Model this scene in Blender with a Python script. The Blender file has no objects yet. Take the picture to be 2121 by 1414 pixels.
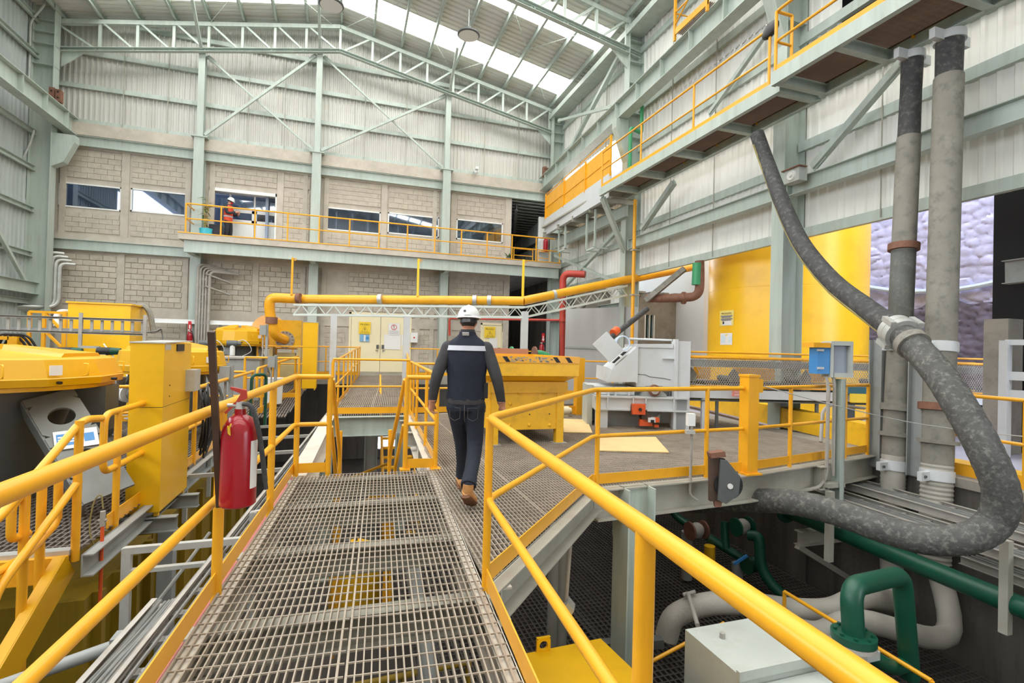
import bpy, bmesh, math, random
import numpy as np
from mathutils import Vector, Matrix
random.seed(7)
SC = bpy.context.scene
COL = SC.collection

# ------------------------------------------------------------------ camera
YAW, PITCH, ROLL, FPX, EYE = math.radians(18.0), math.radians(0.6), math.radians(1.47), 1050.0, 1.5
_f = np.array([math.sin(YAW)*math.cos(PITCH), math.cos(YAW)*math.cos(PITCH), math.sin(PITCH)])
_r = np.array([math.cos(YAW), -math.sin(YAW), 0.0]); _u = np.cross(_r, _f)
RT = _r*math.cos(ROLL)+_u*math.sin(ROLL); UP = -_r*math.sin(ROLL)+_u*math.cos(ROLL)
CAM = np.array([0, 0, EYE])
cd = bpy.data.cameras.new('camera'); cam = bpy.data.objects.new('camera', cd); COL.objects.link(cam)
cd.sensor_width = 36.0; cd.lens = FPX*36.0/2121.0; cd.clip_start = 0.05; cd.clip_end = 300
cam.matrix_world = Matrix(((RT[0], UP[0], -_f[0], 0), (RT[1], UP[1], -_f[1], 0), (RT[2], UP[2], -_f[2], EYE), (0, 0, 0, 1)))
SC.camera = cam
# survey helpers: a sight line through the photograph met with a real plane of the building
def ray(x, y): return RT*(x-1060.5)/FPX-UP*(y-707)/FPX+_f
def GZ(x, y, z=0.0): d = ray(x, y); return Vector(CAM+d*(z-EYE)/d[2])
def GY(x, y, Y): d = ray(x, y); return Vector(CAM+d*Y/d[1])
def GX(x, y, X): d = ray(x, y); return Vector(CAM+d*X/d[0])
def GT(x, y, t): return Vector(CAM+ray(x, y)*t)

# ------------------------------------------------------------------ world, light, exposure
W = bpy.data.worlds.new('overcast_sky'); SC.world = W; W.use_nodes = True
bg = W.node_tree.nodes['Background']
bg.inputs['Color'].default_value = (0.88, 0.925, 1.0, 1); bg.inputs['Strength'].default_value = 5.2
SC.view_settings.view_transform = 'Standard'; SC.view_settings.look = 'None'
SC.view_settings.gamma = 1.0; SC.view_settings.exposure = 0.14; SC.view_settings.use_curve_mapping = False
SKY = 8.0      # brightness of the daylight coming through the translucent roof sheets
SC.cycles.max_bounces = 7; SC.cycles.diffuse_bounces = 4; SC.cycles.glossy_bounces = 3
SC.cycles.transmission_bounces = 4; SC.cycles.transparent_max_bounces = 8
SC.cycles.caustics_reflective = False; SC.cycles.caustics_refractive = False
SC.cycles.sample_clamp_indirect = 8.0

# ------------------------------------------------------------------ materials
def lin(c): return tuple(((v/255.0)/12.92 if v/255.0 <= 0.04045 else ((v/255.0+0.055)/1.055)**2.4) for v in c)
MATS = {}
def mat(name, rgb, rough=0.5, metal=0.0, var=0.12, scale=2.0, bump=0.0, bscale=30.0, dirt=None, dirt_amt=0.45, rnd=0.0, emit=0.0, coat=0.0, streak=False):
    m = bpy.data.materials.new(name); m.use_nodes = True; nt = m.node_tree; N = nt.nodes; L = nt.links
    b = N['Principled BSDF']; c = lin(rgb)
    b.inputs['Roughness'].default_value = rough; b.inputs['Metallic'].default_value = metal
    if coat: b.inputs['Coat Weight'].default_value = coat
    tc = N.new('ShaderNodeNewGeometry'); src = tc.outputs['Position']
    mp = N.new('ShaderNodeMapping'); L.new(src, mp.inputs['Vector'])
    if streak: mp.inputs['Scale'].default_value = (3.0, 3.0, 0.35)
    nz = N.new('ShaderNodeTexNoise'); nz.inputs['Scale'].default_value = scale; nz.inputs['Detail'].default_value = 5.2
    L.new(mp.outputs['Vector'], nz.inputs['Vector'])
    rp = N.new('ShaderNodeMapRange'); rp.inputs['From Min'].default_value = 0.3; rp.inputs['From Max'].default_value = 0.7
    rp.inputs['To Min'].default_value = 1.0-var; rp.inputs['To Max'].default_value = 1.0+var*0.6
    L.new(nz.outputs['Fac'], rp.inputs['Value'])
    hs = N.new('ShaderNodeHueSaturation'); hs.inputs['Color'].default_value = (*c, 1)
    out = rp.outputs['Result']
    if rnd:
        oi = N.new('ShaderNodeObjectInfo'); r2 = N.new('ShaderNodeMapRange')
        r2.inputs['To Min'].default_value = 1.0-rnd; r2.inputs['To Max'].default_value = 1.0+rnd
        L.new(oi.outputs['Random'], r2.inputs['Value'])
        mu = N.new('ShaderNodeMath'); mu.operation = 'MULTIPLY'; L.new(out, mu.inputs[0]); L.new(r2.outputs['Result'], mu.inputs[1]); out = mu.outputs[0]
    L.new(out, hs.inputs['Value']); colour = hs.outputs['Color']
    if dirt:
        n2 = N.new('ShaderNodeTexNoise'); n2.inputs['Scale'].default_value = scale*2.3; n2.inputs['Detail'].default_value = 9.0; n2.inputs['Roughness'].default_value = 0.65
        L.new(mp.outputs['Vector'], n2.inputs['Vector'])
        r3 = N.new('ShaderNodeMapRange'); r3.inputs['From Min'].default_value = 0.5; r3.inputs['From Max'].default_value = 0.75
        r3.inputs['To Max'].default_value = dirt_amt; L.new(n2.outputs['Fac'], r3.inputs['Value'])
        mx = N.new('ShaderNodeMixRGB'); L.new(r3.outputs['Result'], mx.inputs['Fac']); L.new(colour, mx.inputs['Color1'])
        mx.inputs['Color2'].default_value = (*lin(dirt), 1); colour = mx.outputs['Color']
    L.new(colour, b.inputs['Base Color'])
    if bump:
        n3 = N.new('ShaderNodeTexNoise'); n3.inputs['Scale'].default_value = bscale; n3.inputs['Detail'].default_value = 5.0
        L.new(src, n3.inputs['Vector'])
        bp = N.new('ShaderNodeBump'); bp.inputs['Strength'].default_value = bump; bp.inputs['Distance'].default_value = 0.02
        L.new(n3.outputs['Fac'], bp.inputs['Height']); L.new(bp.outputs['Normal'], b.inputs['Normal'])
    if emit:
        b.inputs['Emission Color'].default_value = (*c, 1); b.inputs['Emission Strength'].default_value = emit
    MATS[name] = m
    return m
steel = mat('sage_painted_steel', (184, 196, 188), 0.45, 0.0, 0.10, 1.5, dirt=(150, 140, 122), dirt_amt=0.35, streak=True)
steel_d = mat('dusty_sage_steel', (172, 170, 158), 0.7, 0.0, 0.15, 2.5, dirt=(160, 148, 130), dirt_amt=0.7)
yellow = mat('safety_yellow_paint', (242, 174, 36), 0.32, 0.0, 0.07, 3.0, dirt=(196, 130, 30), dirt_amt=0.25)
yellow_m = mat('machine_yellow_paint', (240, 186, 16), 0.35, 0.0, 0.06, 1.2, dirt=(190, 130, 20), dirt_amt=0.25)
yellow_lid = mat('dimmed_lid_yellow_paint', (220, 166, 8), 0.38, 0.0, 0.06, 1.2, dirt=(180, 126, 20), dirt_amt=0.25)  # machine yellow darkened, weaker light on the left put into its colour
yellow_w = mat('worn_yellow_paint', (246, 190, 36), 0.4, 0.0, 0.08, 2.0, dirt=(120, 90, 50), dirt_amt=0.35)
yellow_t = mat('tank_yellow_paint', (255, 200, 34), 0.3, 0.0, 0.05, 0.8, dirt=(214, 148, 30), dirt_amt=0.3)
clad_r = mat('light_lifted_wall_sheeting', (236, 236, 230), 0.5, 0.0, 0.05, 0.7, dirt=(206, 196, 176), dirt_amt=0.25, rnd=0.02, streak=True)  # paler copy of the sheeting, strong side light put into its colour
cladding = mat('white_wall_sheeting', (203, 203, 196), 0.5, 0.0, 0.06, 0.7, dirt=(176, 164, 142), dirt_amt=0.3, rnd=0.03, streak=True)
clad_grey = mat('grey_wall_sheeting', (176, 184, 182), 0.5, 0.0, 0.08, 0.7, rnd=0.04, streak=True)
roofsheet = mat('roof_sheeting', (220, 220, 213), 0.5, 0.0, 0.05, 0.6, rnd=0.02)
block = mat('concrete_block', (200, 191, 176), 0.92, 0.0, 0.12, 6.0, 0.5, 60, rnd=0.09)
mortar = mat('mortar_and_concrete', (198, 190, 177), 0.9, 0.0, 0.14, 2.0, 0.3, 25, dirt=(156, 146, 128), dirt_amt=0.4)
concrete = mat('weathered_concrete', (150, 144, 134), 0.9, 0.0, 0.2, 1.3, 0.35, 18, dirt=(96, 90, 82), dirt_amt=0.5)
conc_dark = mat('stained_dark_concrete', (98, 93, 86), 0.9, 0.0, 0.3, 0.8, 0.35, 14, dirt=(50, 46, 42), dirt_amt=0.6, streak=True)
floor_m = mat('dark_plant_floor', (66, 61, 56), 0.85, 0.0, 0.3, 0.6, 0.2, 10, dirt=(40, 36, 32), dirt_amt=0.5)
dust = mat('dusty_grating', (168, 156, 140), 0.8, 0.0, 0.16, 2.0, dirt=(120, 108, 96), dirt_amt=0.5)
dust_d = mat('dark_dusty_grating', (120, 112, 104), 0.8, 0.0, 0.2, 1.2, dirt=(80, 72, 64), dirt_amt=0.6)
grating_shade = mat('shade_darkened_grating', (74, 69, 64), 0.9, 0.0, 0.2, 1.2)  # darker grating copy, the gloom of the lower level put into its colour
yellow_shade = mat('shaded_yellow_paint', (150, 122, 16), 0.6, 0.0, 0.2, 1.5, dirt=(90, 74, 20), dirt_amt=0.6, streak=True)  # yellow darkened in its colour for the dim light under the decks
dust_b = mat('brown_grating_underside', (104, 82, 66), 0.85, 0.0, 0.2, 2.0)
galv = mat('galvanised_steel', (196, 198, 194), 0.42, 0.35, 0.12, 4.0, dirt=(160, 150, 138), dirt_amt=0.4)
galv_d = mat('dusty_galvanised_tray', (176, 172, 164), 0.7, 0.1, 0.14, 3.0, dirt=(150, 140, 126), dirt_amt=0.6)
beam_w = mat('dusty_white_beam_paint', (206, 199, 186), 0.7, 0.0, 0.1, 1.5, dirt=(176, 160, 140), dirt_amt=0.5)
lattice_m = mat('pale_lattice_paint', (206, 214, 206), 0.5, 0.0, 0.08, 2.0)
leg_m = mat('machine_leg_grey', (122, 125, 122), 0.5, 0.0, 0.1, 1.5, dirt=(100, 94, 84), dirt_amt=0.4)
white_m = mat('white_paint', (232, 234, 232), 0.4, 0.0, 0.04, 1.0)
lightgrey = mat('light_grey_machine_paint', (208, 212, 214), 0.38, 0.0, 0.05, 1.2, dirt=(180, 178, 172), dirt_amt=0.3)
boxgrey = mat('grey_green_box_paint', (190, 196, 190), 0.55, 0.0, 0.06, 2.0, dirt=(160, 154, 142), dirt_amt=0.3)
darkgrey = mat('dark_grey_machine_paint', (92, 96, 96), 0.5, 0.0, 0.12, 1.5, dirt=(70, 66, 60), dirt_amt=0.4)
midgrey = mat('mid_grey_machine_paint', (156, 160, 158), 0.5, 0.0, 0.1, 1.5, dirt=(120, 112, 100), dirt_amt=0.4)
black = mat('black_plastic', (30, 30, 32), 0.5, 0.0, 0.1)
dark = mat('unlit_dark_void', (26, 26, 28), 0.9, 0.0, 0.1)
rubber = mat('dusty_black_hose_rubber', (66, 66, 67), 0.75, 0.0, 0.22, 6.0, 0.3, 40, dirt=(156, 154, 146), dirt_amt=0.4)
hose_grey = mat('dust_caked_hose', (142, 139, 129), 0.85, 0.0, 0.18, 3.0, 0.2, 50, dirt=(86, 88, 88), dirt_amt=0.7)
hose_white = mat('white_corrugated_hose', (176, 172, 162), 0.8, 0.0, 0.15, 3.0, 0.2, 40)
cable = mat('grey_cable_sheath', (120, 122, 120), 0.6, 0.0, 0.12, 4.0, dirt=(150, 142, 130), dirt_amt=0.6)
green = mat('green_pipe_paint', (10, 78, 58), 0.4, 0.0, 0.12, 2.0, dirt=(40, 80, 64), dirt_amt=0.4)
green_l = mat('bright_green_paint', (60, 150, 100), 0.45, 0.0, 0.1, 3.0)
red = mat('extinguisher_red', (160, 10, 30), 0.28, 0.0, 0.05, 3.0, coat=0.3)
redpipe = mat('fire_main_red', (190, 66, 52), 0.5, 0.0, 0.15, 2.0, dirt=(150, 90, 74), dirt_amt=0.5)
rust = mat('rusty_coupling', (132, 92, 74), 0.75, 0.0, 0.2, 8.0, dirt=(90, 56, 40), dirt_amt=0.6)
brownsteel = mat('brown_bare_steel', (86, 68, 58), 0.6, 0.2, 0.15, 5.0)
orange_m = mat('orange_paint', (232, 96, 44), 0.45, 0.0, 0.1, 3.0, dirt=(150, 90, 60), dirt_amt=0.4)
wood = mat('pale_plywood', (226, 196, 140), 0.7, 0.0, 0.08, 3.0)
cream = mat('cream_door_paint', (244, 234, 196), 0.5, 0.0, 0.03, 1.0)
bluebox = mat('blue_paint', (64, 140, 206), 0.4, 0.0, 0.06, 2.0)
bluelt = mat('light_blue_print', (128, 178, 216), 0.5, 0.0, 0.02)
tealpot = mat('turquoise_plastic', (70, 196, 216), 0.4, 0.0, 0.05)
leafm = mat('plant_leaf_green', (96, 130, 56), 0.5, 0.0, 0.25, 9.0)
leafdry = mat('dry_leaf_straw', (176, 160, 96), 0.6, 0.0, 0.25, 9.0)
stone = mat('sky_tinted_plastered_stone', (196, 198, 236), 0.95, 0.0, 0.22, 1.6, 1.0, 4, dirt=(150, 150, 186), dirt_amt=0.6)  # the sky's blue light is put into the stone colour
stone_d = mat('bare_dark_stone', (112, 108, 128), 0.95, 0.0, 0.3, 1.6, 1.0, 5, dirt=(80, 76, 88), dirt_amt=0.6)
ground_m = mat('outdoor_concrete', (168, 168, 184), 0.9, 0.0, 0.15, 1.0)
print_w = mat('sign_white', (238, 238, 236), 0.5, 0, 0.02); print_y = mat('sign_yellow', (250, 214, 60), 0.5, 0, 0.02)
print_py = mat('sign_pale_yellow', (246, 226, 130), 0.5, 0, 0.02); print_k = mat('sign_black_ink', (52, 48, 30), 0.6, 0, 0.02)
print_r = mat('sign_red_ink', (206, 40, 46), 0.5, 0, 0.04); print_rf = mat('faded_red_sign', (226, 140, 128), 0.6, 0, 0.12, 20)
print_g = mat('sign_grey_ink', (140, 140, 144), 0.6, 0, 0.02)
lampglass = mat('lamp_lens', (226, 226, 222), 0.3, 0, 0.02)
skin_m = mat('skin', (206, 146, 116), 0.5, 0, 0.08, 12.0); hair_m = mat('dark_hair', (44, 36, 32), 0.7, 0, 0.2, 40.0)
sleeve_m = mat('charcoal_sweater', (64, 64, 66), 0.9, 0, 0.12, 14.0, 0.15, 120)
vest_m = mat('navy_vest_cloth', (23, 30, 47), 0.8, 0, 0.16, 7.0, 0.35, 14)
denim = mat('dark_denim', (31, 38, 51), 0.85, 0, 0.25, 6.0, 0.35, 22)
tanboot = mat('tan_work_boot', (206, 152, 92), 0.65, 0, 0.14, 14.0, dirt=(128, 82, 52), dirt_amt=0.6)
sole_m = mat('brown_rubber_sole', (120, 82, 58), 0.8, 0, 0.15, 14.0)
reflect = mat('silver_reflective_tape', (196, 198, 206), 0.4, 0, 0.05, 9.0)
hivis = mat('orange_hi_vis_cloth', (236, 86, 52), 0.7, 0, 0.08, 6.0)
darkcloth = mat('dark_work_cloth', (50, 50, 58), 0.85, 0, 0.12, 8.0)
roomwall = mat('office_interior', (150, 162, 182), 0.8, 0, 0.05)
redmask = mat('red_mask', (206, 50, 46), 0.7, 0, 0.05); bluemask = mat('blue_mask', (70, 130, 190), 0.7, 0, 0.05)
tube_l = mat('office_tube_light', (235, 242, 255), 0.4, emit=14.0)
pink_c = mat('pink_cable', (206, 130, 130), 0.6, 0, 0.06); clearhose = mat('pale_blue_tubing', (196, 212, 230), 0.3, 0, 0.04)
hoseyel = mat('olive_side_hose', (150, 138, 84), 0.7, 0, 0.15, 6)
def skylight_mat():
    m = bpy.data.materials.new('translucent_roof_sheet'); m.use_nodes = True; b = m.node_tree.nodes['Principled BSDF']
    b.inputs['Base Color'].default_value = (0.9, 0.9, 0.9, 1); b.inputs['Emission Color'].default_value = (1.0, 0.985, 0.95, 1)
    b.inputs['Emission Strength'].default_value = SKY; return m
skylight = skylight_mat()
def glass_mat(name, tint, mixf):
    m = bpy.data.materials.new(name); m.use_nodes = True; nt = m.node_tree; N = nt.nodes; N.remove(N['Principled BSDF'])
    t = N.new('ShaderNodeBsdfTransparent'); t.inputs['Color'].default_value = (*tint, 1)
    g = N.new('ShaderNodeBsdfGlossy'); g.inputs['Roughness'].default_value = 0.03; g.inputs['Color'].default_value = (0.85, 0.9, 1.0, 1)
    x = N.new('ShaderNodeMixShader'); x.inputs['Fac'].default_value = mixf
    nt.links.new(t.outputs[0], x.inputs[1]); nt.links.new(g.outputs[0], x.inputs[2]); nt.links.new(x.outputs[0], N['Material Output'].inputs['Surface']); return m
glass = glass_mat('office_window_glass', (0.62, 0.72, 0.82), 0.2)
glass_d = glass_mat('dusty_box_window', (0.6, 0.66, 0.72), 0.25)

# ------------------------------------------------------------------ mesh helpers
def V(*a): return Vector(a)
ORG = {}
class MB:
    def __init__(s): s.v = []; s.f = []; s.m = []; s.mi = 0
    def add(s, vs, fs):
        o = len(s.v); s.v.extend([tuple(p) for p in vs]); s.f.extend([tuple(i+o for i in q) for q in fs]); s.m.extend([s.mi]*len(fs)); return s
    def box(s, x0, y0, z0, x1, y1, z1):
        return s.add([(x0,y0,z0),(x1,y0,z0),(x1,y1,z0),(x0,y1,z0),(x0,y0,z1),(x1,y0,z1),(x1,y1,z1),(x0,y1,z1)],
                     [(0,3,2,1),(4,5,6,7),(0,1,5,4),(1,2,6,5),(2,3,7,6),(3,0,4,7)])
    def obox(s, c, ax, ay, az):
        c, ax, ay, az = Vector(c), Vector(ax), Vector(ay), Vector(az)
        p = [c+ax*i+ay*j+az*k for k in (-1,1) for i, j in ((-1,-1),(1,-1),(1,1),(-1,1))]
        return s.add(p, [(0,3,2,1),(4,5,6,7),(0,1,5,4),(1,2,6,5),(2,3,7,6),(3,0,4,7)])
    def bar(s, p0, p1, w, h, up=(0,0,1), off=(0,0)):
        p0, p1 = Vector(p0), Vector(p1); d = (p1-p0); L = d.length; d = d/L; up = Vector(up)
        if abs(d.dot(up)) > 0.98: up = Vector((0,1,0))
        sd = d.cross(up).normalized(); u2 = sd.cross(d).normalized()
        return s.obox((p0+p1)/2+sd*off[0]+u2*off[1], d*L/2, sd*w/2, u2*h/2)
    def ibeam(s, p0, p1, h=0.3, b=0.2, t=0.014, up=(0,0,1), top=True):
        p0, p1 = Vector(p0), Vector(p1)   # the line is the beam's centre
        s.bar(p0, p1, b, t, up, (0, h/2-t/2)); s.bar(p0, p1, b, t, up, (0, -h/2+t/2)); s.bar(p0, p1, t*0.8, h-2*t, up); return s
    def chan(s, p0, p1, h=0.2, b=0.07, t=0.008, up=(0,0,1), side=1):
        s.bar(p0, p1, t, h, up); s.bar(p0, p1, b, t, up, (side*b/2, h/2-t/2)); s.bar(p0, p1, b, t, up, (side*b/2, -h/2+t/2)); return s
    def angle(s, p0, p1, b=0.07, t=0.008, up=(0,0,1), side=1):
        s.bar(p0, p1, t, b, up); s.bar(p0, p1, b, t, up, (side*b/2, -b/2+t/2)); return s
    def tube(s, pts, r, n=10, caps=True):
        pts = [Vector(p) for p in pts]; N = len(pts); rs = r if isinstance(r, (list, tuple)) else [r]*N
        T = []
        for i in range(N):
            a = pts[max(i-1,0)]; b = pts[min(i+1,N-1)]
            if 0 < i < N-1: t = ((pts[i]-a).normalized()+(b-pts[i]).normalized())
            else: t = b-a
            T.append(t.normalized())
        ref = Vector((0,0,1)) if abs(T[0].z) < 0.9 else Vector((1,0,0))
        u = T[0].cross(ref).normalized(); vs = []
        for i in range(N):
            u = (u-T[i]*u.dot(T[i])).normalized(); w = T[i].cross(u)
            k = 1.0
            if 0 < i < N-1:
                cs = max(0.4, T[i].dot((pts[i]-pts[i-1]).normalized())); k = 1.0
            for j in range(n):
                a = 2*math.pi*j/n; vs.append(pts[i]+(u*math.cos(a)+w*math.sin(a))*rs[i]*k)
        fs = []
        for i in range(N-1):
            for j in range(n):
                a = i*n+j; b = i*n+(j+1)%n; fs.append((a, b, b+n, a+n))
        if caps: fs.append(tuple(reversed(range(n)))); fs.append(tuple(range((N-1)*n, N*n)))
        return s.add(vs, fs)
    def cyl(s, p0, p1, r0, r1=None, n=16): return s.tube([p0, p1], [r0, r0 if r1 is None else r1], n)
    def lathe(s, prof, c=(0,0,0), ax=(0,0,1), n=24):
        c = Vector(c); ax = Vector(ax).normalized(); u = ax.cross(Vector((0,0,1)) if abs(ax.z) < 0.9 else Vector((1,0,0))).normalized(); w = ax.cross(u); vs = []
        for r, z in prof:
            for j in range(n):
                a = 2*math.pi*j/n; vs.append(c+ax*z+(u*math.cos(a)+w*math.sin(a))*max(r, 1e-4))
        fs = []
        for i in range(len(prof)-1):
            for j in range(n): a = i*n+j; b = i*n+(j+1)%n; fs.append((a, b, b+n, a+n))
        fs.append(tuple(reversed(range(n)))); fs.append(tuple(range((len(prof)-1)*n, len(prof)*n)))
        return s.add(vs, fs)
    def prism(s, poly, vec):
        poly = [Vector(p) for p in poly]; vec = Vector(vec); n = len(poly)
        return s.add(poly+[p+vec for p in poly], [tuple(reversed(range(n))), tuple(range(n, 2*n))]+[(i, (i+1)%n, (i+1)%n+n, i+n) for i in range(n)])
    def quad(s, a, b, c, d): return s.add([a, b, c, d], [(0,1,2,3)])
    def ell(s, c, rx, ry, rz, nu=16, nv=10, R=None):
        c = Vector(c); vs = []; fs = []
        for i in range(nv+1):
            th = math.pi*i/nv
            for j in range(nu):
                a = 2*math.pi*j/nu; p = Vector((rx*math.sin(th)*math.cos(a), ry*math.sin(th)*math.sin(a), rz*math.cos(th)))
                vs.append(c+(R @ p if R else p))
        for i in range(nv):
            for j in range(nu): fs.append((i*nu+j, (i+1)*nu+j, (i+1)*nu+(j+1)%nu, i*nu+(j+1)%nu))
        return s.add(vs, fs)
    def loft(s, rings, caps=True):
        n = len(rings[0]); vs = [p for r in rings for p in r]; fs = []
        for i in range(len(rings)-1):
            for j in range(n): a = i*n+j; b = i*n+(j+1)%n; fs.append((a, b, b+n, a+n))
        if caps: fs.append(tuple(reversed(range(n)))); fs.append(tuple(range((len(rings)-1)*n, len(rings)*n)))
        return s.add(vs, fs)
    def mesh(s, name, mats, o=(0,0,0), smooth=True):
        me = bpy.data.meshes.new(name)
        vs = [(p[0]-o[0], p[1]-o[1], p[2]-o[2]) for p in s.v]
        me.from_pydata(vs, [], s.f)
        for m_ in (mats if isinstance(mats, (list, tuple)) else [mats]): me.materials.append(m_)
        if any(s.m): me.polygons.foreach_set('material_index', s.m)
        bm = bmesh.new(); bm.from_mesh(me); bmesh.ops.recalc_face_normals(bm, faces=bm.faces); bm.to_mesh(me); bm.free()
        if smooth:
            me.polygons.foreach_set('use_smooth', [True]*len(me.polygons)); me.set_sharp_from_angle(angle=math.radians(38))
        me.update(); return me
    def build(s, name, mats, parent=None, smooth=True, label=None, kind=None, cat=None, group=None, base=None):
        if parent is not None: o = ORG[parent]
        elif base is not None: o = Vector(base)
        else:
            xs = list(zip(*s.v)); o = Vector(((min(xs[0])+max(xs[0]))/2, (min(xs[1])+max(xs[1]))/2, min(xs[2])))
        ob = bpy.data.objects.new(name, s.mesh(name, mats, o, smooth)); COL.objects.link(ob)
        if parent is not None: ob.parent = parent
        else: ob.location = o
        ORG[ob] = o
        if label: ob['label'] = label
        if kind: ob['kind'] = kind
        if cat: ob['category'] = cat
        if group: ob['group'] = group
        return ob
def thing(name, label, cat, loc, group=None):
    o = bpy.data.objects.new(name, None); COL.objects.link(o); o.location = loc; o.empty_display_size = 0.1
    ORG[o] = Vector(loc); o['label'] = label; o['category'] = cat
    if group: o['group'] = group
    return o
def struct(name, loc=(0,0,0)):
    o = bpy.data.objects.new(name, None); COL.objects.link(o); o.location = loc; ORG[o] = Vector(loc); o['kind'] = 'structure'; return o
def share(name, me, parent, loc):      # one more piece with shared mesh data (mesh is centred on its own origin)
    ob = bpy.data.objects.new(name, me); COL.objects.link(ob); ob.parent = parent; ob.location = Vector(loc)-ORG[parent]; ORG[ob] = ORG[parent]; return ob
def bezier(p, n=8):   # smooth curve through the points
    p = [Vector(q) for q in p]; out = []
    for i in range(len(p)-1):
        a = p[max(i-1,0)]; b = p[i]; c = p[i+1]; d = p[min(i+2,len(p)-1)]
        for k in range(n):
            t = k/n; out.append(0.5*((2*b)+(c-a)*t+(2*a-5*b+4*c-d)*t*t+(3*b-a-3*c+d)*t**3))
    out.append(p[-1]); return out
def bend(pts, r=0.15, n=5):   # polyline with rounded corners
    pts = [Vector(p) for p in pts]; out = [pts[0]]
    for i in range(1, len(pts)-1):
        a, b, c = pts[i-1], pts[i], pts[i+1]; k = min(r, (a-b).length*0.49, (c-b).length*0.49)
        q0 = b+(a-b).normalized()*k; q1 = b+(c-b).normalized()*k
        for j in range(n+1):
            t = j/n; out.append(q0*(1-t)**2+b*2*t*(1-t)+q1*t*t)
    out.append(pts[-1]); return out
def text_mesh(body, size, c, right, up, depth=0.002, align='CENTER'):
    cu = bpy.data.curves.new('lettering', 'FONT'); cu.body = body; cu.size = size; cu.align_x = align; cu.align_y = 'CENTER'; cu.extrude = depth; cu.resolution_u = 2
    ob = bpy.data.objects.new('lettering', cu); COL.objects.link(ob)
    dg = bpy.context.evaluated_depsgraph_get(); dg.update(); me = bpy.data.meshes.new_from_object(ob.evaluated_get(dg))
    r = Vector(right).normalized(); u = Vector(up).normalized(); n = r.cross(u); c = Vector(c)
    vs = [c+r*v.co.x+u*v.co.y+n*v.co.z for v in me.vertices]; fs = [tuple(p.vertices) for p in me.polygons]
    bpy.data.objects.remove(ob); bpy.data.curves.remove(cu); bpy.data.meshes.remove(me)
    return vs, fs
def lettering(parent, body, size, c, right, up, m, name='lettering', align='CENTER'):
    vs, fs = text_mesh(body, size, c, right, up, 0.001, align); b = MB(); b.add(vs, fs); return b.build(name, m, parent, smooth=False)
# ================================================================== THE BUILDING
XL, XR, YB, YF = -10.35, 9.15, 22.0, -9.0
FLOORZ = -3.3
def roofz(x): return 14.55-0.2*abs(x+0.6)
# ---- ceiling: sheets, purlins, translucent strips
ceil = struct('ceiling')
STRIPS = [19.4, 15.85, 12.3, 8.75, 5.2, 1.65, -1.9, -5.45]
SW = 1.3
PX = [-0.6+s*(1.26+1.125*k) for s in (1, -1) for k in range(8)]
def roof_seg(y0, y1, x0, x1, m, name):
    b = MB(); n = max(1, int(round((y1-y0)/0.24))); p = (y1-y0)/n
    prof = []
    for i in range(n): prof += [(y0+i*p, 0.0), (y0+i*p+p*0.55, 0.0), (y0+i*p+p*0.66, 0.045), (y0+i*p+p*0.89, 0.045)]
    prof.append((y1, 0.0))
    for (ya, za), (yb, zb) in zip(prof[:-1], prof[1:]):
        b.quad((x0, ya, roofz(x0)+za), (x1, ya, roofz(x1)+za), (x1, yb, roofz(x1)+zb), (x0, yb, roofz(x0)+zb))
    return b.build(name, m, ceil, smooth=False)
edges = sorted([(s, s+SW) for s in STRIPS])
for side, (xa, xb) in (('r', (-0.6, XR+0.1)), ('l', (XL-0.1, -0.6))):
    y = YF
    for s0, s1 in edges:
        roof_seg(y, s0, xa, xb, roofsheet, 'roof_sheet'); y = s1
    roof_seg(y, YB+0.3, xa, xb, roofsheet, 'roof_sheet')
    xs = sorted([xa, xb]+[x for x in PX if xa < x < xb])
    for k, (s0, s1) in enumerate(edges):
        for a, c in zip(xs[:-1], xs[1:]):
            edge = (side == 'r' and c > 8.6) or (side == 'l' and a < -9.2)
            b = MB(); b.add([(a, s0, roofz(a)), (c, s0, roofz(c)), (c, s1, roofz(c)), (a, s1, roofz(a))], [(0, 1, 2, 3)])
            b.build('roof_sheet' if edge else 'skylight_panel', roofsheet if edge else skylight, ceil, smooth=False)
for x in PX+[-0.6]:
    MB().chan((x, YF, roofz(x)-0.12), (x, YB, roofz(x)-0.12), 0.22, 0.08, 0.012).build('purlin', steel, ceil, smooth=False)
MB().box(8.5, YF, roofz(8.8)-0.75, 9.1, YB-0.4, roofz(8.8)-0.55).build('gutter_beam', steel, ceil, smooth=False)
# thin tie rods under the roof
for xa, ya, xb, yb in ((-0.4, 21.5, 3.9, 15.0), (3.9, 21.5, -0.4, 15.0), (4.1, 21.5, 8.4, 15.0), (8.4, 21.5, 4.1, 15.0), (-0.9, 21.5, -5.2, 15.0), (-5.2, 21.5, -0.9, 15.0)):
    MB().cyl((xa, ya, roofz(xa)-0.3), (xb, yb, roofz(xb)-0.3), 0.012, n=6).build('tie_rod', steel, ceil)

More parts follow.
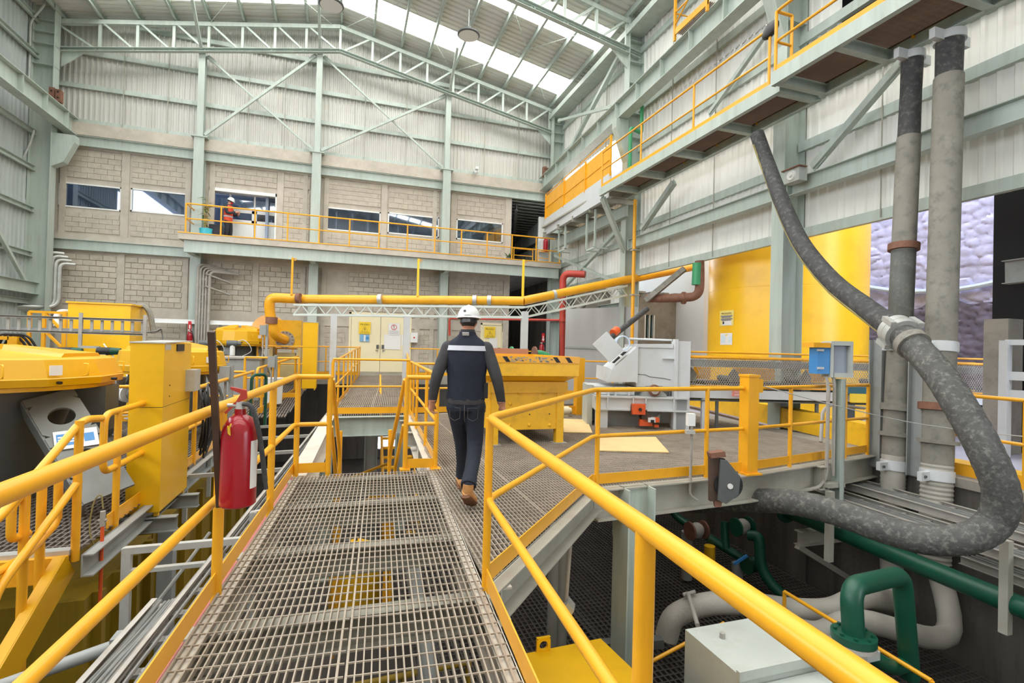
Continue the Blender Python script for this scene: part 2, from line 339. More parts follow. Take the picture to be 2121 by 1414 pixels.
# ---- corrugated sheets as separate pieces
def corr(p0, p1, z0, ztop, n, m, parent, name='wall_sheet', pitch=0.165, d=0.035):
    """vertical sheet from p0 to p1 (plan points), n = inward normal, ztop(x,y) -> height"""
    p0, p1, n = Vector((*p0, 0)), Vector((*p1, 0)), Vector((*n, 0)); L = (p1-p0).length; t = (p1-p0)/L
    k = max(1, int(round(L/pitch))); q = L/k; prof = []
    for i in range(k): prof += [(i*q, 0), (i*q+q*0.5, 0), (i*q+q*0.62, d), (i*q+q*0.88, d)]
    prof.append((L, 0)); b = MB(); vs = []; fs = []
    for s_, o_ in prof:
        p = p0+t*s_+n*o_; vs += [(p.x, p.y, z0(p.x, p.y) if callable(z0) else z0), (p.x, p.y, ztop(p.x, p.y) if callable(ztop) else ztop)]
    for i in range(len(prof)-1): fs.append((2*i, 2*i+2, 2*i+3, 2*i+1))
    b.add(vs, fs); return b.build(name, m, parent, smooth=False)
# ---- back wall
wb = struct('wall_back', (0, YB, 0))
COLX = [-10.1, -5.45, -1.35, 3.88, 8.75]
seams = [-10.3, -8.7, -7.1, -5.45, -4.1, -2.75, -1.35, 0.0, 1.3, 2.6, 3.88, 5.4, 7.0, 9.1]
for a, c in zip(seams[:-1], seams[1:]):
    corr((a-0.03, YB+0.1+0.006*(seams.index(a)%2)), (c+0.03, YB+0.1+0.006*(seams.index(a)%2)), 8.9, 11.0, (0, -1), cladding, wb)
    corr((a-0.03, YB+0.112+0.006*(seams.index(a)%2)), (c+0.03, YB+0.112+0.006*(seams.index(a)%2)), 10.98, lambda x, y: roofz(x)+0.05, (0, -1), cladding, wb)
for z in (9.17, 10.43, 11.66, 12.88):
    xs = [XL, XR] if roofz(XR)-0.2 > z else [-0.6-(14.3-z)/0.2, -0.6+(14.3-z)/0.2]
    MB().chan((max(xs[0], XL), YB-0.02, z), (min(xs[1], XR), YB-0.02, z), 0.16, 0.09, 0.012, side=-1).build('wall_girt', steel, wb, smooth=False)
for x in (-8.0, -6.6, -3.9, -2.6, 0.45, 2.15, 5.6, 7.2):
    MB().cyl((x, YB-0.08, 9.1), (x, YB-0.08, 12.6), 0.014, n=6).build('sag_rod', steel_d, wb)
def rect(px):   # four photo corners TL TR BR BL on the wall plane -> x0,x1,z0,z1
    P = [GY(*p, YB) for p in px]; return (P[0].x+P[3].x)/2, (P[1].x+P[2].x)/2, (P[2].z+P[3].z)/2, (P[0].z+P[1].z)/2
WIN = [rect(p) for p in ([(122,373),(252,391),(252,438),(122,427)], [(271,389),(387,402),(387,448),(271,438)],
        [(676,427),(788,441),(788,487),(676,474)], [(803,440),(909,450),(909,493),(803,483)], [(945,454),(1041,462),(1041,503),(945,496)])]
DOOR = rect([(432,388),(573,401),(573,494),(432,488)])
DOOR = (DOOR[0], DOOR[1], 5.22, DOOR[3])
DLOW = rect([(722,645),(851,652),(851,772),(722,768)]); DLOW = (DLOW[0], DLOW[1], 0.3, DLOW[3])
D2 = rect([(994,668),(1041,671),(1041,776),(994,774)]); D2 = (D2[0], D2[1], 0.3, D2[3])
LW = (GY(783, 917, YB).x, GY(826, 917, YB).x, GY(800, 930, YB).z, GY(800, 904, YB).z)
XE = 6.95   # the masonry ends here, the passage begins
def wallrect(x0, x1, z0, z1, holes, b):
    xs = sorted({x0, x1, *[min(max(v, x0), x1) for h in holes for v in h[:2]]}); zs = sorted({z0, z1, *[min(max(v, z0), z1) for h in holes for v in h[2:]]})
    for xa, xb in zip(xs[:-1], xs[1:]):
        for za, zb in zip(zs[:-1], zs[1:]):
            cx, cz = (xa+xb)/2, (za+zb)/2
            if not any(h[0] < cx < h[1] and h[2] < cz < h[3] for h in holes): b.box(xa, YB, za, xb, YB+0.22, zb)
b = MB(); wallrect(XL, XE, FLOORZ, -0.05, [LW], b); b.build('lower_wall', conc_dark, wb, smooth=False)
b = MB(); wallrect(XL, XE, -0.05, 8.6, WIN+[DOOR, DLOW, D2], b); b.build('masonry_core', mortar, wb, smooth=False)
def fx(px, py=580): return GY(px, py, YB).x
PAN = []   # block panels x0,x1,z0,z1 ; nearest (left) bays first
for a, c, py in ((128,243,580), (258,378,580), (434,523,580), (536,634,580), (722,862,580), (870,912,580), (937,1042,580)):
    PAN.append((fx(a), fx(c), 2.62, 4.42))
for a, c in ((112,252), (266,392)):
    w = WIN[0] if a < 200 else WIN[1]
    PAN.append((w[0]+0.02, w[1]-0.02, w[3]+0.2, 8.12)); PAN.append((w[0]+0.02, w[1]-0.02, 5.2, w[2]-0.16))
PAN.append((DOOR[0]+0.02, DOOR[1]-0.02, DOOR[3]+0.22, 8.12)); PAN.append((fx(587,430), fx(641,430), 5.2, 7.45)); PAN.append((fx(587,430), fx(641,430), 7.62, 8.12))
for w in WIN[2:]:
    PAN.append((w[0]+0.02, w[1]-0.02, w[3]+0.2, 8.12)); PAN.append((w[0]+0.02, w[1]-0.02, 5.2, w[2]-0.16))
for a, c in ((-10.0,-5.8), (-5.1,-1.7), (-1.0,DLOW[0]-0.15), (DLOW[1]+0.15,3.55), (4.2,D2[0]-0.1), (D2[1]+0.1,6.8)):
    if c-a > 0.25: PAN.append((a, c, 0.32, 2.08))
BRK = []; JT = 0.009
for pi, (x0, x1, z0, z1) in enumerate(PAN):
    nr = max(1, int(round((z1-z0)/0.2))); hh = (z1-z0)/nr
    for r_ in range(nr):
        x = x0-(0.2 if r_ % 2 else 0.0)
        while x < x1-0.03:
            a, c = max(x, x0), min(x+0.4, x1)
            if c-a > 0.05: BRK.append((a+JT/2, c-JT/2, z0+r_*hh+JT/2, z0+(r_+1)*hh-JT/2))
            x += 0.4
cache = {}; rest = MB()
for i, (a, c, za, zb) in enumerate(BRK):
    yo = YB-0.022+random.uniform(-0.004, 0.004)
    if i < 300:
        key = (round(c-a, 2), round(zb-za, 2))
        if key not in cache:
            w, h = (c-a)/2, (zb-za)/2; q = 0.008
            cache[key] = MB().add([(-w+q,-.01,-h+q),(w-q,-.01,-h+q),(w-q,-.01,h-q),(-w+q,-.01,h-q),(-w,.02,-h),(w,.02,-h),(w,.02,h),(-w,.02,h)],
                                   [(0,1,2,3),(0,4,5,1),(1,5,6,2),(2,6,7,3),(3,7,4,0)]).mesh('brick', block, smooth=False)
        share('brick', cache[key], wb, ((a+c)/2, yo, (za+zb)/2))
    else: rest.box(a, yo-0.01, za, c, YB+0.01, zb)
rest.build('brickwork', block, wb, smooth=False, kind='stuff')
fr = MB()     # concrete frame: beams and pilasters standing proud of the blocks
def frm(x0, x1, z0, z1, y=0.05): fr.box(x0, YB-y, z0, x1, YB+0.05, z1)
frm(XL, XE, 4.5, 5.12)
for a, c in ((XL, DLOW[0]), (DLOW[1], D2[0]), (D2[1], XE-0.3)): frm(a, c, 2.16, 2.56)
if 1: frm(XL, XE, 8.18, 8.62); frm(XL, XE, -0.05, 0.3, 0.06)
for a, c in zip(COLX[:-1], COLX[1:]):
    for e in (a+0.38, c-0.42):
        if e < XE: frm(e-0.09, e+0.09, 0.3, 8.2, 0.045)
for px in (250.5, 529.5, 866): x = fx(px); frm(x-0.11, x+0.11, 0.3, 4.5, 0.045)
for px, py in ((260,400), (580,430), (795,455)): x = fx(px, py); frm(x-0.12, x+0.12, 5.1, 8.2, 0.045)
frm(XE-0.28, XE, 0.3, 8.18, 0.058)
fr.build('concrete_frame', mortar, wb, smooth=False)
MB().box(XL, YB-0.22, 8.62, XR, YB+0.1, 9.06).build('top_concrete_beam', mortar, wb, smooth=False)
for a, c in zip(COLX[:-1], COLX[1:]):
    MB().ibeam((a+0.15, YB-0.12, 8.42), (c-0.15, YB-0.12, 8.42), 0.36, 0.2).build('steel_tie_beam', steel, wb, smooth=False)
MB().ibeam((COLX[0]+0.15, YB-0.12, 4.72), (COLX[1]-0.15, YB-0.12, 4.72), 0.36, 0.2).build('steel_tie_beam', steel, wb, smooth=False)
MB().box(XL, YB+0.3, 0.0, XE-0.1, YB+0.36, 5.0).build('backing_wall', conc_dark, wb, smooth=False)
# windows
for i, (x0, x1, z0, z1) in enumerate(WIN):
    wn = MB(); f = 0.05
    wn.box(x0, YB-0.03, z0, x1, YB+0.06, z0+f); wn.box(x0, YB-0.03, z1-f, x1, YB+0.06, z1); wn.box(x0, YB-0.03, z0, x0+f, YB+0.06, z1); wn.box(x1-f, YB-0.03, z0, x1, YB+0.06, z1)
    o = wn.build('window_%d' % (i+1), white_m, None, smooth=False, kind='structure')
    MB().box(x0+f, YB+0.01, z0+f, x1-f, YB+0.02, z1-f).build('window_pane', glass, o, smooth=False)
# upper double door with side light
x0, x1, z0, z1 = DOOR
dm = MB(); DY = 0.5
dm.box(x0-0.05, YB+0.1, z0, x0+0.05, YB+0.6, z1).box(x1-0.05, YB+0.1, z0, x1+0.05, YB+0.6, z1).box(x0, YB+0.1, z1-0.06, x1, YB+0.6, z1)
dm.box(x0, YB-0.04, z1-0.12, x1, YB+0.1, z1); dm.box(x0, YB-0.04, z0, x0+0.1, YB+0.1, z1); dm.box(x1-0.06, YB-0.04, z0, x1, YB+0.1, z1)
xa = x0+0.62; xm = (xa+x1)/2; zt = z1-0.62
dm.box(xa-0.03, YB+DY, z0, xa+0.03, YB+DY+0.06, z1); dm.box(x0+0.1, YB+DY, zt-0.03, x1, YB+DY+0.06, zt+0.03); dm.box(xm-0.03, YB+DY, zt, xm+0.03, YB+DY+0.06, z1)
dr = dm.build('door_1', white_m, None, smooth=False, kind='structure')
for a, c in ((xa+0.03, xm-0.01), (xm+0.01, x1-0.06)):
    lf = MB(); zb = z0+0.95; q = 0.08
    lf.box(a, YB+DY, z0, a+q, YB+DY+0.05, zt-0.03); lf.box(c-q, YB+DY, z0, c, YB+DY+0.05, zt-0.03); lf.box(a, YB+DY, zt-0.14, c, YB+DY+0.05, zt-0.03); lf.box(a, YB+DY, zb, c, YB+DY+0.05, zb+0.1)
    n = 8
    for k in range(n): lf.box(a+q+(c-a-2*q)*k/n+0.006, YB+DY+0.015, z0, a+q+(c-a-2*q)*(k+1)/n-0.006, YB+DY+0.04, zb)
    lf.box(a+q, YB+DY+0.025, z0, c-q, YB+DY+0.035, zb)
    l = lf.build('door_leaf', white_m, dr, smooth=False)
    MB().box(a+q, YB+DY+0.02, zb+0.1, c-q, YB+DY+0.03, zt-0.14).build('door_glass', glass, l, smooth=False)
MB().box(x0+0.1, YB+DY+0.02, zt+0.03, x1-0.06, YB+DY+0.03, z1-0.12).build('transom_glass', glass, dr, smooth=False)
MB().box(x0+0.1, YB+DY+0.02, z0, xa-0.03, YB+DY+0.03, zt-0.03).build('side_light_glass', glass, dr, smooth=False)
# rooms behind the windows
rm = MB(); rm.box(XL, YB+3.6, 5.0, XE, YB+3.7, 8.5); rm.box(XL, YB+0.22, 8.3, XE, YB+3.7, 8.45); rm.box(XL, YB+0.22, 5.0, XE, YB+3.7, 5.1); rm.box(XL-0.1, YB+0.22, 5, XL, YB+3.7, 8.4); rm.box(XE, YB+0.22, 5, XE+0.1, YB+3.7, 8.4)
for x in (-7.9, -3.2, 1.2): rm.box(x-0.05, YB+0.3, 5.1, x+0.05, YB+3.6, 8.3)
rm.build('wall_office', roomwall, None, smooth=False, kind='structure')
for x, y in ((-9.3,24.2), (-6.9,23.6), (-5.9,24.6), (-4.2,23.4), (-0.5,23.6), (2.2,23.6), (5.2,23.5)):
    l = thing('office_tube_light', 'tube light on the office ceiling seen through the %s pane' % {-9.3:'leftmost window', -6.9:'second window from left, nearer', -5.9:'second window from left, farther', -4.2:'balcony door', -0.5:'window right of the second column', 2.2:'fourth window from left', 5.2:'rightmost window'}[x], 'lamp', (x, y, 8.2))
    MB().box(x-0.6, y-0.06, 8.2, x+0.6, y+0.06, 8.24).build('tube', tube_l, l, smooth=False); MB().box(x-0.62, y-0.1, 8.24, x+0.62, y+0.1, 8.3).build('housing', white_m, l, smooth=False)
# lower cream double door and single door
def cream_door(n, D, leaves):
    x0, x1, z0, z1 = D; m = MB(); f = 0.08
    m.box(x0, YB-0.05, z0, x0+f, YB+0.1, z1); m.box(x1-f, YB-0.05, z0, x1, YB+0.1, z1); m.box(x0, YB-0.05, z1-f, x1, YB+0.1, z1)
    o = m.build('door_%d' % n, cream, None, smooth=False, kind='structure'); w = (x1-x0-2*f)/leaves
    for k in range(leaves):
        a = x0+f+w*k+0.008; c = a+w-0.016
        lf = MB().box(a, YB-0.02, z0+0.01, c, YB+0.04, z1-f-0.01).build('door_leaf', cream, o, smooth=False)
        hx = c-0.1 if k == 0 else a+0.1
        MB().box(hx-0.05, YB-0.06, z0+0.98, hx+0.05, YB-0.02, z0+1.14).cyl((hx, YB-0.02, z0+0.9), (hx, YB-0.09, z0+0.9), 0.02, n=8).cyl((hx-0.09*(1 if k == 0 else -1), YB-0.09, z0+0.9), (hx, YB-0.09, z0+0.9), 0.014, n=8).build('door_lock', darkgrey, lf)
        hg = a if k == 0 else c
        for z in (z0+0.3, z0+1.2, z0+2.0): MB().cyl((hg, YB-0.03, z-0.06), (hg, YB-0.03, z+0.06), 0.014, n=8).build('hinge', galv, lf)
    return o
cream_door(2, DLOW, 2); cream_door(3, D2, 1)
# dark passage at the right end, two storeys
ps = struct('wall_passage', (8.0, YB, 0))
MB().box(XE, YB+7, FLOORZ, 9.6, YB+7.1, 9.0).build('end_panel', darkgrey, ps, smooth=False)
MB().box(XE-0.1, YB+0.2, FLOORZ, XE, YB+7, 9.0).build('side_panel', conc_dark, ps, smooth=False)
MB().box(9.3, YB-0.5, FLOORZ, 9.4, YB+7, 4.9).build('lower_side_panel', conc_dark, ps, smooth=False)
MB().box(9.25, YB, 5.0, 9.35, YB+7, 8.6).build('upper_side_panel', clad_grey, ps, smooth=False)
MB().box(XE, YB, 4.8, 9.3, YB+7, 5.1).build('upper_slab', conc_dark, ps, smooth=False)
b = MB()
for k in range(18):
    y = YB+0.3+k*0.36; b.box(XE, y, 8.25-0.12*k*0.36, 9.3, y+0.2, 8.29-0.12*k*0.36); b.box(XE, y+0.2, 8.31-0.12*k*0.36, 9.3, y+0.36, 8.34-0.12*k*0.36)
b.box(XE, YB+0.2, 8.5, 9.6, YB+7, 8.6); b.build('corrugated_soffit', clad_grey, ps, smooth=False)
for k in range(7): corr((9.15, YB+0.3+k*0.95), (9.15, YB+0.3+k*0.95+0.93), 5.1, lambda x, y: 8.2-0.12*(y-YB), (-1, 0), clad_grey, ps)
for z in (5.9, 6.8): MB().chan((9.05, YB+0.3, z), (9.05, YB+7, z), 0.14, 0.07, 0.01).build('wall_girt', darkgrey, ps, smooth=False)
MB().ibeam((7.3, YB+0.3, 8.0), (9.0, YB+6, 7.5), 0.3, 0.15).build('soffit_beam', midgrey, ps, smooth=False)
MB().box(8.35, YB+0.1, 5.1, 8.95, YB+0.2, 7.6).build('white_door_panel', white_m, ps, smooth=False)
# ---- left wall
wl = struct('wall_left', (XL, 10, 0))
y = YF
while y < YB:
    if -8 < y < 15.5:  # unseen opening added in the sheeting so daylight reaches the right wall
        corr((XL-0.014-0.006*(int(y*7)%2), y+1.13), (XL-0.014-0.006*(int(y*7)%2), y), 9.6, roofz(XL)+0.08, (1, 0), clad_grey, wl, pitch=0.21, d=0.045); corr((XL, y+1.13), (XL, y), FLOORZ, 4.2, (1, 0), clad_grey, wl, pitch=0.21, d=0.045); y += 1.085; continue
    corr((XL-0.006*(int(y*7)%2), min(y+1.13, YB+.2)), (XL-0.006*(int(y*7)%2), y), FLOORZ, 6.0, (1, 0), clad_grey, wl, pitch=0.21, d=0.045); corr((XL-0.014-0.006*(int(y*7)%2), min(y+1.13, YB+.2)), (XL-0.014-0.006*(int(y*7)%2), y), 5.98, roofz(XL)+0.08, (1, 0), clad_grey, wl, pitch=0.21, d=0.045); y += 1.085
for z in (1.0, 2.6, 4.2, 5.7, 7.1, 8.3, 9.6, 10.9, 12.1):
    MB().chan((XL+0.1, 15.6 if 4.5 < z < 9 else YF, z), (XL+0.1, YB, z), 0.17, 0.09, 0.012).build('wall_girt', steel, wl, smooth=False)
MB().bar((XL+0.25, 21.0, 3.0), (XL+0.25, 18.2, 5.6), 0.1, 0.1).build('wall_brace', steel, wl, smooth=False)
MB().ibeam((XL+0.3, YF, 3.05), (XL+0.3, YB-0.6, 3.05), 0.4, 0.2).build('wall_strut', steel, wl, smooth=False)
# ---- right wall
wr = struct('wall_right', (XR, 8, 4))
def ybot(x, y): return 3.95 if y < 14.9 else 2.6
ys = [YB-0.02-i*1.03 for i in range(31)]
for a, c in zip(ys[:-1], ys[1:]):
    mid = (a+c)/2
    zs = [(3.95 if mid < 14.9 else 2.55, 7.0), (6.98, 9.2), (9.18, roofz(XR)+0.08)]
    for za, zb in zs:
        if za == 6.98 and 14.9 < mid < 20.9: continue
        if za == 6.98 and 5.4 < mid < 7.2: continue
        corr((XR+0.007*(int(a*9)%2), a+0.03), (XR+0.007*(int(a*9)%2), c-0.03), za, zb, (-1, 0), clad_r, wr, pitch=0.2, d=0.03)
for z, y0, y1 in ((10.3, YF, YB), (11.5, YF, YB), (9.55, YF, YB), (4.05, YF, 14.8), (4.12, 14.9, YB), (5.55, 8.6, 14.8), (5.9, YF, 8.4), (8.2, YF, 14.8), (6.85, YF, YB), (5.2, 14.9, YB), (2.7, 14.9, YB)):
    MB().chan((XR-0.1, y0, z), (XR-0.1, y1, z), 0.2, 0.1, 0.012, side=1).build('wall_girt', steel, wr, smooth=False)
for y in (1.0, 4.5, 6.6, 11.0, 12.9, 17.0, 19.2):
    MB().cyl((XR-0.12, y, 4.0), (XR-0.12, y, 12.2), 0.014, n=6).build('sag_rod', steel_d, wr)
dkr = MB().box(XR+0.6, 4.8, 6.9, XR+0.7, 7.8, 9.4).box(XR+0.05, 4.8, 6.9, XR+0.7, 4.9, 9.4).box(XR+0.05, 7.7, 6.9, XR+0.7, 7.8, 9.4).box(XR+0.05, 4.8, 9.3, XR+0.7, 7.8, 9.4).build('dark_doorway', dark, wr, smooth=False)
# ---- wall behind the photographer, floors, pit walls
struct('wall_front', (0, YF, 0)); wf = bpy.data.objects['wall_front']
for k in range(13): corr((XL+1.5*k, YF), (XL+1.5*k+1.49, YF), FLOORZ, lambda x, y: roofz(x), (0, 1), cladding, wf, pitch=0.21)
MB().box(XL, YF, FLOORZ-0.2, 8.2, YB, FLOORZ).build('floor', floor_m, None, smooth=False, kind='structure')
pw = struct('wall_pit', (8.0, 2, FLOORZ))
b = MB(); b.box(7.85, YF, FLOORZ, 8.35, 5.9, -0.22); b.box(7.85, 5.9, FLOORZ, 8.35, 14.0, -0.35); b.build('retaining_wall', conc_dark, pw, smooth=False)
MB().box(7.8, YF, -0.22, 8.35, 5.9, -0.1).build('wall_capping', concrete, pw, smooth=False)
MB().box(7.85, 2.0, FLOORZ, 7.79, 2.35, -0.22).box(7.78, 6.9, FLOORZ, 7.86, 7.3, -0.4).build('wall_rib', conc_dark, pw, smooth=False)
b = MB(); b.box(8.35, YF, -0.6, 40, 34, -0.12); b.box(-70, -60, -0.7, XL-0.1, 40, -0.4); b.box(XL-0.1, -60, -0.7, 40, YF-0.05, -0.4); b.build('floor_outdoor', ground_m, None, smooth=False, kind='structure')
# slabs along the back wall and the left side
MB().box(XL, 19.9, -0.05, 8.7, YB, 0.28).build('floor_back', concrete, None, smooth=False, kind='structure')
MB().box(XL, YF, -0.6, -5.2, 19.9, -0.3).build('floor_left', concrete, None, smooth=False, kind='structure')
# ================================================================== STEEL FRAME
def column(label, x, y, z0, z1, h=0.5, b=0.3, along='x', t=0.02, m=steel, base=True):
    o = thing('steel_column', label, 'column', (x, y, z0)); mb = MB()
    if along == 'x':
        mb.box(x-h/2, y-b/2, z0, x-h/2+t, y+b/2, z1).box(x+h/2-t, y-b/2, z0, x+h/2, y+b/2, z1).box(x-h/2+t, y-t*0.4, z0, x+h/2-t, y+t*0.4, z1)
    else:
        mb.box(x-b/2, y-h/2, z0, x+b/2, y-h/2+t, z1).box(x-b/2, y+h/2-t, z0, x+b/2, y+h/2, z1).box(x-t*0.4, y-h/2+t, z0, x+t*0.4, y+h/2-t, z1)
    mb.build('shaft', m, o, smooth=False)
    hx, hy = (h/2, b/2) if along == 'x' else (b/2, h/2)
    if base: MB().box(x-hx-0.06, y-hy-0.06, z0, x+hx+0.06, y+hy+0.06, z0+0.03).build('base_plate', m, o, smooth=False)
    return o, (hx, hy)
def stiff(o, x, y, hx, hy, zs, m=steel):
    for z in zs: MB().box(x-hx, y-hy, z, x+hx, y+hy, z+0.016).build('stiffener', m, o, smooth=False)
names = {1: 'first slender column from the left on the block wall, beside the balcony plant', 2: 'second column from the left on the block wall, right of the balcony door', 3: 'column on the block wall between the fourth window and the rightmost window'}
for i in (1, 2, 3):
    x = COLX[i]
    o, h = column('pale green steel '+names[i], x, YB-0.28, 0.28, 9.05, 0.36, 0.34, 'y')
    MB().box(x-0.27, YB-0.5, 9.02, x+0.27, YB-0.06, 9.06).build('splice_plate', steel, o, smooth=False)
    zt = roofz(x)-1.35
    MB().box(x-0.11, YB-0.42, 9.06, x+0.11, YB-0.4, zt).box(x-0.11, YB-0.2, 9.06, x+0.11, YB-0.18, zt).box(x-0.1, YB-0.4, 9.06, x-0.09, YB-0.2, zt).build('upper_shaft', steel, o, smooth=False)
o, h = column('tall pale green corner column in the left far corner of the hall', -10.0, 21.25, FLOORZ+3.0, 13.3, 0.62, 0.36, 'x')
stiff(o, -10.0, 21.25, 0.31, 0.18, (9.4, 10.6, 11.3, 11.7, 12.1))
MB().prism([(-9.7, 21.1, 8.35), (-9.05, 21.1, 8.35), (-9.05, 21.1, 8.1), (-9.35, 21.1, 7.4), (-9.7, 21.1, 7.2)], (0, 0.3, 0)).build('corbel', steel, o, smooth=False)
MB().tube(bend([(-9.85, 21.0, 13.2), (-9.9, 20.95, 12.6), (-10.3, 20.95, 11.9), (-10.28, 20.95, 9.6)], 0.2), 0.035, 8).build('conduit', galv, o)
MB().tube(bend([(-10.1, 20.95, 8.3), (-10.2, 20.95, 7.8), (-10.42, 20.95, 7.2), (-10.42, 20.95, 0.4)], 0.2), 0.035, 8).build('conduit', galv, o)
o, h = column('pale green corner column in the right far corner under the roof', 8.85, 21.3, FLOORZ+3.0, 12.3, 0.5, 0.34, 'x')
stiff(o, 8.85, 21.3, 0.25, 0.17, (9.6, 10.8, 11.2, 11.6))
for y, lab in ((14.8, 'pale green column on the right wall, just left of the yellow vertical pipe'), (8.45, 'thick pale green column on the right wall in front of the yellow tank')):
    o, h = column(lab, 8.85, y, -0.1, 12.4, 0.55, 0.32, 'x')
    stiff(o, 8.85, y, 0.27, 0.16, (8.5, 9.3, 10.3, 11.0, 11.7))
    zg = 9.02+(21.9-y)*0.052-0.32; MB().prism([(8.58, y-0.14, zg), (8.15, y-0.14, zg), (8.15, y-0.14, zg-0.3), (8.58, y-0.14, zg-1.4)], (0, 0.28, 0)).build('corbel', steel, o, smooth=False)
    MB().box(8.5, y-0.1, 12.3, 9.1, y+0.1, 12.5).build('cap', steel, o, smooth=False)
# roof trusses
def truss(y, label, cw=0.13):
    o = thing('roof_truss', label, 'truss', (-0.6, y, 12.4)); off_t, off_b = 0.36, 1.36
    tz = lambda x: roofz(x)-off_t; bz = lambda x: roofz(x)-off_b
    for xa, xb in ((-10.2, -0.6), (-0.6, 9.0)):
        MB().bar((xa, y, tz(xa)), (xb, y, tz(xb)), 0.16, 0.15).build('top_chord', steel, o, smooth=False)
        MB().chan((xa, y, bz(xa)), (xb, y, bz(xb)), cw, 0.16, 0.014).bar((xa, y, bz(xa)+0.06), (xb, y, bz(xb)+0.06), 0.17, 0.02).build('bottom_chord', steel, o, smooth=False)
    P = sorted([-10.0]+[x for x in PX+[-0.6] if -9.6 < x < 9.0])
    for x in P: MB().bar((x, y, bz(x)), (x, y, tz(x)), 0.09, 0.09).build('vertical', steel, o, smooth=False)
    for a, c in zip(P[:-1], P[1:]):
        (s, e) = ((a, tz(a)), (c, bz(c))) if c <= -0.55 else ((a, bz(a)), (c, tz(c)))
        MB().bar((s[0]+0.08, y-0.03, s[1]), (e[0]-0.08, y-0.03, e[1]), 0.07, 0.07).build('diagonal', steel, o, smooth=False)
    for x, s in ((-9.7, -1), (8.6, 1)):
        MB().prism([(x, y-0.02, bz(x)), (x-s*0.75, y-0.02, bz(x-s*0.75)), (x-s*0.3, y-0.02, bz(x)-0.3), (x, y-0.02, bz(x)-0.55)], (0, 0.04, 0)).build('gusset_plate', steel, o, smooth=False)
    return o
truss(21.55, 'pale green lattice roof truss against the far corrugated gable wall')
truss(14.8, 'nearer pale green roof truss crossing the top right of the picture', 0.2)
# knee struts between far truss and purlins
for x, lab in ((COLX[1], 'first column from the left'), (COLX[2], 'second column from the left'), (COLX[3], 'third column from the left')):
    b = MB(); b.bar((x, 21.45, roofz(x)-1.3), (x, 20.0, roofz(x)-0.2), 0.1, 0.1)
    b.build('knee_brace', steel, None, smooth=False, label='slanting roof strut above the %s' % lab, cat='brace')
# cross bracing on the gable
def brace(p0, p1, label, w=0.09, kind='bar', name='cross_brace', m=steel, group=None):
    b = MB(); (b.bar(p0, p1, w, w) if kind == 'bar' else b.cyl(p0, p1, w/2, n=8))
    o = b.build('strut', m, thing(name, label, 'brace', ((Vector(p0)+Vector(p1))/2), group), smooth=False)
    par = o.parent; d = (Vector(p1)-Vector(p0)).normalized()
    for q, s in ((p0, 1), (p1, -1)):
        c = Vector(q)+d*s*0.12; MB().obox(c, d*0.16, d.cross(Vector((0, 0, 1))).normalized()*0.008, d.cross(d.cross(Vector((0, 0, 1)))).normalized()*0.09).build('gusset', m, par, smooth=False)
    return par
yb = YB-0.34
for i, tag in ((1, 'second bay from the left'), (2, 'third bay from the left')):
    xa, xc = COLX[i]+0.15, COLX[i+1]-0.15
    brace((xa, yb, 9.15), (xc, yb, roofz(xc)-1.45), 'steel wind brace rising to the right on the gable wall, %s' % tag)
    brace((xa, yb+0.1, roofz(xa)-1.45), (xc, yb+0.1, 9.15), 'thin wind brace falling rightward on the gable, %s' % tag, 0.07)
# right wall bracing
brace(GX(1183, 306, 8.75), GX(1303, 77, 8.75), 'long diagonal brace from the crane girder up to the eave on the right wall', 0.14)
brace(GX(1157, 250, 8.6), GX(1267, 221, 8.3), 'level brace from the right far corner column to the crane girder', 0.1)
brace(GX(1172, 591, 8.8), GX(1284, 472, 8.8), 'diagonal brace rising to the pale column behind the red pipe bend', 0.13)
brace(GX(1143, 527, 8.8), GX(1294, 592, 8.8), 'thin brace falling from the balcony end towards the pale column', 0.09)
brace(GX(1685, 345, 8.7), GX(1868, 130, 8.7), 'diagonal angle brace from the thick column to the catwalk beside the dark vertical hose', 0.13)
brace(GX(1470, 235, 8.9), GX(1635, 0, 8.9), 'diagonal brace on the upper right wall behind the catwalk handrail', 0.1)
brace((7.5, 14.25, 6.25), (8.6, 14.75, 4.75), 'knee brace under the left end of the catwalk', 0.14)
brace(GX(1396, 378, 8.5), GX(1330, 474, 8.6), 'knee brace leaning from the right under the catwalk against the pale column', 0.14)
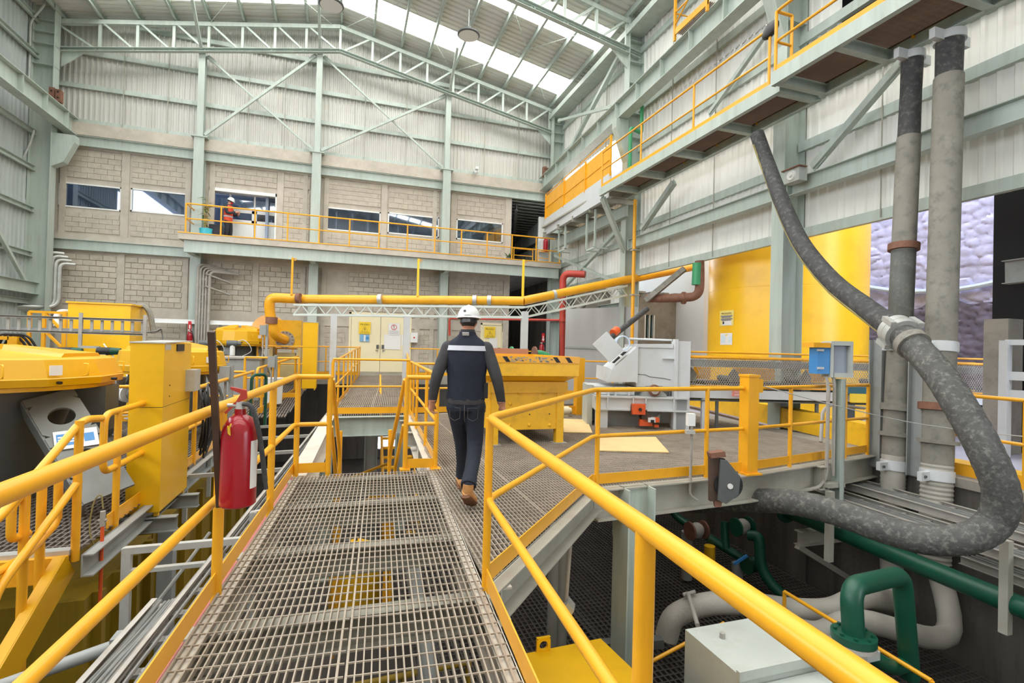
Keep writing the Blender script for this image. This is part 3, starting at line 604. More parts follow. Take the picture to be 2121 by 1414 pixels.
# crane girders
def girder(x, label, face, railm):
    o = thing('crane_girder', label, 'girder', (x, 6, 8.55))
    zc = lambda y: 8.88 if x < 0 else 9.02+(21.9-y)*0.052
    y0 = YF+0.5 if x < 0 else 3.0
    MB().ibeam((x, y0, zc(y0)), (x, 21.9, zc(21.9)), 0.62, 0.34, 0.022).build('beam', steel, o, smooth=False)
    MB().bar((x, y0, zc(y0)+0.345), (x, 21.9, zc(21.9)+0.345), 0.1, 0.07).build('crane_rail', railm, o, smooth=False)
    y = y0+0.5
    while y < 21.5: MB().box(x-0.16, y, zc(y)-0.28, x+0.16, y+0.015, zc(y)+0.28).build('stiffener', steel, o, smooth=False); y += 1.27
girder(8.4, 'pale green crane runway girder on the right wall with web stiffeners', -1, steel_d)
girder(-9.45, 'crane runway girder on the left wall with brown rail on top', 1, rust)
for x, y, lab in ((-9.45, 20.7, 'orange-brown end stop block on the left crane rail'), (8.4, 21.4, 'small rusty end stop on the right crane rail')):
    o = thing('rail_stop', lab, 'stop', (x, y, 9.26)); MB().box(x-0.16, y-0.05, 9.26, x-0.01, y+0.15, 9.7).box(x+0.02, y-0.05, 9.26, x+0.16, y+0.15, 9.66).build('block', rust, o, smooth=False)
    MB().cyl((x-0.09, y-0.06, 9.58), (x-0.09, y-0.04, 9.58), 0.03, n=8).cyl((x+0.09, y-0.06, 9.58), (x+0.09, y-0.04, 9.58), 0.03, n=8).cyl((x+0.09, y-0.06, 9.38), (x+0.09, y-0.04, 9.38), 0.03, n=8).build('bolt', black, o)
# lower lip beam of the right wall and wide rail beams
for x, y0, y1, z, h, lab in ((8.75, 8.6, 14.65, 4.95, 0.32, 'deep pale beam along the right wall between the two columns'), (8.75, YF, 8.3, 4.95, 0.32, 'deep pale beam along the right wall right of the thick column'), (8.75, 15.0, 21.2, 2.9, 0.36, 'pale beam under the yellow sloping pipe near the right far corner')):
    o = thing('wall_beam', lab, 'beam', (x, (y0+y1)/2, z)); MB().ibeam((x, y0, z), (x, y1, z), h, 0.2).build('beam', steel, o, smooth=False)
    for y in (y0+0.03, y1-0.03): MB().box(x-0.13, y-0.012, z-h/2-0.04, x+0.13, y+0.012, z+h/2).build('end_plate', steel, o, smooth=False)

# ================================================================== RAILINGS
def rail(label, pts, posts=None, h=1.05, r=0.024, mid=0.52, kick=0.1, m=yellow, name='handrail', group=None, rise=None, n=8, kickoff=0.0, plates=False, ends=(False, False)):
    """pts: base polyline on the deck; posts: list of points (default the polyline's own)"""
    pts = [Vector(p) for p in pts]; posts = [Vector(p) for p in (posts or pts)]
    o = thing(name, label, 'railing', (pts[0]+pts[-1])/2, group); Z = Vector((0, 0, 1))
    top = [p+Z*h for p in pts]
    MB().tube(bend(top, 0.09, 4) if len(top) > 2 else top, r, n+2).build('top_rail', m, o)
    if mid: MB().tube(bend([p+Z*mid for p in pts], 0.09, 4) if len(top) > 2 else [p+Z*mid for p in pts], r*0.85, n).build('mid_rail', m, o)
    for p in posts:
        MB().cyl(p-Z*0.06, p+Z*(h), r, n=n).build('post', m, o)
        if plates: MB().box(p.x-0.06, p.y-0.06, p.z-0.02, p.x+0.06, p.y+0.06, p.z+0.006).build('foot_plate', m, o, smooth=False)
    if kick:
        b = MB()
        for a, c in zip(pts[:-1], pts[1:]): b.bar(a+Z*kick/2, c+Z*kick/2, 0.008, kick, off=(kickoff, 0.01))
        b.build('kick_plate', m, o, smooth=False)
    return o
def spaced(a, b, n): a, b = Vector(a), Vector(b); return [a.lerp(b, i/n) for i in range(n+1)]

# ================================================================== BALCONY
bal = thing('balcony', 'concrete balcony slab with yellow edge running along the block wall', 'balcony', (1.5, 20.6, 4.4))
MB().box(-5.75, 20.55, 5.0, 8.85, YB, 5.22).build('slab', mortar, bal, smooth=False)
MB().box(-5.76, 20.53, 5.215, 8.86, 20.6, 5.25).build('edge_strip', yellow, bal, smooth=False)
MB().chan((-5.6, 20.68, 4.78), (8.8, 20.68, 4.78), 0.42, 0.12, 0.014, side=-1).build('edge_beam', steel, bal, smooth=False)
for x in COLX[1:]: MB().ibeam((x, 20.7, 4.74), (x, YB-0.4, 4.74), 0.36, 0.2).build('cantilever_bracket', steel, bal, smooth=False)
for x in (-4.4, -3.4, -2.4, -0.2, 0.8, 1.8, 2.8, 5.0, 6.2, 7.4): MB().prism([(x, 20.72, 4.58), (x, 21.4, 4.98), (x, 20.72, 4.98)], (0.015, 0, 0)).build('rib', steel, bal, smooth=False)
P = [(-5.55, 21.9, 5.22), (-5.55, 20.62, 5.22), (8.8, 20.62, 5.22)]
rail('long yellow balcony railing in front of the offices', P, [(-5.55, 21.6, 5.22)]+spaced(P[1], P[2], 13), 1.06, 0.028, 0.53, 0)
rail('small yellow railing at the far end of the balcony beside the dark passage', [(7.0, 21.6, 5.22), (7.9, 21.6, 5.22)], None, 0.7, 0.02, 0.4, 0)
rail('low yellow railing leaning at the balcony end under the red extinguisher', [(8.05, 21.3, 5.22), (8.6, 21.3, 5.22)], None, 0.6, 0.02, 0.3, 0)

# ================================================================== CATWALKS ON THE RIGHT WALL
def catwalk(label, y0, y1, xf, xb, z, crossY):
    o = thing('catwalk', label, 'catwalk', ((xf+xb)/2, (y0+y1)/2, z))
    MB().chan((xf, y0, z+0.12), (xf, y1, z+0.12), 0.24, 0.09, 0.012, side=1).build('front_beam', steel, o, smooth=False)
    MB().chan((xb, y0, z+0.12), (xb, y1, z+0.12), 0.24, 0.09, 0.012, side=-1).build('rear_beam', steel, o, smooth=False)
    b = MB(); x = xf+0.06
    while x < xb-0.04: b.box(x, y0, z+0.2, x+0.006, y1, z+0.24); x += 0.037
    y = y0
    while y < y1: b.box(xf+0.05, y, z+0.228, xb-0.05, y+0.008, z+0.242); y += 0.1
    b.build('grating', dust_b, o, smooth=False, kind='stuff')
    for y in crossY: MB().ibeam((xf, y, z+0.09), (xb, y, z+0.09), 0.18, 0.12, 0.012).build('cross_beam', steel, o, smooth=False)
    return o
cw = catwalk('long steel catwalk with brown grating high along the right wall', -3.0, 7.25, 7.15, 8.35, 6.32, (-1.5, 0.6, 2.6, 4.6, 6.0, 7.15))
cw = catwalk('far stretch of the catwalk, left of the step in its beam', 7.3, 14.3, 7.4, 8.4, 6.3, (7.4, 9.0, 10.6, 12.2, 13.6))
rail('yellow railing on the far stretch of the catwalk', [(7.44, 7.6, 6.54), (7.44, 14.2, 6.54)], spaced((7.44, 7.6, 6.54), (7.44, 14.2, 6.54), 3), 1.1, 0.026, 0.55, 0.1)
rail('yellow railing on the near stretch of the catwalk, at the top right', [(7.55, 7.2, 6.56), (7.19, 7.2, 6.56), (7.19, -2.5, 6.56)], [(7.55, 7.2, 6.56)]+spaced((7.19, 7.2, 6.56), (7.19, -2.5, 6.56), 5), 1.1, 0.028, 0.55, 0.1)
rail('rear yellow railing on the far stretch of the catwalk', [(8.36, 7.6, 6.54), (8.36, 12.6, 6.54)], spaced((8.36, 7.6, 6.54), (8.36, 12.6, 6.54), 4), 0.6, 0.022, 0, 0)
rail('rear yellow railing of the catwalk by the dark doorway', [(8.3, 5.6, 6.56), (8.3, 4.6, 6.56)], None, 0.55, 0.025, 0, 0)
# platform with yellow panels
pf = thing('panelled_platform', 'grey platform with solid yellow parapet panels below the crane girder', 'platform', (7.8, 17, 6.3))
MB().chan((7.75, 14.3, 6.5), (7.95, 20.3, 6.5), 0.36, 0.12, 0.014, side=1).build('edge_beam', lightgrey, pf, smooth=False)
MB().bar((7.8, 14.3, 6.89), (7.97, 20.3, 6.82), 0.06, 0.42).build('upper_fascia', lightgrey, pf, smooth=False)
MB().box(7.8, 14.3, 6.62, 8.9, 20.3, 6.68).build('floor_plate', steel_d, pf, smooth=False)
PXF = lambda y: 7.82+(y-14.3)*0.028
for y0, y1 in ((14.35, 16.2), (16.24, 18.2), (18.24, 20.25)):
    MB().bar((PXF(y0), y0, 7.58), (PXF(y1), y1, 7.53), 0.03, 0.98).build('parapet_panel', yellow, pf, smooth=False)
    MB().bar((PXF(y0)-0.025, y0, 7.56), (PXF(y1)-0.025, y1, 7.51), 0.02, 0.045).build('panel_rib', yellow, pf, smooth=False)
for y in (14.3, 16.2, 18.2, 20.25): MB().box(7.76+(y-14.3)*0.028, y, 7.0, 7.82+(y-14.3)*0.028, y+0.05, 8.3 if y < 15 else 8.1).build('panel_post', yellow, pf, smooth=False)
MB().tube([(7.8, 14.3, 8.28), (7.97, 20.3, 8.08)], 0.022, 8).build('parapet_rail', yellow, pf)
for y, z in ((14.5, 6.3), (15.8, 6.3), (17.2, 6.3), (18.6, 6.3), (20.1, 6.3)): MB().ibeam((7.8, y, z-0.0), (8.9, y, z-0.0), 0.2, 0.12, 0.012).build('cross_beam', steel_d, pf, smooth=False)
MB().ibeam((8.5, 14.4, 6.0), (8.5, 20.3, 6.0), 0.4, 0.18).build('rear_beam', steel, pf, smooth=False)
# hanging frames under the platform
for px, a, c, lab in ((1225, 435, 515, 'square steel frame hanging under the panelled platform, nearer the column'), (1165, 465, 518, 'square steel frame hanging under the panelled platform, nearer the balcony')):
    q = GX(px, a, 8.0); o = thing('hanging_bracket', lab, 'frame', (q.x, q.y, q.z-1.2)); z1 = 6.3; z0 = GX(px, c, 8.0).z; yy = q.y
    for dy in (-0.32, 0.32): MB().bar((8.0, yy+dy, z0), (8.0, yy+dy, z1), 0.06, 0.06).build('hanger', steel, o, smooth=False)
    MB().bar((8.0, yy-0.35, z0), (8.0, yy+0.35, z0), 0.06, 0.06).bar((8.0, yy-0.32, z0), (8.5, yy-0.32, z0), 0.05, 0.05).bar((8.0, yy+0.32, z0), (8.5, yy+0.32, z0), 0.05, 0.05).build('cross_bar', steel, o, smooth=False)
# small upper landing on the crane girder
lp = thing('upper_landing', 'small yellow railed landing on top of the crane girder, top centre right', 'platform', (8.55, 11.0, 9.9))
b = MB()
for k in range(14): b.box(8.2+k*0.05, 10.3, 10.06, 8.206+k*0.05, 11.65, 10.1)
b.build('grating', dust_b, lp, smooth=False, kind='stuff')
MB().box(8.15, 10.3, 10.0, 8.18, 11.65, 10.16).build('kick_plate', yellow, lp, smooth=False)
for y in (10.3, 11.6): MB().box(8.14, y, 9.85, 8.2, y+0.06, 11.25).build('post', yellow, lp, smooth=False)
for z in (10.62, 11.2): MB().cyl((8.17, 10.3, z), (8.17, 11.65, z), 0.022, n=8).build('rail', yellow, lp)
MB().cyl((8.17, 11.65, 10.25), (8.17, 10.33, 11.15), 0.02, n=8).cyl((8.17, 11.65, 11.2), (8.8, 11.65, 11.2), 0.02, n=8).cyl((8.17, 11.65, 10.62), (8.8, 11.65, 10.62), 0.02, n=8).build('brace', yellow, lp)
# high bay lamps
for x, lab in ((3.8, 'round high bay lamp hanging over the middle of the hall, right one'), (-0.8, 'round high bay lamp at the top edge of the picture, left one')):
    o = thing('high_bay_lamp', lab, 'lamp', (x, 17.6, 12.5)); z = 12.5
    MB().lathe([(0.36, z), (0.4, z+0.03), (0.4, z+0.07), (0.15, z+0.12), (0.13, z+0.3), (0.02, z+0.34)], (x, 17.6, 0), n=24).build('housing', darkgrey, o)
    MB().lathe([(0.01, z-0.006), (0.35, z-0.006), (0.35, z+0.004), (0.01, z+0.004)], (x, 17.6, 0), n=24).build('lens', lampglass, o)
    MB().cyl((x, 17.6, z+0.33), (x, 17.6, roofz(x)-0.2), 0.015, n=6).build('hanger', galv, o)
# ================================================================== DECKS OF OPEN GRATING
def clip(poly, p, d):
    """interval of the line p+s*d inside a convex plan polygon"""
    lo, hi = -1e9, 1e9; n = len(poly); A = sum(poly[i][0]*poly[(i+1)%n][1]-poly[(i+1)%n][0]*poly[i][1] for i in range(n)); sg = 1 if A > 0 else -1
    for i in range(n):
        ax, ay = poly[i]; bx, by = poly[(i+1)%n]; nx, ny = -(by-ay)*sg, (bx-ax)*sg
        den = nx*d[0]+ny*d[1]; num = nx*(p[0]-ax)+ny*(p[1]-ay)
        if abs(den) < 1e-9:
            if num < 0: return None
            continue
        t = -num/den
        if den > 0: lo = max(lo, t)
        else: hi = min(hi, t)
    return (lo, hi) if hi-lo > 0.01 else None
def grating(parent, poly, z=0.0, d=(0, 1), pitch=0.037, cp=0.1, bw=0.007, bh=0.03, m=dust, panel=1.0, edge=True):
    """z: height or function of (x,y). bearing bars along d, cross rods across; one mesh per panel"""
    zf = z if callable(z) else (lambda x, y: z)
    L = math.hypot(*d); d = (d[0]/L, d[1]/L); c = (d[1], -d[0]); us = [p[0]*c[0]+p[1]*c[1] for p in poly]; vs_ = [p[0]*d[0]+p[1]*d[1] for p in poly]
    u0, u1 = min(us), max(us); v0, v1 = min(vs_), max(vs_); np_ = max(1, int(round((u1-u0)/panel))); pw = (u1-u0)/np_
    for k in range(np_):
        a = u0+k*pw; b = a+pw-0.008; q = MB(); u = a+0.004
        while u <= b:
            s = clip(poly, (c[0]*u, c[1]*u), d)
            if s:
                w = bw*1.6 if (u-a < 0.01 or b-u < pitch) else bw
                P0 = (c[0]*u+d[0]*s[0], c[1]*u+d[1]*s[0]); P1 = (c[0]*u+d[0]*s[1], c[1]*u+d[1]*s[1])
                q.bar((*P0, zf(*P0)-bh/2), (*P1, zf(*P1)-bh/2), w, bh)
            u += pitch
        v = math.ceil(v0/cp)*cp
        while v < v1:
            s = clip(poly, (d[0]*v, d[1]*v), c)
            if s:
                s0, s1 = max(s[0], a), min(s[1], b)
                if s1-s0 > 0.02:
                    P0 = (d[0]*v+c[0]*s0, d[1]*v+c[1]*s0); P1 = (d[0]*v+c[0]*s1, d[1]*v+c[1]*s1)
                    q.bar((*P0, zf(*P0)-0.003), (*P1, zf(*P1)-0.003), bw*0.9, 0.008)
            v += cp
        if q.v: q.build('grating_panel', m, parent, smooth=False, kind='stuff')
# ---- the near walkway
LE = lambda y: -0.9+0.062*y          # left edge of the near walkway
RE = lambda y: 0.665+0.062*y         # its right edge
wk = thing('walkway_deck', 'open grating walkway in the foreground with dusty bars', 'walkway', (0, 3.5, -0.35))
grating(wk, [(LE(0.3), 0.3), (RE(0.3), 0.3), (RE(6.12), 6.12), (LE(6.12), 6.12)], 0.0, (0.062, 1), panel=0.8)
for y in (1.9, 3.05, 4.05, 5.12, 6.05): MB().ibeam((LE(y)-0.05, y, -0.14), (RE(y)+0.05, y+0.0, -0.14), 0.2, 0.12, 0.012).build('joist', steel_d, wk, smooth=False)
for e in (LE, RE): MB().chan((e(0.3), 0.3, -0.14), (e(6.15), 6.15, -0.14), 0.24, 0.08, 0.012, side=(1 if e is LE else -1)).build('edge_channel', beam_w, wk, smooth=False)
MB().box(0, 0, 0, 0.001, 0.001, 0.001)
# ---- right hand deck, in convex pieces
dk = thing('grating_deck', 'wide grating deck on the right under the yellow hopper and grey crusher', 'walkway', (4.5, 8, -0.4))
def inset(p): return p
grating(dk, [(0.875, 3.12), (2.62, 5.06), (2.62, 11.0), (1.32, 11.1), (1.03, 6.12)], 0.0, (0, 1), panel=0.9)
grating(dk, [(2.63, 5.06), (4.86, 5.24), (7.84, 5.84), (7.84, 12.6), (2.63, 11.0)], 0.0, (0, 1), panel=0.95)
MB().box(7.84, 5.9, -0.34, 8.35, 13.0, -0.02).build('concrete_edge', concrete, dk, smooth=False)
fe0, fe1, fe2 = V(2.62, 5.02, -0.2), V(4.86, 5.2, -0.2), V(7.85, 5.8, -0.2)
MB().ibeam(fe0, fe1, 0.34, 0.2, 0.016).ibeam(fe1, fe2, 0.34, 0.2, 0.016).build('front_beam', steel_d, dk, smooth=False)
MB().chan((0.86, 3.08, -0.14), (2.62, 5.03, -0.14), 0.24, 0.1, 0.012, side=1).build('edge_channel', steel_d, dk, smooth=False)
for y in (6.3, 7.6, 9.0, 10.4): MB().ibeam((1.05, y, -0.16), (7.8, y, -0.16), 0.24, 0.14, 0.012).build('joist', steel_d, dk, smooth=False)
for x in (4.6, 6.3): MB().ibeam((x, 5.3, -0.2), (x, 12, -0.2), 0.32, 0.16, 0.014).build('girder', steel_d, dk, smooth=False)
MB().box(0.93, 3.2, -0.042, 1.06, 6.1, -0.034).build('dusty_bearing_strip', dust, dk, smooth=False)
MB().ibeam((0.98, 3.1, -0.15), (1.02, 6.1, -0.15), 0.22, 0.14).ibeam((1.06, 6.1, -0.2), (1.34, 11.1, -0.2), 0.36, 0.2).build('edge_beam', beam_w, dk, smooth=False)
MB().ibeam((1.3, 11.05, -0.2), (7.8, 12.6, -0.2), 0.34, 0.2).build('rear_beam', steel_d, dk, smooth=False)
# ---- far walkway, ramping gently up to the cream door
RZ = lambda x, y: max(0.0, min(0.28, (y-11.15)*0.032))
LF = lambda y: -0.28+0.085*(y-11.15); RF = lambda y: 1.3+0.098*(y-11.15)
fw_ = thing('far_walkway', 'far grating walkway leading up to the cream double door', 'walkway', (0.8, 15, -0.3))
for a, c in ((11.15, 14.1), (14.1, 17.0), (17.0, 19.95)):
    grating(fw_, [(LF(a), a), (RF(a), a), (RF(c), c), (LF(c), c)], RZ, (0.09, 1), pitch=0.045, cp=0.1, bw=0.012, panel=0.8)
for e in (LF, RF): MB().bar((e(11.15), 11.15, -0.16), (e(19.9), 19.9, 0.1), 0.12, 0.26).build('edge_beam', steel_d, fw_, smooth=False)
MB().ibeam((-0.4, 11.1, -0.24), (1.35, 11.1, -0.24), 0.4, 0.2).build('end_beam', steel, fw_, smooth=False)
for y in (12.6, 14.1, 15.6, 17.1, 18.6): MB().box(LF(y), y-0.05, RZ(0, y)-0.2, RF(y), y+0.05, RZ(0, y)-0.04).build('joist', steel_d, fw_, smooth=False)
wbm = thing('longitudinal_beam', 'dusty white beam bridging the gap left of the opening in the walkway', 'beam', (-0.4, 8.6, -0.3))
MB().ibeam((-0.5, 6.2, -0.22), (-0.3, 11.2, -0.22), 0.4, 0.2).build('beam', beam_w, wbm, smooth=False)
# ---- left deck
ld = thing('left_deck', 'dusty grating deck on the left around the yellow lidded concentrators', 'walkway', (-3.3, 9, -0.55))
LDZ = lambda x, y: -0.25+max(0.0, min(0.45, (y-12.8)*0.09))
grating(ld, [(-4.9, 5.12), (-2.02, 5.12), (-2.0, 12.8), (-4.9, 12.8)], -0.25, (0, 1), pitch=0.05, bw=0.014, m=dust_d, panel=0.95, cp=0.11)
grating(ld, [(-4.9, 12.8), (-1.3, 12.8), (-1.0, 19.9), (-4.9, 19.9)], LDZ, (0, 1), pitch=0.06, bw=0.03, m=dust_d, panel=1.2, cp=0.3)
grating(ld, [(-4.6, 1.2), (-2.25, 1.2), (-2.2, 4.7), (-4.6, 4.7)], -0.82, (0, 1), pitch=0.045, bw=0.012, m=dust_d, panel=1.0)
MB().box(-4.9, 5.03, -0.29, -2.1, 5.12, -0.245).build('checker_nosing', galv, ld, smooth=False)
MB().box(-4.9, 4.98, -0.48, -2.1, 5.03, -0.28).build('riser_plate', yellow, ld, smooth=False)
MB().box(-4.6, 4.62, -0.98, -2.2, 4.7, -0.8).build('landing_edge', yellow, ld, smooth=False)
MB().chan((-2.0, 5.0, -0.37), (-1.98, 12.8, -0.37), 0.18, 0.08, 0.012, side=1).build('edge_channel', midgrey, ld, smooth=False)
MB().chan((-2.1, 5.05, -0.36), (-2.16, 4.35, -0.86), 0.22, 0.08, 0.012, side=1).chan((-2.16, 4.4, -0.9), (-2.16, 1.2, -0.9), 0.16, 0.06, 0.012, side=1).build('stair_stringer', yellow_lid, ld, smooth=False)
MB().chan((-2.12, 4.2, -1.08), (-2.12, 1.2, -1.08), 0.16, 0.1, 0.014, side=1).build('stringer_channel', midgrey, ld, smooth=False)
for y in (6.5, 9.2, 11.9): MB().ibeam((-4.9, y, -0.42), (-2.05, y, -0.42), 0.26, 0.14).build('joist', midgrey, ld, smooth=False)
# yellow sheeted tanks under the left deck
for k, (y0, y1) in enumerate(((1.0, 4.2), (5.7, 7.4), (7.45, 10.6), (10.65, 13.8))):
    if k == 0: continue
    o = thing('under_deck_tank', 'yellow ribbed tank wall below the left deck, %s' % ('closest to the camera', 'under the yellow cabinet', 'behind the red extinguisher', 'farthest, with black scrawl')[k], 'tank', (-2.9, (y0+y1)/2, FLOORZ))
    zt = -0.95
    b = MB(); b.box(-3.6, y0, FLOORZ, -2.25, y1, zt); b.build('shell', yellow_shade, o, smooth=False)
    b = MB()
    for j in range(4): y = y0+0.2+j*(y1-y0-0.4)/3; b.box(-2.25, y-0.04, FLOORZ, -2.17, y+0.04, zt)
    b.build('rib', yellow_shade, o, smooth=False)
    if k == 3: lettering(o, 'O.V', 0.5, (-2.16, 11.9, -1.05), (0, 1, 0), (0, 0, 1), print_k)
# ---- lower level gratings and steel
lg = thing('lower_grating', 'shade-darkened grating floor of the level below, seen through the gap on the right', 'floor', (4.4, 6.5, -2.6))
grating(lg, [(0.9, 2.6), (7.7, 2.6), (7.7, 12.0), (0.9, 12.0)], -2.45, (0, 1), pitch=0.075, cp=0.1, bw=0.022, m=grating_shade, panel=1.2)
for x in (1.2, 3.4, 5.6): MB().ibeam((x, 2.6, -2.6), (x, 12, -2.6), 0.24, 0.14).build('joist', darkgrey, lg, smooth=False)
for x, y, lab in ((3.12, 5.0, 'thick pale green column holding up the deck corner in the pit'), (1.15, 11.0, 'column below the far end of the gap'), (-0.35, 11.0, 'column under the far walkway left corner'), (5.6, 9.5, 'column under the crusher end of the deck')):
    column(lab, x, y, FLOORZ, -0.37 if y > 6 else -0.03, 0.34 if y < 6 else 0.24, 0.32 if y < 6 else 0.24, 'x')
# dark machinery frames below the near walkway, seen through the bars
for k, (x0, y0, x1, y1, z, lab) in enumerate(((-0.75, 1.4, 0.75, 1.4, -1.3, 'nearest'), (-0.75, 2.6, 1.0, 2.75, -1.25, 'second'), (-0.6, 4.3, 1.1, 4.4, -1.3, 'third'))):
    rail('yellow railing on the level below the grating, %s of three' % lab, [(x0, y0, z-1.1), (x1, y1, z-1.1)], spaced((x0, y0, z-1.1), (x1, y1, z-1.1), 3), 1.1, 0.026, 0.55, 0, m=yellow_shade, name='lower_handrail')
uf = thing('lower_platform', 'dark steel platform under the near walkway', 'platform', (0, 3.5, -2.5))
MB().box(-1.6, 0.6, -2.46, 1.3, 5.9, -2.42).build('floor_plate', floor_m, uf, smooth=False)
for y in (1.0, 2.4, 3.9, 5.4): MB().ibeam((-1.7, y, -2.56), (1.4, y, -2.56), 0.24, 0.14).build('joist', darkgrey, uf, smooth=False)
um = thing('pump_skid', 'dark grey pump skid glimpsed below the grating', 'machine', (0.2, 3.6, -2.4))
MB().box(-0.9, 2.9, -2.42, 0.9, 4.3, -2.2).box(-0.6, 3.0, -2.2, 0.1, 4.1, -1.5).build('base_frame', darkgrey, um, smooth=False)
MB().cyl((0.25, 3.2, -1.9), (0.25, 4.1, -1.9), 0.28, n=20).cyl((-1.3, 3.6, -2.0), (-0.6, 3.6, -2.0), 0.12).build('motor', midgrey, um)
MB().tube(bend([(0.25, 3.2, -1.7), (0.25, 3.2, -0.9), (0.25, 1.0, -0.9)], 0.25), 0.09, 12).tube(bend([(0.62, 3.7, -2.2), (0.62, 3.7, -0.75), (0.7, 5.6, -0.75)], 0.25), 0.07, 12).build('pipe', midgrey, um)
# lower scene at the far end of the gap
st = thing('lower_staircase', 'steep yellow staircase on the lower level, seen through the walkway gap', 'stairs', (1.3, 13, FLOORZ))
for k in range(13): MB().box(1.0, 12.4+k*0.2, FLOORZ+0.2+k*0.22, 1.75, 12.62+k*0.2, FLOORZ+0.24+k*0.22).build('tread', yellow_w, st, smooth=False)
for x in (0.97, 1.78): MB().bar((x, 12.3, FLOORZ+0.1), (x, 15.1, FLOORZ+3.1), 0.03, 0.22).build('stringer', yellow_w, st, smooth=False)
rail('yellow handrail of the lower staircase', [(0.93, 12.4, FLOORZ+0.2), (0.93, 15.0, FLOORZ+3.0)], spaced((0.93, 12.4, FLOORZ+0.2), (0.93, 15.0, FLOORZ+3.0), 2), 0.9, 0.024, 0.45, 0, name='lower_handrail')
dt = thing('orange_drum', 'round orange-topped drum on the lower level in the gap', 'drum', (0.0, 9.6, FLOORZ))
MB().lathe([(0.42, FLOORZ), (0.44, FLOORZ+0.05), (0.44, -2.3), (0.36, -2.08), (0.15, -1.98), (0.05, -1.96)], (0.25, 9.3, 0), n=28).build('drum_shell', yellow_w, dt)
MB().cyl((0.25, 9.3, -2.0), (0.25, 9.3, -1.75), 0.02).cyl((0.1, 9.2, -2.05), (0.1, 9.2, -1.9), 0.05).build('fitting', darkgrey, dt)
for x, y, z in ((-0.2, 10.6, -0.9), (0.8, 13.5, -1.5)):
    pass
for k, (a, c, lab) in enumerate((((-0.25, 12.2, -2.6), (1.0, 12.2, -1.9), 'lower yellow slanting guard rail beyond the gap'), ((-0.25, 12.2, -1.75), (1.0, 12.2, -1.3), 'upper yellow slanting guard rail beyond the gap'))):
    MB().bar(a, c, 0.05, 0.12 if k == 0 else 0.05).build('guard_rail', yellow, None, smooth=False, label=lab, cat='railing')
for x, lab in ((-0.55, 'left'), (0.62, 'right')): column('grey lower storey post beyond the gap, %s one' % lab, x, 12.8, FLOORZ, -0.6, 0.3, 0.2, 'x', m=midgrey)

# ================================================================== HANDRAILS OF THE DECKS
LR = lambda y: -0.90+0.058*y
rail('thick yellow handrail along the left side of the foreground walkway', [(LR(0.5), 0.5, 0), (LR(6.2), 6.2, 0), (-0.17, 6.2, 0)], [(LR(3.42), 3.42, 0), (LR(4.95), 4.95, 0), (LR(6.15)+0.03, 6.2, 0), (-0.17, 6.2, 0), (LR(1.0), 1.0, 0)], 1.1, 0.03, 0.56, 0.11, n=12)
ll = thing('stair_handrail', 'yellow handrails diving down through the walkway gap to the level below', 'railing', (0.25, 6.7, -2.4))
for sx, xa in ((1, -0.15), (-1, 0.68)):
    MB().tube(bend([(xa, 6.25, 1.07), (xa+0.1*sx, 6.9, 0.05), (xa+0.12*sx, 7.0, -2.4)], 0.1), 0.026, 10).build('upper_rail', yellow, ll); MB().tube(bend([(xa, 6.25, 0.52), (xa+0.06*sx, 6.6, -0.1), (xa+0.08*sx, 6.65, -2.4)], 0.1), 0.024, 10).build('lower_rail', yellow, ll)
    MB().cyl((xa+0.1*sx, 6.95, -2.4), (xa+0.1*sx, 6.95, 0.35), 0.026).build('post', yellow, ll)
RR = lambda y: 0.655+0.07*y
rail('thick yellow handrail right of the foreground walkway, bending along the deck edge', [(RR(0.35), 0.35, 0), (0.865, 3.07, 0), (2.6, 5.03, 0), (4.78, 5.2, 0)],
     [(RR(1.12), 1.12, 0), (0.865, 3.07, 0), (2.66, 5.04, 0), (4.2, 5.15, 0)], 1.05, 0.026, 0.54, 0.11, n=12)
rail('yellow handrail along the deck edge between the square post and the control box', [(4.98, 5.22, 0), (7.72, 5.78, 0)], [(5.75, 5.38, 0), (7.1, 5.66, 0), (7.72, 5.78, 0)], 1.05, 0.026, 0.54, 0.11)
sp = thing('square_post', 'thick square yellow post in the deck railing holding a steel cable', 'post', (4.88, 5.2, -0.03))
MB().box(4.8, 5.12, -0.02, 4.96, 5.28, 1.2).box(4.79, 5.11, 1.2, 4.97, 5.29, 1.225).build('post', yellow, sp, smooth=False); MB().box(4.76, 5.08, -0.03, 5.0, 5.32, -0.01).build('base_plate', yellow, sp, smooth=False)
MB().box(4.97, 5.14, 1.0, 5.04, 5.17, 1.17).box(4.97, 5.23, 1.0, 5.04, 5.26, 1.17).build('lug', yellow, sp, smooth=False)
MB().tube(bezier([(5.0, 5.2, 1.1), (5.9, 4.9, 0.87), (7.2, 4.6, 0.62), (8.6, 3.9, 0.5)], 6), 0.007, 6).build('steel_cable', galv, None, label='thin steel cable stretched from the square yellow post to the right', cat='cable')
rail('yellow handrail on the concrete wall behind the big hose at the right edge', [(7.98, 5.8, -0.1), (8.0, 1.6, -0.1)], [(7.98, 5.8, -0.1), (8.0, 4.0, -0.1), (8.0, 2.4, -0.1)], 1.1, 0.026, 0.55, 0.14)
rail('short yellow gate rail on the right of the gap beside the man', [(0.7, 6.2, 0), (1.06, 6.16, 0)], None, 1.1, 0.028, 0.54, 0.11, plates=True)
rail('yellow railing between the gap and the deck where the man walks', [(1.08, 6.2, 0), (1.32, 11.0, 0)], [(1.15, 7.6, 0), (1.22, 9.2, 0), (1.32, 11.0, 0)], 1.12, 0.025, 0.55, 0.1)
rail('yellow railing across the front of the far walkway', [(-0.26, 11.18, 0), (1.3, 11.18, 0)], None, 1.15, 0.025, 0.58, 0.13)
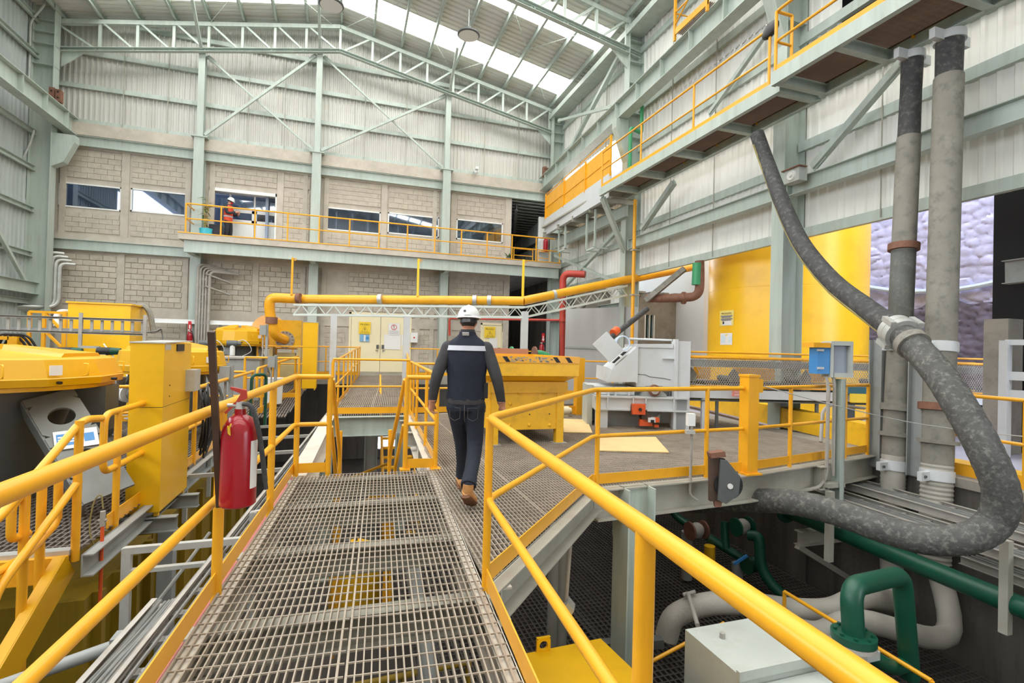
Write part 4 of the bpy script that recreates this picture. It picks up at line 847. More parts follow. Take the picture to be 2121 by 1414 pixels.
def ramp_pts(e, a, b, n, o=0.0): return [(e(a+(b-a)*i/n)+o, a+(b-a)*i/n, RZ(0, a+(b-a)*i/n)) for i in range(n+1)]
rail('left yellow railing of the far walkway', ramp_pts(LF, 11.2, 19.9, 7), None, 1.08, 0.024, 0.54, 0.1)
rail('right yellow railing of the far walkway', ramp_pts(RF, 11.2, 19.9, 8), None, 1.08, 0.024, 0.54, 0.1)
rail('yellow railing behind the man along the rear of the deck', [(1.4, 11.15, 0), (3.3, 11.3, 0)], spaced((1.4, 11.15, 0), (3.3, 11.3, 0), 2), 1.08, 0.026, 0.54, 0.12)
rail('yellow railing on the back slab left of the cream door', [(-3.0, 19.95, 0.28), (0.4, 19.95, 0.28)], spaced((-3.0, 19.95, 0.28), (0.4, 19.95, 0.28), 3), 1.05, 0.024, 0.5, 0.12)
rail('yellow railing on the back slab right of the cream door', [(2.25, 19.95, 0.28), (8.0, 19.95, 0.28)], spaced((2.25, 19.95, 0.28), (8.0, 19.95, 0.28), 5), 1.05, 0.024, 0.5, 0.12)
rail('yellow railing beyond the hopper in front of the grey partition', [(5.2, 15.2, 0), (8.2, 14.6, 0)], spaced((5.2, 15.2, 0), (8.2, 14.6, 0), 3), 1.1, 0.026, 0.55, 0.14)
MB().box(4.9, 12.7, -0.3, 8.3, 16.5, -0.02).build('deck_slab', dust_d, None, smooth=False, label='dusty raised slab beyond the deck behind the crusher', cat='platform')
# left deck rails
def loop_rail(label, a, b, posts, z, zb=None, h=1.05, r=0.03):
    """rail whose end at a closes in a rounded loop between top and mid rail"""
    a, b = Vector(a), Vector(b); o = thing('handrail', label, 'railing', (a+b)/2); Z = Vector((0, 0, 1))
    p = [b+Z*h, a+Z*h, a+Z*h*0.5, b+Z*h*0.5]
    MB().tube(bend(p, 0.12, 5), r, 12).build('rail_loop', yellow, o)
    for q in posts: q = Vector(q); MB().cyl(q-Z*0.08, q+Z*h, r, n=12).build('post', yellow, o)
    d = (b-a).normalized(); MB().bar(a+d*0.12+Z*0.05, b+Z*0.05, 0.01, 0.13).build('kick_plate', yellow, o, smooth=False)
    return o
loop_rail('yellow handrail with a looped end along the left deck', (-2.05, 5.45, -0.25), (-1.98, 12.6, -0.25), [(-2.04, 5.72, -0.25), (-2.02, 8.2, -0.25), (-1.99, 10.4, -0.25), (-1.98, 12.5, -0.25)], -0.25)
sr = thing('stair_handrail', 'bent yellow handrail going down the steps at the lower left', 'railing', (-2.2, 4.6, -0.9))
MB().tube(bend([(-2.06, 5.42, 0.77), (-2.09, 5.16, 0.8), (-2.16, 4.2, 0.26), (-2.2, 3.4, 0.26), (-2.2, 1.2, 0.26)], 0.12, 5), 0.031, 12).build('top_rail', yellow, sr)
MB().tube(bend([(-2.08, 5.1, 0.3), (-2.16, 4.25, -0.2), (-2.16, 4.1, -0.5), (-2.2, 3.4, -0.42), (-2.2, 1.2, -0.42)], 0.1, 5), 0.029, 12).build('mid_rail', yellow, sr)
MB().cyl((-2.08, 5.08, -0.35), (-2.08, 5.08, 0.8), 0.031, n=12).build('post', yellow, sr)
for p0, p1 in (((50, 1318), (53, 1010)), ((80, 1248), (88, 985)), ((118, 1075), (122, 985))):
    a, c = GX(*p0, -2.22), GX(*p1, -2.22); MB().cyl(V(c.x, c.y, a.z), c, 0.031, n=12).build('post', yellow, sr)
MB().tube(bend([GX(122, 990, -2.2), GX(119, 1082, -2.2), GX(55, 1150, -2.2), GX(-30, 1200, -2.2)], 0.08, 4), 0.028, 12).build('low_rail', yellow, sr)
MB().tube(bend([GX(60, 1012, -2.24), GX(24, 1048, -2.24), GX(22, 1118, -2.24), GX(58, 1104, -2.24)], 0.05, 4), 0.028, 12).build('end_loop', yellow, sr)
loop_rail('yellow looped handrail around the second concentrator on the left deck', (-1.95, 12.9, -0.2), (-1.4, 16.6, 0.0), [(-1.9, 13.3, -0.2), (-1.7, 14.7, -0.1), (-1.45, 16.4, 0)], 0)
def zig(label, x0, x1, y, z, n):
    rail(label, [(x0, y, z), (x1, y, z)], spaced((x0, y, z), (x1, y, z), n), 1.05, 0.028, 0.52, 0.12)
zig('yellow cross railing behind the second concentrator', -4.4, -2.1, 12.4, -0.25, 2)
zig('yellow cross railing in front of the fan unit', -3.2, -1.3, 18.6, 0.2, 2)
zig('yellow railing left of the tall yellow box at the far walkway', -2.5, -1.2, 14.6, 0.0, 2)
rail('yellow railing on the left platform in front of the big yellow bin', [(-9.0, 11.5, -0.3), (-4.8, 11.2, -0.3)], spaced((-9.0, 11.5, -0.3), (-4.8, 11.2, -0.3), 3), 1.1, 0.026, 0.55, 0)
# ================================================================== LEFT: CONCENTRATORS
def xf(b, o, R, F):   # local x,y,z -> world, x along R, y along F
    o, R, F = Vector(o), Vector(R), Vector(F); b.v = [tuple(o+R*p[0]+F*p[1]+Vector((0, 0, p[2]))) for p in b.v]; return b
def holed_plate(b, c, ax, ay, nz, L, Wd, holes, th=0.02):
    """plate of length L along ax, width Wd along ay, round holes (s along ax, radius)"""
    c, ax, ay, nz = Vector(c), Vector(ax).normalized(), Vector(ay).normalized(), Vector(nz).normalized()
    hs = sorted(holes); cuts = [-L/2]+[s for h in hs for s in (h[0]-Wd/2, h[0]+Wd/2)]+[L/2]
    def solid(a, e):
        if e-a > 0.005: b.obox(c+ax*(a+e)/2, ax*(e-a)/2, ay*Wd/2, nz*th/2)
    solid(cuts[0], cuts[1])
    for i, (s, r) in enumerate(hs):
        n = 24; sq = []; ci = []
        for k in range(n):
            a = 2*math.pi*(k+0.5)/n; cx, sy = math.cos(a), math.sin(a); q = 1/max(abs(cx), abs(sy))
            sq.append((cx*q*Wd/2, sy*q*Wd/2)); ci.append((cx*r, sy*r))
        P = lambda u, v, w: c+ax*(s+u)+ay*v+nz*w
        vs = [P(u, v, th/2) for u, v in sq]+[P(u, v, th/2) for u, v in ci]+[P(u, v, -th/2) for u, v in sq]+[P(u, v, -th/2) for u, v in ci]; fs = []
        for k in range(n):
            j = (k+1) % n; fs += [(k, j, n+j, n+k), (2*n+k, 3*n+k, 3*n+j, 2*n+j), (n+k, n+j, 3*n+j, 3*n+k), (k, 2*n+k, 2*n+j, j)]
        b.add(vs, fs); solid(cuts[2*i+2], cuts[2*i+3])
    return b
def concentrator(label, x, y, zd, r, zb, hgt, turn=0.0, detail=True):
    o = thing('gravity_concentrator', label, 'machine', (x, y, zd)); n = 14
    zt = zb+hgt
    MB().lathe([(r*0.97, zb), (r*1.0, zb+0.01), (r*1.01, zb+hgt*0.3), (r*1.0, zb+hgt*0.33), (r*0.94, zt), (r*0.9, zt+0.015), (r*0.3, zt+hgt*0.28), (0.05, zt+hgt*0.3)], (x, y, 0), n=n).build('lid', yellow_lid, o, smooth=False)
    lid = [c for c in o.children][0]
    for k in range(4):
        a = turn+k*math.pi/2; d = Vector((math.cos(a), math.sin(a), 0)); s = Vector((-d.y, d.x, 0)); p0 = Vector((x, y, zt))+d*r*0.25; p1 = Vector((x, y, zt))+d*r*0.8
        MB().loft([[p0+s*0.1*r+V(0,0,hgt*0.2), p0-s*0.1*r+V(0,0,hgt*0.2), p0-s*0.07*r+V(0,0,hgt*0.5), p0+s*0.07*r+V(0,0,hgt*0.5)], [p1+s*0.28*r-V(0,0,0.01), p1-s*0.28*r-V(0,0,0.01), p1-s*0.22*r+V(0,0,hgt*0.22), p1+s*0.22*r+V(0,0,hgt*0.22)]]).build('lid_ridge', yellow_lid, lid, smooth=False)
    MB().lathe([(r*0.6, zb+0.02), (r*0.62, zb-0.06), (r*0.62, zb-hgt*1.2), (r*0.55, (zb+zd)/2), (r*0.45, zd+0.12), (r*0.5, zd+0.1), (r*0.5, zd)], (x, y, 0), n=28).build('bowl_housing', darkgrey, o)
    MB().lathe([(r*0.94, zb-0.04), (r*0.94, zb), (r*0.6, zb), (r*0.6, zb-0.04)], (x, y, 0), n=28).build('rim', yellow_w, o)
    for k in range(4):
        a = turn+0.0+k*math.pi/2; d = Vector((math.cos(a), math.sin(a), 0)); t = Vector((-d.y, d.x, 0))
        if r > 1 and k == 0: continue
        top = Vector((x, y, zb-0.0))+d*r*0.74; foot = Vector((x, y, zd))+d*r*1.3; ax = (foot-top); L = ax.length; ax = ax/L; nz = ax.cross(t)
        b = MB(); holed_plate(b, (top+foot)/2, ax, t, nz, L, r*0.34, [(-L*0.17, r*0.1), (L*0.26, r*0.085)], 0.03)
        pass
        leg = b.build('leg', leg_m, o, smooth=False)
        if detail and k == 0:
            c = (top+foot)/2+ax*L*0.03; m_ = MB(); m_.obox(c-nz*0.022*(1 if nz.x < 0 else -1), ax*0.1, t*r*0.13, nz*0.003); sg = m_.build('instruction_plate', print_w, leg, smooth=False)
            MB().obox(c-nz*0.026*(1 if nz.x < 0 else -1)-ax*0.02, ax*0.06, t*r*0.12, nz*0.002).build('printed_field', bluelt, leg, smooth=False) if False else None
    MB().box(x-r*0.45, y-r*0.45, zd, x+r*0.45, y+r*0.45, zd+0.1).build('plinth', darkgrey, o, smooth=False)
    if detail:
        for a in (-0.9, -0.35, 0.15):
            d = Vector((math.cos(a), math.sin(a), 0)); t = Vector((-d.y, d.x, 0)); c = Vector((x, y, zb+hgt*0.62))+d*r*0.985
            MB().tube(bend([c-t*0.05+V(0,0,0.06), c-t*0.05+V(0,0,0.06)+d*0.05, c-t*0.05-V(0,0,0.06)+d*0.05, c-t*0.05-V(0,0,0.06)], 0.02, 3), 0.008, 6).build('handle', yellow_w, lid)
        d = Vector((math.cos(-0.62), math.sin(-0.62), 0)); c = Vector((x, y, zb+hgt*0.62))+d*r*1.0; t = Vector((-d.y, d.x, 0))
        MB().obox(c, t*0.055, d*0.004, V(0, 0, 0.05)).build('maker_plate', print_w, lid, smooth=False)
        for a in (-1.3, -0.6, -0.05): d = Vector((math.cos(a), math.sin(a), 0)); c = Vector((x, y, zb+hgt*0.16)); MB().cyl(c+d*r*0.99, c+d*(r*1.03), 0.016, n=8).build('bolt', black, lid)
    return o
concentrator('nearest and largest yellow-lidded concentrator at the left edge of the picture', -3.78, 6.95, -0.25, 1.26, 0.98, 0.27, -0.15)
concentrator('second yellow-lidded concentrator, half hidden by the yellow cabinet', -2.92, 10.4, -0.25, 0.82, 0.93, 0.34, -0.2)
concentrator('third yellow-lidded concentrator, farthest, left of the fan unit', -3.2, 17.7, 0.2, 0.78, 1.36, 0.4, -0.3)
# blue and white notice on the nearest machine's leg
nm = [o for o in bpy.data.objects if o.name == 'gravity_concentrator'][0]
tp0, bt0 = GT(100, 818, 5.3), GT(228, 1024, 4.95); ax_ = (bt0-tp0).normalized(); vw = Vector(CAM)-(tp0+bt0)/2; nz_ = (vw-ax_*vw.dot(ax_)).normalized(); nz_ = (nz_+V(0.35, 0, 0)).normalized(); nz_ = (nz_-ax_*nz_.dot(ax_)).normalized(); ay_ = ax_.cross(nz_); Lp = (bt0-tp0).length
b = MB(); holed_plate(b, (tp0+bt0)/2, ax_, ay_, nz_, Lp, 0.42, [(-Lp*0.27, 0.11), (Lp*0.13, 0.085)], 0.03); b.build('leg', leg_m, nm, smooth=False)
b = MB(); b.obox((tp0+bt0)/2+ay_*0.21-nz_*0.1, ax_*Lp/2, ay_*0.012, nz_*0.1); b.build('leg_rib', leg_m, nm, smooth=False)
q = GT(204, 838, 5.75); MB().box(q.x-0.2, q.y-0.15, q.z-0.28, q.x+0.12, q.y+0.2, q.z+0.22).build('dark_housing', darkgrey, nm, smooth=False)
c = tp0+ax_*Lp*0.47+nz_*0.03; nt_ = thing('machine_notice', 'blue and white notice plate on the leg of the nearest concentrator', 'sign', c); n_ = nz_; u_ = (V(0, 0, 1)-n_*n_.z).normalized(); u_ = (u_*0.9-ax_*0.35).normalized(); u_ = (u_-n_*u_.dot(n_)).normalized(); r_ = u_.cross(n_)
MB().obox(c, r_*0.17, u_*0.11, n_*0.004).build('plate', print_w, nt_, smooth=False)
MB().obox(c-r_*0.06+n_*0.005, r_*0.09, u_*0.07, n_*0.002).obox(c+r_*0.1+n_*0.005, r_*0.04, u_*0.05, n_*0.002).build('blue_print', bluebox, nt_, smooth=False)
MB().obox(c-r_*0.06+u_*0.03+n_*0.008, r_*0.08, u_*0.008, n_*0.001).obox(c-r_*0.06-u_*0.0+n_*0.008, r_*0.08, u_*0.008, n_*0.001).obox(c-r_*0.06-u_*0.03+n_*0.008, r_*0.08, u_*0.008, n_*0.001).build('text_line', print_w, nt_, smooth=False)
# ---- yellow control cabinets
def cabinet(label, x0, x1, y0, y1, z0, z1, near):
    o = thing('control_cabinet', label, 'cabinet', ((x0+x1)/2, (y0+y1)/2, z0))
    zs = z0+(z1-z0)*0.62
    b = MB(); b.prism([(x0, y0, z0), (x1, y0, z0), (x1, y1, z0), (x0, y1, z0)], (0, 0, zs-z0-0.003)); b.build('lower_body', yellow_m, o, smooth=False)
    MB().box(x0+0.003, y0+0.003, zs-0.003, x1-0.003, y1-0.003, zs+0.003).build('joint', black, o, smooth=False)
    MB().box(x0, y0, zs+0.003, x1, y1, z1).build('upper_body', yellow_m, o, smooth=False)
    MB().prism([(x0-0.01, y0-0.01, z1), (x1+0.01, y0-0.01, z1), (x1+0.01, y1+0.01, z1+0.02), (x0-0.01, y1+0.01, z1+0.02)], (0, 0, 0.012)).build('top_cap', galv, o, smooth=False)
    MB().box(x0-0.012, y0+0.05, zs+0.02, x0+0.002, y1, z1-0.01).build('side_door', yellow_m, o, smooth=False)
    if near:
        MB().box(x1-0.001, y0+0.4, z1-0.09, x1+0.012, y0+0.66, z1-0.01).build('name_strip', black, o, smooth=False)
        MB().box(x1-0.001, y0+0.02, z1-0.07, x1+0.004, y0+0.2, z1-0.01).build('grey_tag', galv, o, smooth=False)
        MB().box(x1, y1-0.2, zs+0.1, x1+0.1, y1+0.05, zs+0.36).build('junction_box', galv, o, smooth=False)
        for z in (zs+0.1, zs+0.22): MB().cyl((x1, y0+0.2, z), (x1+0.006, y0+0.2, z), 0.008, n=8).build('screw', brownsteel, o)
    for x in (x0+0.04, x1-0.06):
        for y in (y0+0.03, y1-0.08): MB().box(x, y, z0-0.05, x+0.04, y+0.05, z0).build('foot', yellow_m, o, smooth=False)
    return o
cabinet('tall yellow control cabinet in the left foreground', -2.17, -1.86, 6.32, 7.3, -0.36, 1.44, True)
cb = thing('cabinet_bracket', 'grey steel bracket carrying the tall yellow cabinet', 'bracket', (-2, 6.8, -0.6))
for y in (6.36, 7.2): MB().ibeam((-2.2, y, -0.5), (-1.7, y, -0.5), 0.16, 0.1, 0.01).build('arm', midgrey, cb, smooth=False)
MB().box(-1.95, 6.6, FLOORZ, -1.8, 6.75, -0.58).build('support_post', midgrey, cb, smooth=False)
cabinet('second tall yellow cabinet, farther away beside the far walkway', -1.2, -0.82, 15.6, 16.1, 0.16, 2.05, False)
# coil of dark cable
b = MB()
for k in range(7):
    cy_, cz_, rr = 7.52+random.uniform(-.05, .05), 0.42+random.uniform(-.08, .08), 0.3+random.uniform(-.06, .05)
    b.tube([(-1.75+0.012*k+0.03*math.cos(a*2), cy_+rr*0.45*math.cos(a), cz_+rr*1.25*math.sin(a)) for a in [2*math.pi*i/24 for i in range(25)]], 0.012, 6, caps=False)
b.build('cable_coil', black, None, label='coil of dark cable hanging behind the tall yellow cabinet', cat='cable')
# ---- cable ladder with hangers at the left
cl = thing('cable_ladder', 'dusty horizontal cable ladder crossing in front of the big yellow bin at the left', 'cable tray', (-6, 9.9, 1.6))
A0, A1 = GT(-60, 652, 10.5), GT(306, 664, 10.9); dz = 0.3; dd = (A1-A0).normalized()
for z in (0, -dz): MB().chan(A0+V(0, 0, z), A1+V(0, 0, z), 0.05, 0.06, 0.008).build('side_rail', galv_d, cl, smooth=False)
k = 0.1
while k < (A1-A0).length: p = A0+dd*k; MB().bar(p, p-V(0, 0, dz), 0.05, 0.03).build('rung', galv_d, cl, smooth=False); k += 0.2
for f in (0.62, 0.99):
    p = A0.lerp(A1, f); MB().bar(p+V(0, -0.05, 0.12), p+V(0, -0.05, -0.62), 0.06, 0.04).bar(p+V(0, -0.05, -0.6), p+V(0.35, -0.05, -0.6), 0.05, 0.05).bar(p+V(0.35, -0.05, -0.6), p+V(0.35, -0.05, -2.1), 0.05, 0.05).build('hanger', galv_d, cl, smooth=False)
b = MB()
for k in range(5): b.tube(bezier([A0+V(0, 0.03*k, -0.26), A0.lerp(A1, 0.5)+V(0, 0.03*k, -0.27+0.01*k), A1+V(0, 0.03*k, -0.25), A1+V(0.25, 0.1, -0.3), A1+V(0.3, 0.1, -2.0)], 4), 0.014, 5)
b.build('cable', cable, cl)
# ---- big yellow bin in the back left and its small frame
bn = thing('yellow_bin', 'big square yellow bin in front of the block wall at far left', 'bin', (-6.2, 16.5, -0.3))
MB().box(-6.86, 15.95, -0.3, -5.5, 17.1, 2.34).build('body', yellow_t, bn, smooth=False)
MB().box(-6.9, 15.92, 2.34, -5.46, 17.14, 2.38).build('rim', yellow_w, bn, smooth=False)
MB().tube(bend([GT(268, 634, 14.2), GT(300, 632, 14.2), GT(312, 650, 14.2), GT(318, 690, 14.2)], 0.2), 0.07, 8).build('hose', hose_grey, bn)
MB().tube(bend([GT(143, 646, 13.4), GT(125, 645, 13.2), GT(116, 655, 13.1), GT(118, 676, 13.0)], 0.12), 0.07, 10).build('inlet_pipe', white_m, bn)
fr_ = thing('yellow_rack', 'thin yellow support rack left of the big yellow bin', 'frame', (-7.3, 14.3, -0.3))
for px in (62, 92, 134): p = GT(px, 645, 12.6); MB().bar(p, V(p.x, p.y, -0.3), 0.07, 0.07).build('upright', yellow, fr_, smooth=False)
MB().bar(GT(62, 645, 12.6), GT(134, 648, 12.6), 0.06, 0.06).bar(GT(65, 684, 12.6), GT(134, 686, 12.6), 0.06, 0.06).bar(GT(94, 648, 12.6), GT(134, 690, 12.6), 0.05, 0.05).bar(GT(96, 688, 12.6), GT(134, 726, 12.6), 0.05, 0.05).build('brace', yellow, fr_, smooth=False)
mt = thing('small_motor_skid', 'dark pump skid with yellow guard and black hoses at the left edge', 'machine', (-6.6, 10.9, -0.3))
p = GT(40, 715, 11.5)
MB().box(p.x-0.7, p.y-0.3, -0.3, p.x+0.9, p.y+0.5, p.z-0.12).build('base', darkgrey, mt, smooth=False)
MB().box(p.x-0.12, p.y-0.2, p.z-0.14, p.x+0.05, p.y+0.1, p.z+0.2).box(p.x-0.45, p.y-0.2, p.z+0.12, p.x-0.1, p.y+0.1, p.z+0.2).build('guard', yellow, mt, smooth=False)
for k in range(3): MB().tube(bezier([p+V(-0.5+0.1*k, 0, -0.1), p+V(-0.3+0.1*k, -0.1, 0.22), p+V(0.0+0.1*k, -0.1, 0.2), p+V(0.2+0.08*k, 0, -0.14)], 5), 0.025, 8).build('hose', black, mt)
for px, lab in ((144, 'left'), (224, 'right')):
    p = GT(px, 727, 9.6); o = thing('green_motor', 'small green and black motor in front of the yellow bin, %s one' % lab, 'motor', p-V(0, 0, 0.1))
    MB().cyl(p-V(0.17, 0, 0), p+V(0.05, 0, 0), 0.07, 0.075, 14).build('body', black, o); MB().cyl(p+V(0.05, 0, 0), p+V(0.2, 0, 0.0), 0.075, 0.06, 14).build('fan_cover', green, o); MB().box(p.x-0.1, p.y-0.06, p.z-1.0, p.x-0.02, p.y+0.06, p.z-0.06).box(p.x-0.14, p.y-0.08, -0.28, p.x+0.12, p.y+0.08, p.z-1.0).build('stand', galv_d, o, smooth=False)
# ---- galvanised conduits
c1 = thing('conduit_bundle', 'bundle of shiny galvanised conduits curving down beside the left corner column', 'conduit', (-9.7, 20.5, 0.3))
for k in range(4):
    x = GY(104+k*8, 525, 21.6).x; q = 0.12*k
    MB().tube(bend([(x+0.35, 21.7, 4.35-q), (x, 21.5, 4.35-q), (x, 21.5, 2.35+q*0.3), (x-1.0, 20.7, 2.2+q*0.6), (x-1.4+q, 20.2, 1.0), (x-1.4+q, 20.2, 0.3)], 0.35, 5), 0.055, 8).build('conduit', galv, c1)
for z in (2.9, 3.4, 3.9): MB().box(GY(100, 560, 21.6).x, 21.56, z, GY(134, 560, 21.6).x, 21.62, z+0.05).build('strap', galv_d, c1, smooth=False)
c2 = thing('cable_riser', 'tall vertical cable tray with conduits on the first column left of the fan unit', 'cable tray', (-5.2, 21.3, 0.3))
for k, px in enumerate((408, 414, 420, 426, 433)):
    x = GY(px, 600, 21.3).x; MB().tube(bend([(x+0.5+0.1*k, 21.7, 4.25-0.06*k), (x, 21.35, 4.25-0.06*k), (x, 21.3, 0.3)], 0.2, 4), 0.05 if k in (0, 4) else 0.035, 8).build('conduit', galv_d, c2)
for z in [0.6+0.28*i for i in range(12)]: MB().box(GY(411, 600, 21.3).x, 21.34, z, GY(424, 600, 21.3).x, 21.37, z+0.05).build('rung', galv_d, c2, smooth=False)
for z in (3.55, 3.1): MB().bar((-5.05, 21.3, z+0.35), (-4.3, 21.7, z+0.1), 0.16, 0.05).build('branch_tray', galv_d, c2, smooth=False)
tr = thing('wall_tray', 'white angle cable tray along the block wall below the panels at left', 'cable tray', (-5.4, 21.5, 1.9))
MB().angle((GY(318, 644, 21.5).x, 21.5, 2.12), (GY(598, 655, 21.5).x, 21.5, 2.12), 0.16, 0.01).build('tray', white_m, tr, smooth=False)
for px in (458, 576): x = GY(px, 660, 21.7).x; MB().bar((x, 21.5, 2.05), (x+0.35, 21.95, 1.3), 0.07, 0.05).build('bracket', lightgrey, tr, smooth=False)
# ---- fan unit with duct elbow, the long yellow duct and its lattice bridge
P0 = GT(568, 692, 15.6); P1 = GT(558, 640, 15.6); P2 = GT(584, 617, 15.6); P3 = GT(1085, 623, 15.3); P4 = GT(1295, 580, 16.6); P5 = GT(1478, 545, 18.5)
PE = P0+V(0.35, 0.5, -0.25)
fn = thing('fan_unit', 'yellow fan unit with round orange casing where the duct ends', 'machine', (P0.x+0.2, P0.y+0.8, 0.28))
q = P0+V(0.3, 0.75, 0.02)
MB().cyl(q+V(-0.55, -0.12, 0.1), q+V(-0.55, 0.35, 0.1), 0.5, n=28).build('round_casing', mat('faded_orange_paint', (236, 186, 120), 0.5), fn)
MB().box(q.x-0.5, q.y-0.2, q.z-0.42, q.x+0.42, q.y+0.5, q.z+0.45).build('box_casing', yellow_w, fn, smooth=False)
MB().lathe([(0.13, -0.24), (0.28, -0.24), (0.28, -0.2), (0.13, -0.2)], q+V(-0.05, 0, -0.18), (0, 1, 0), 24).build('flange', galv_d, fn)
for k in range(14): a = 2*math.pi*k/14; c = q+V(-0.05+0.235*math.cos(a), -0.25, -0.18+0.235*math.sin(a)); MB().cyl(c, c+V(0, -0.02, 0), 0.022, n=6).build('bolt', darkgrey, fn)
MB().cyl(q+V(0.5, 0, -0.4), q+V(0.5, 0, 0.9), 0.035).box(q.x-0.9, q.y-0.1, q.z+0.1, q.x-0.7, q.y+0.3, q.z+0.28).build('frame_post', midgrey, fn)
MB().box(q.x-0.5, q.y-0.2, 0.28, q.x-0.4, q.y+0.5, q.z-0.42).box(q.x+0.32, q.y-0.2, 0.28, q.x+0.42, q.y+0.5, q.z-0.42).box(q.x-0.3, q.y, 0.28, q.x+0.25, q.y+0.3, q.z-0.6).build('stand', mat('cream_stand_paint', (214, 196, 140), 0.6), fn, smooth=False)
rail('yellow guard rail around the fan unit', [(q.x+0.75, q.y+0.3, 0.28), (q.x+0.75, q.y-0.45, 0.28), (q.x-0.8, q.y-0.45, 0.28)], None, 1.05, 0.026, 0.5, 0)
du = thing('yellow_duct', 'long yellow duct running over the lattice bridge behind the man', 'pipe', (P2+P3)/2-V(0, 0, 0.13))
path = bend([q+V(-0.05, -0.2, -0.18), P0+V(0.0, 0, -0.06), P1, P2, P3, P4, P5], 0.42, 6)
MB().tube(bend([q+V(-0.05, -0.2, -0.18), P0+V(0, 0.1, -0.05), P1+V(0, 0, -0.05), P2+V(-0.35, 0.05, 0), P2+V(0.6, 0, 0)], 0.45, 5), 0.15, 16).build('elbow', yellow, du)
MB().tube([P2+V(0.55, 0, 0), P3], 0.135, 18).tube([P3-(P3-P2).normalized()*0.02, P4, P5], 0.135, 18).build('straight_run', yellow, du)
for f, m_ in ((0.07, rust), (0.41, galv), (0.8, galv), (0.86, galv)):
    c = P2.lerp(P3, f); d = (P3-P2).normalized(); MB().cyl(c-d*0.06, c+d*0.06, 0.155, n=18).build('coupling', m_, du)
c = P0.lerp(P1, 0.55); MB().cyl(c-V(0, 0, 0.1), c+V(0, 0, 0.1), 0.17, n=18).build('coupling', rust, du)
c = P3.lerp(P4, 0.28); d = (P4-P3).normalized(); MB().cyl(c-d*0.05, c+d*0.05, 0.15, n=18).build('coupling', galv, du)
for f, lab in ((0.04, 'left, near the elbow'), (0.565, 'middle one'), (0.995, 'right, at the bend')):
    p = P2.lerp(P3, f); o = thing('vent_rod', 'thin yellow upright tube rising from the long duct, %s' % lab, 'pipe', p)
    MB().bar(p+V(0, 0, 0.1), p+V(0, 0, 1.25), 0.06, 0.06).build('tube', print_y if f > 0.5 else yellow, o, smooth=False); MB().tube([p+V(0.07+0.035*math.cos(a), 0, 1.2+0.035*math.sin(a)) for a in [i*math.pi/4 for i in range(9)]], 0.012, 5, caps=False).build('eye', yellow, o)
lb = thing('lattice_bridge', 'pale lattice girder carrying the long yellow duct', 'truss', (P2+P3)/2-V(0, 0, 0.4))
for a, c, n_ in ((P2+V(0.35, 0, 0), P3, 14), (P3, P4, 7)):
    a = a-V(0, 0, 0.2); c = c-V(0, 0, 0.2); h_ = V(0, 0, 0.3)
    for oy in (-0.14, 0.14):
        o_ = V(0, oy, 0)
        MB().bar(a+o_, c+o_, 0.05, 0.06).build('upper_chord', lattice_m, lb, smooth=False); MB().bar(a+o_-h_, c+o_-h_, 0.05, 0.06).build('lower_chord', lattice_m, lb, smooth=False)
        z_ = MB()
        for i in range(n_):
            s0, s1 = a.lerp(c, i/n_)+o_, a.lerp(c, (i+1)/n_)+o_; mid_ = (s0+s1)/2
            z_.bar(s0-h_, mid_, 0.025, 0.025).bar(mid_, s1-h_, 0.025, 0.025)
        z_.build('zigzag_lacing', lattice_m, lb, smooth=False)
for px, y0, lab in ((692, 650, 'left, in front of the cream door'), (843, 655, 'middle, at the right door jamb'), (1087, 645, 'right, under the bend of the duct')):
    p = GT(px, y0, 15.2); MB().box(p.x-0.09, p.y-0.09, 0.0 if px != 692 else 0.1, p.x+0.09, p.y+0.09, p.z).build('bridge_post', lightgrey, None, smooth=False, label='pale square post under the lattice bridge, %s' % lab, cat='post')
# ---- cable trays and cables beside the walkway
CT = lambda y, o: (-1.38+0.065*y+o, y)
for k, (o_, lab) in enumerate(((0.13, 'cable ladder with slotted rungs running beside the foreground walkway'), (-0.08, 'outer cable tray full of grey cables at the lower left'))):
    t_ = thing('cable_ladder', lab, 'cable tray', (*CT(4, o_), -0.35)); ya, yb_ = (0.6, 13.0) if k == 0 else (0.6, 4.0)
    w_ = 0.2 if k == 0 else 0.18; z = -0.22 if k == 0 else -0.3
    for s in (0, w_): MB().chan((*CT(ya, o_+s), z), (*CT(yb_, o_+s), z), 0.09, 0.03, 0.006, side=1 if s == 0 else -1).build('side_rail', galv_d, t_, smooth=False)
    y = ya+0.1
    while y < yb_:
        p = CT(y, o_); b = MB(); b.box(p[0], y-0.03, z-0.03, p[0]+w_, y+0.03, z-0.01)
        if k == 0 and y < 6.5:
            for j in range(4): b.box(p[0]+0.03+0.05*j, y-0.015, z-0.012, p[0]+0.055+0.05*j, y+0.015, z-0.004)
        b.build('rung', galv, t_, smooth=False); y += 0.3 if y < 6.5 else 0.6
    b = MB()
    for j in range(9 if k else 4):
        pts = [(*CT(y, o_+0.03+(w_-0.06)*j/(9 if k else 4)+random.uniform(-.012, .012)), z+0.005+random.uniform(0, 0.02)) for y in [ya+(yb_-ya)*i/8 for i in range(9)]]
        b.tube(bezier(pts, 3), 0.011, 6)
    b.build('cable', cable, t_)
b = MB(); b.tube([(*CT(0.6, 0.38), -0.13), (*CT(6.0, 0.38), -0.13), (*CT(12, 0.38), -0.13)], 0.02, 8); b.build('pink_cable', pink_c, None, label='pink cable along the outer edge of the walkway kick plate', cat='cable')
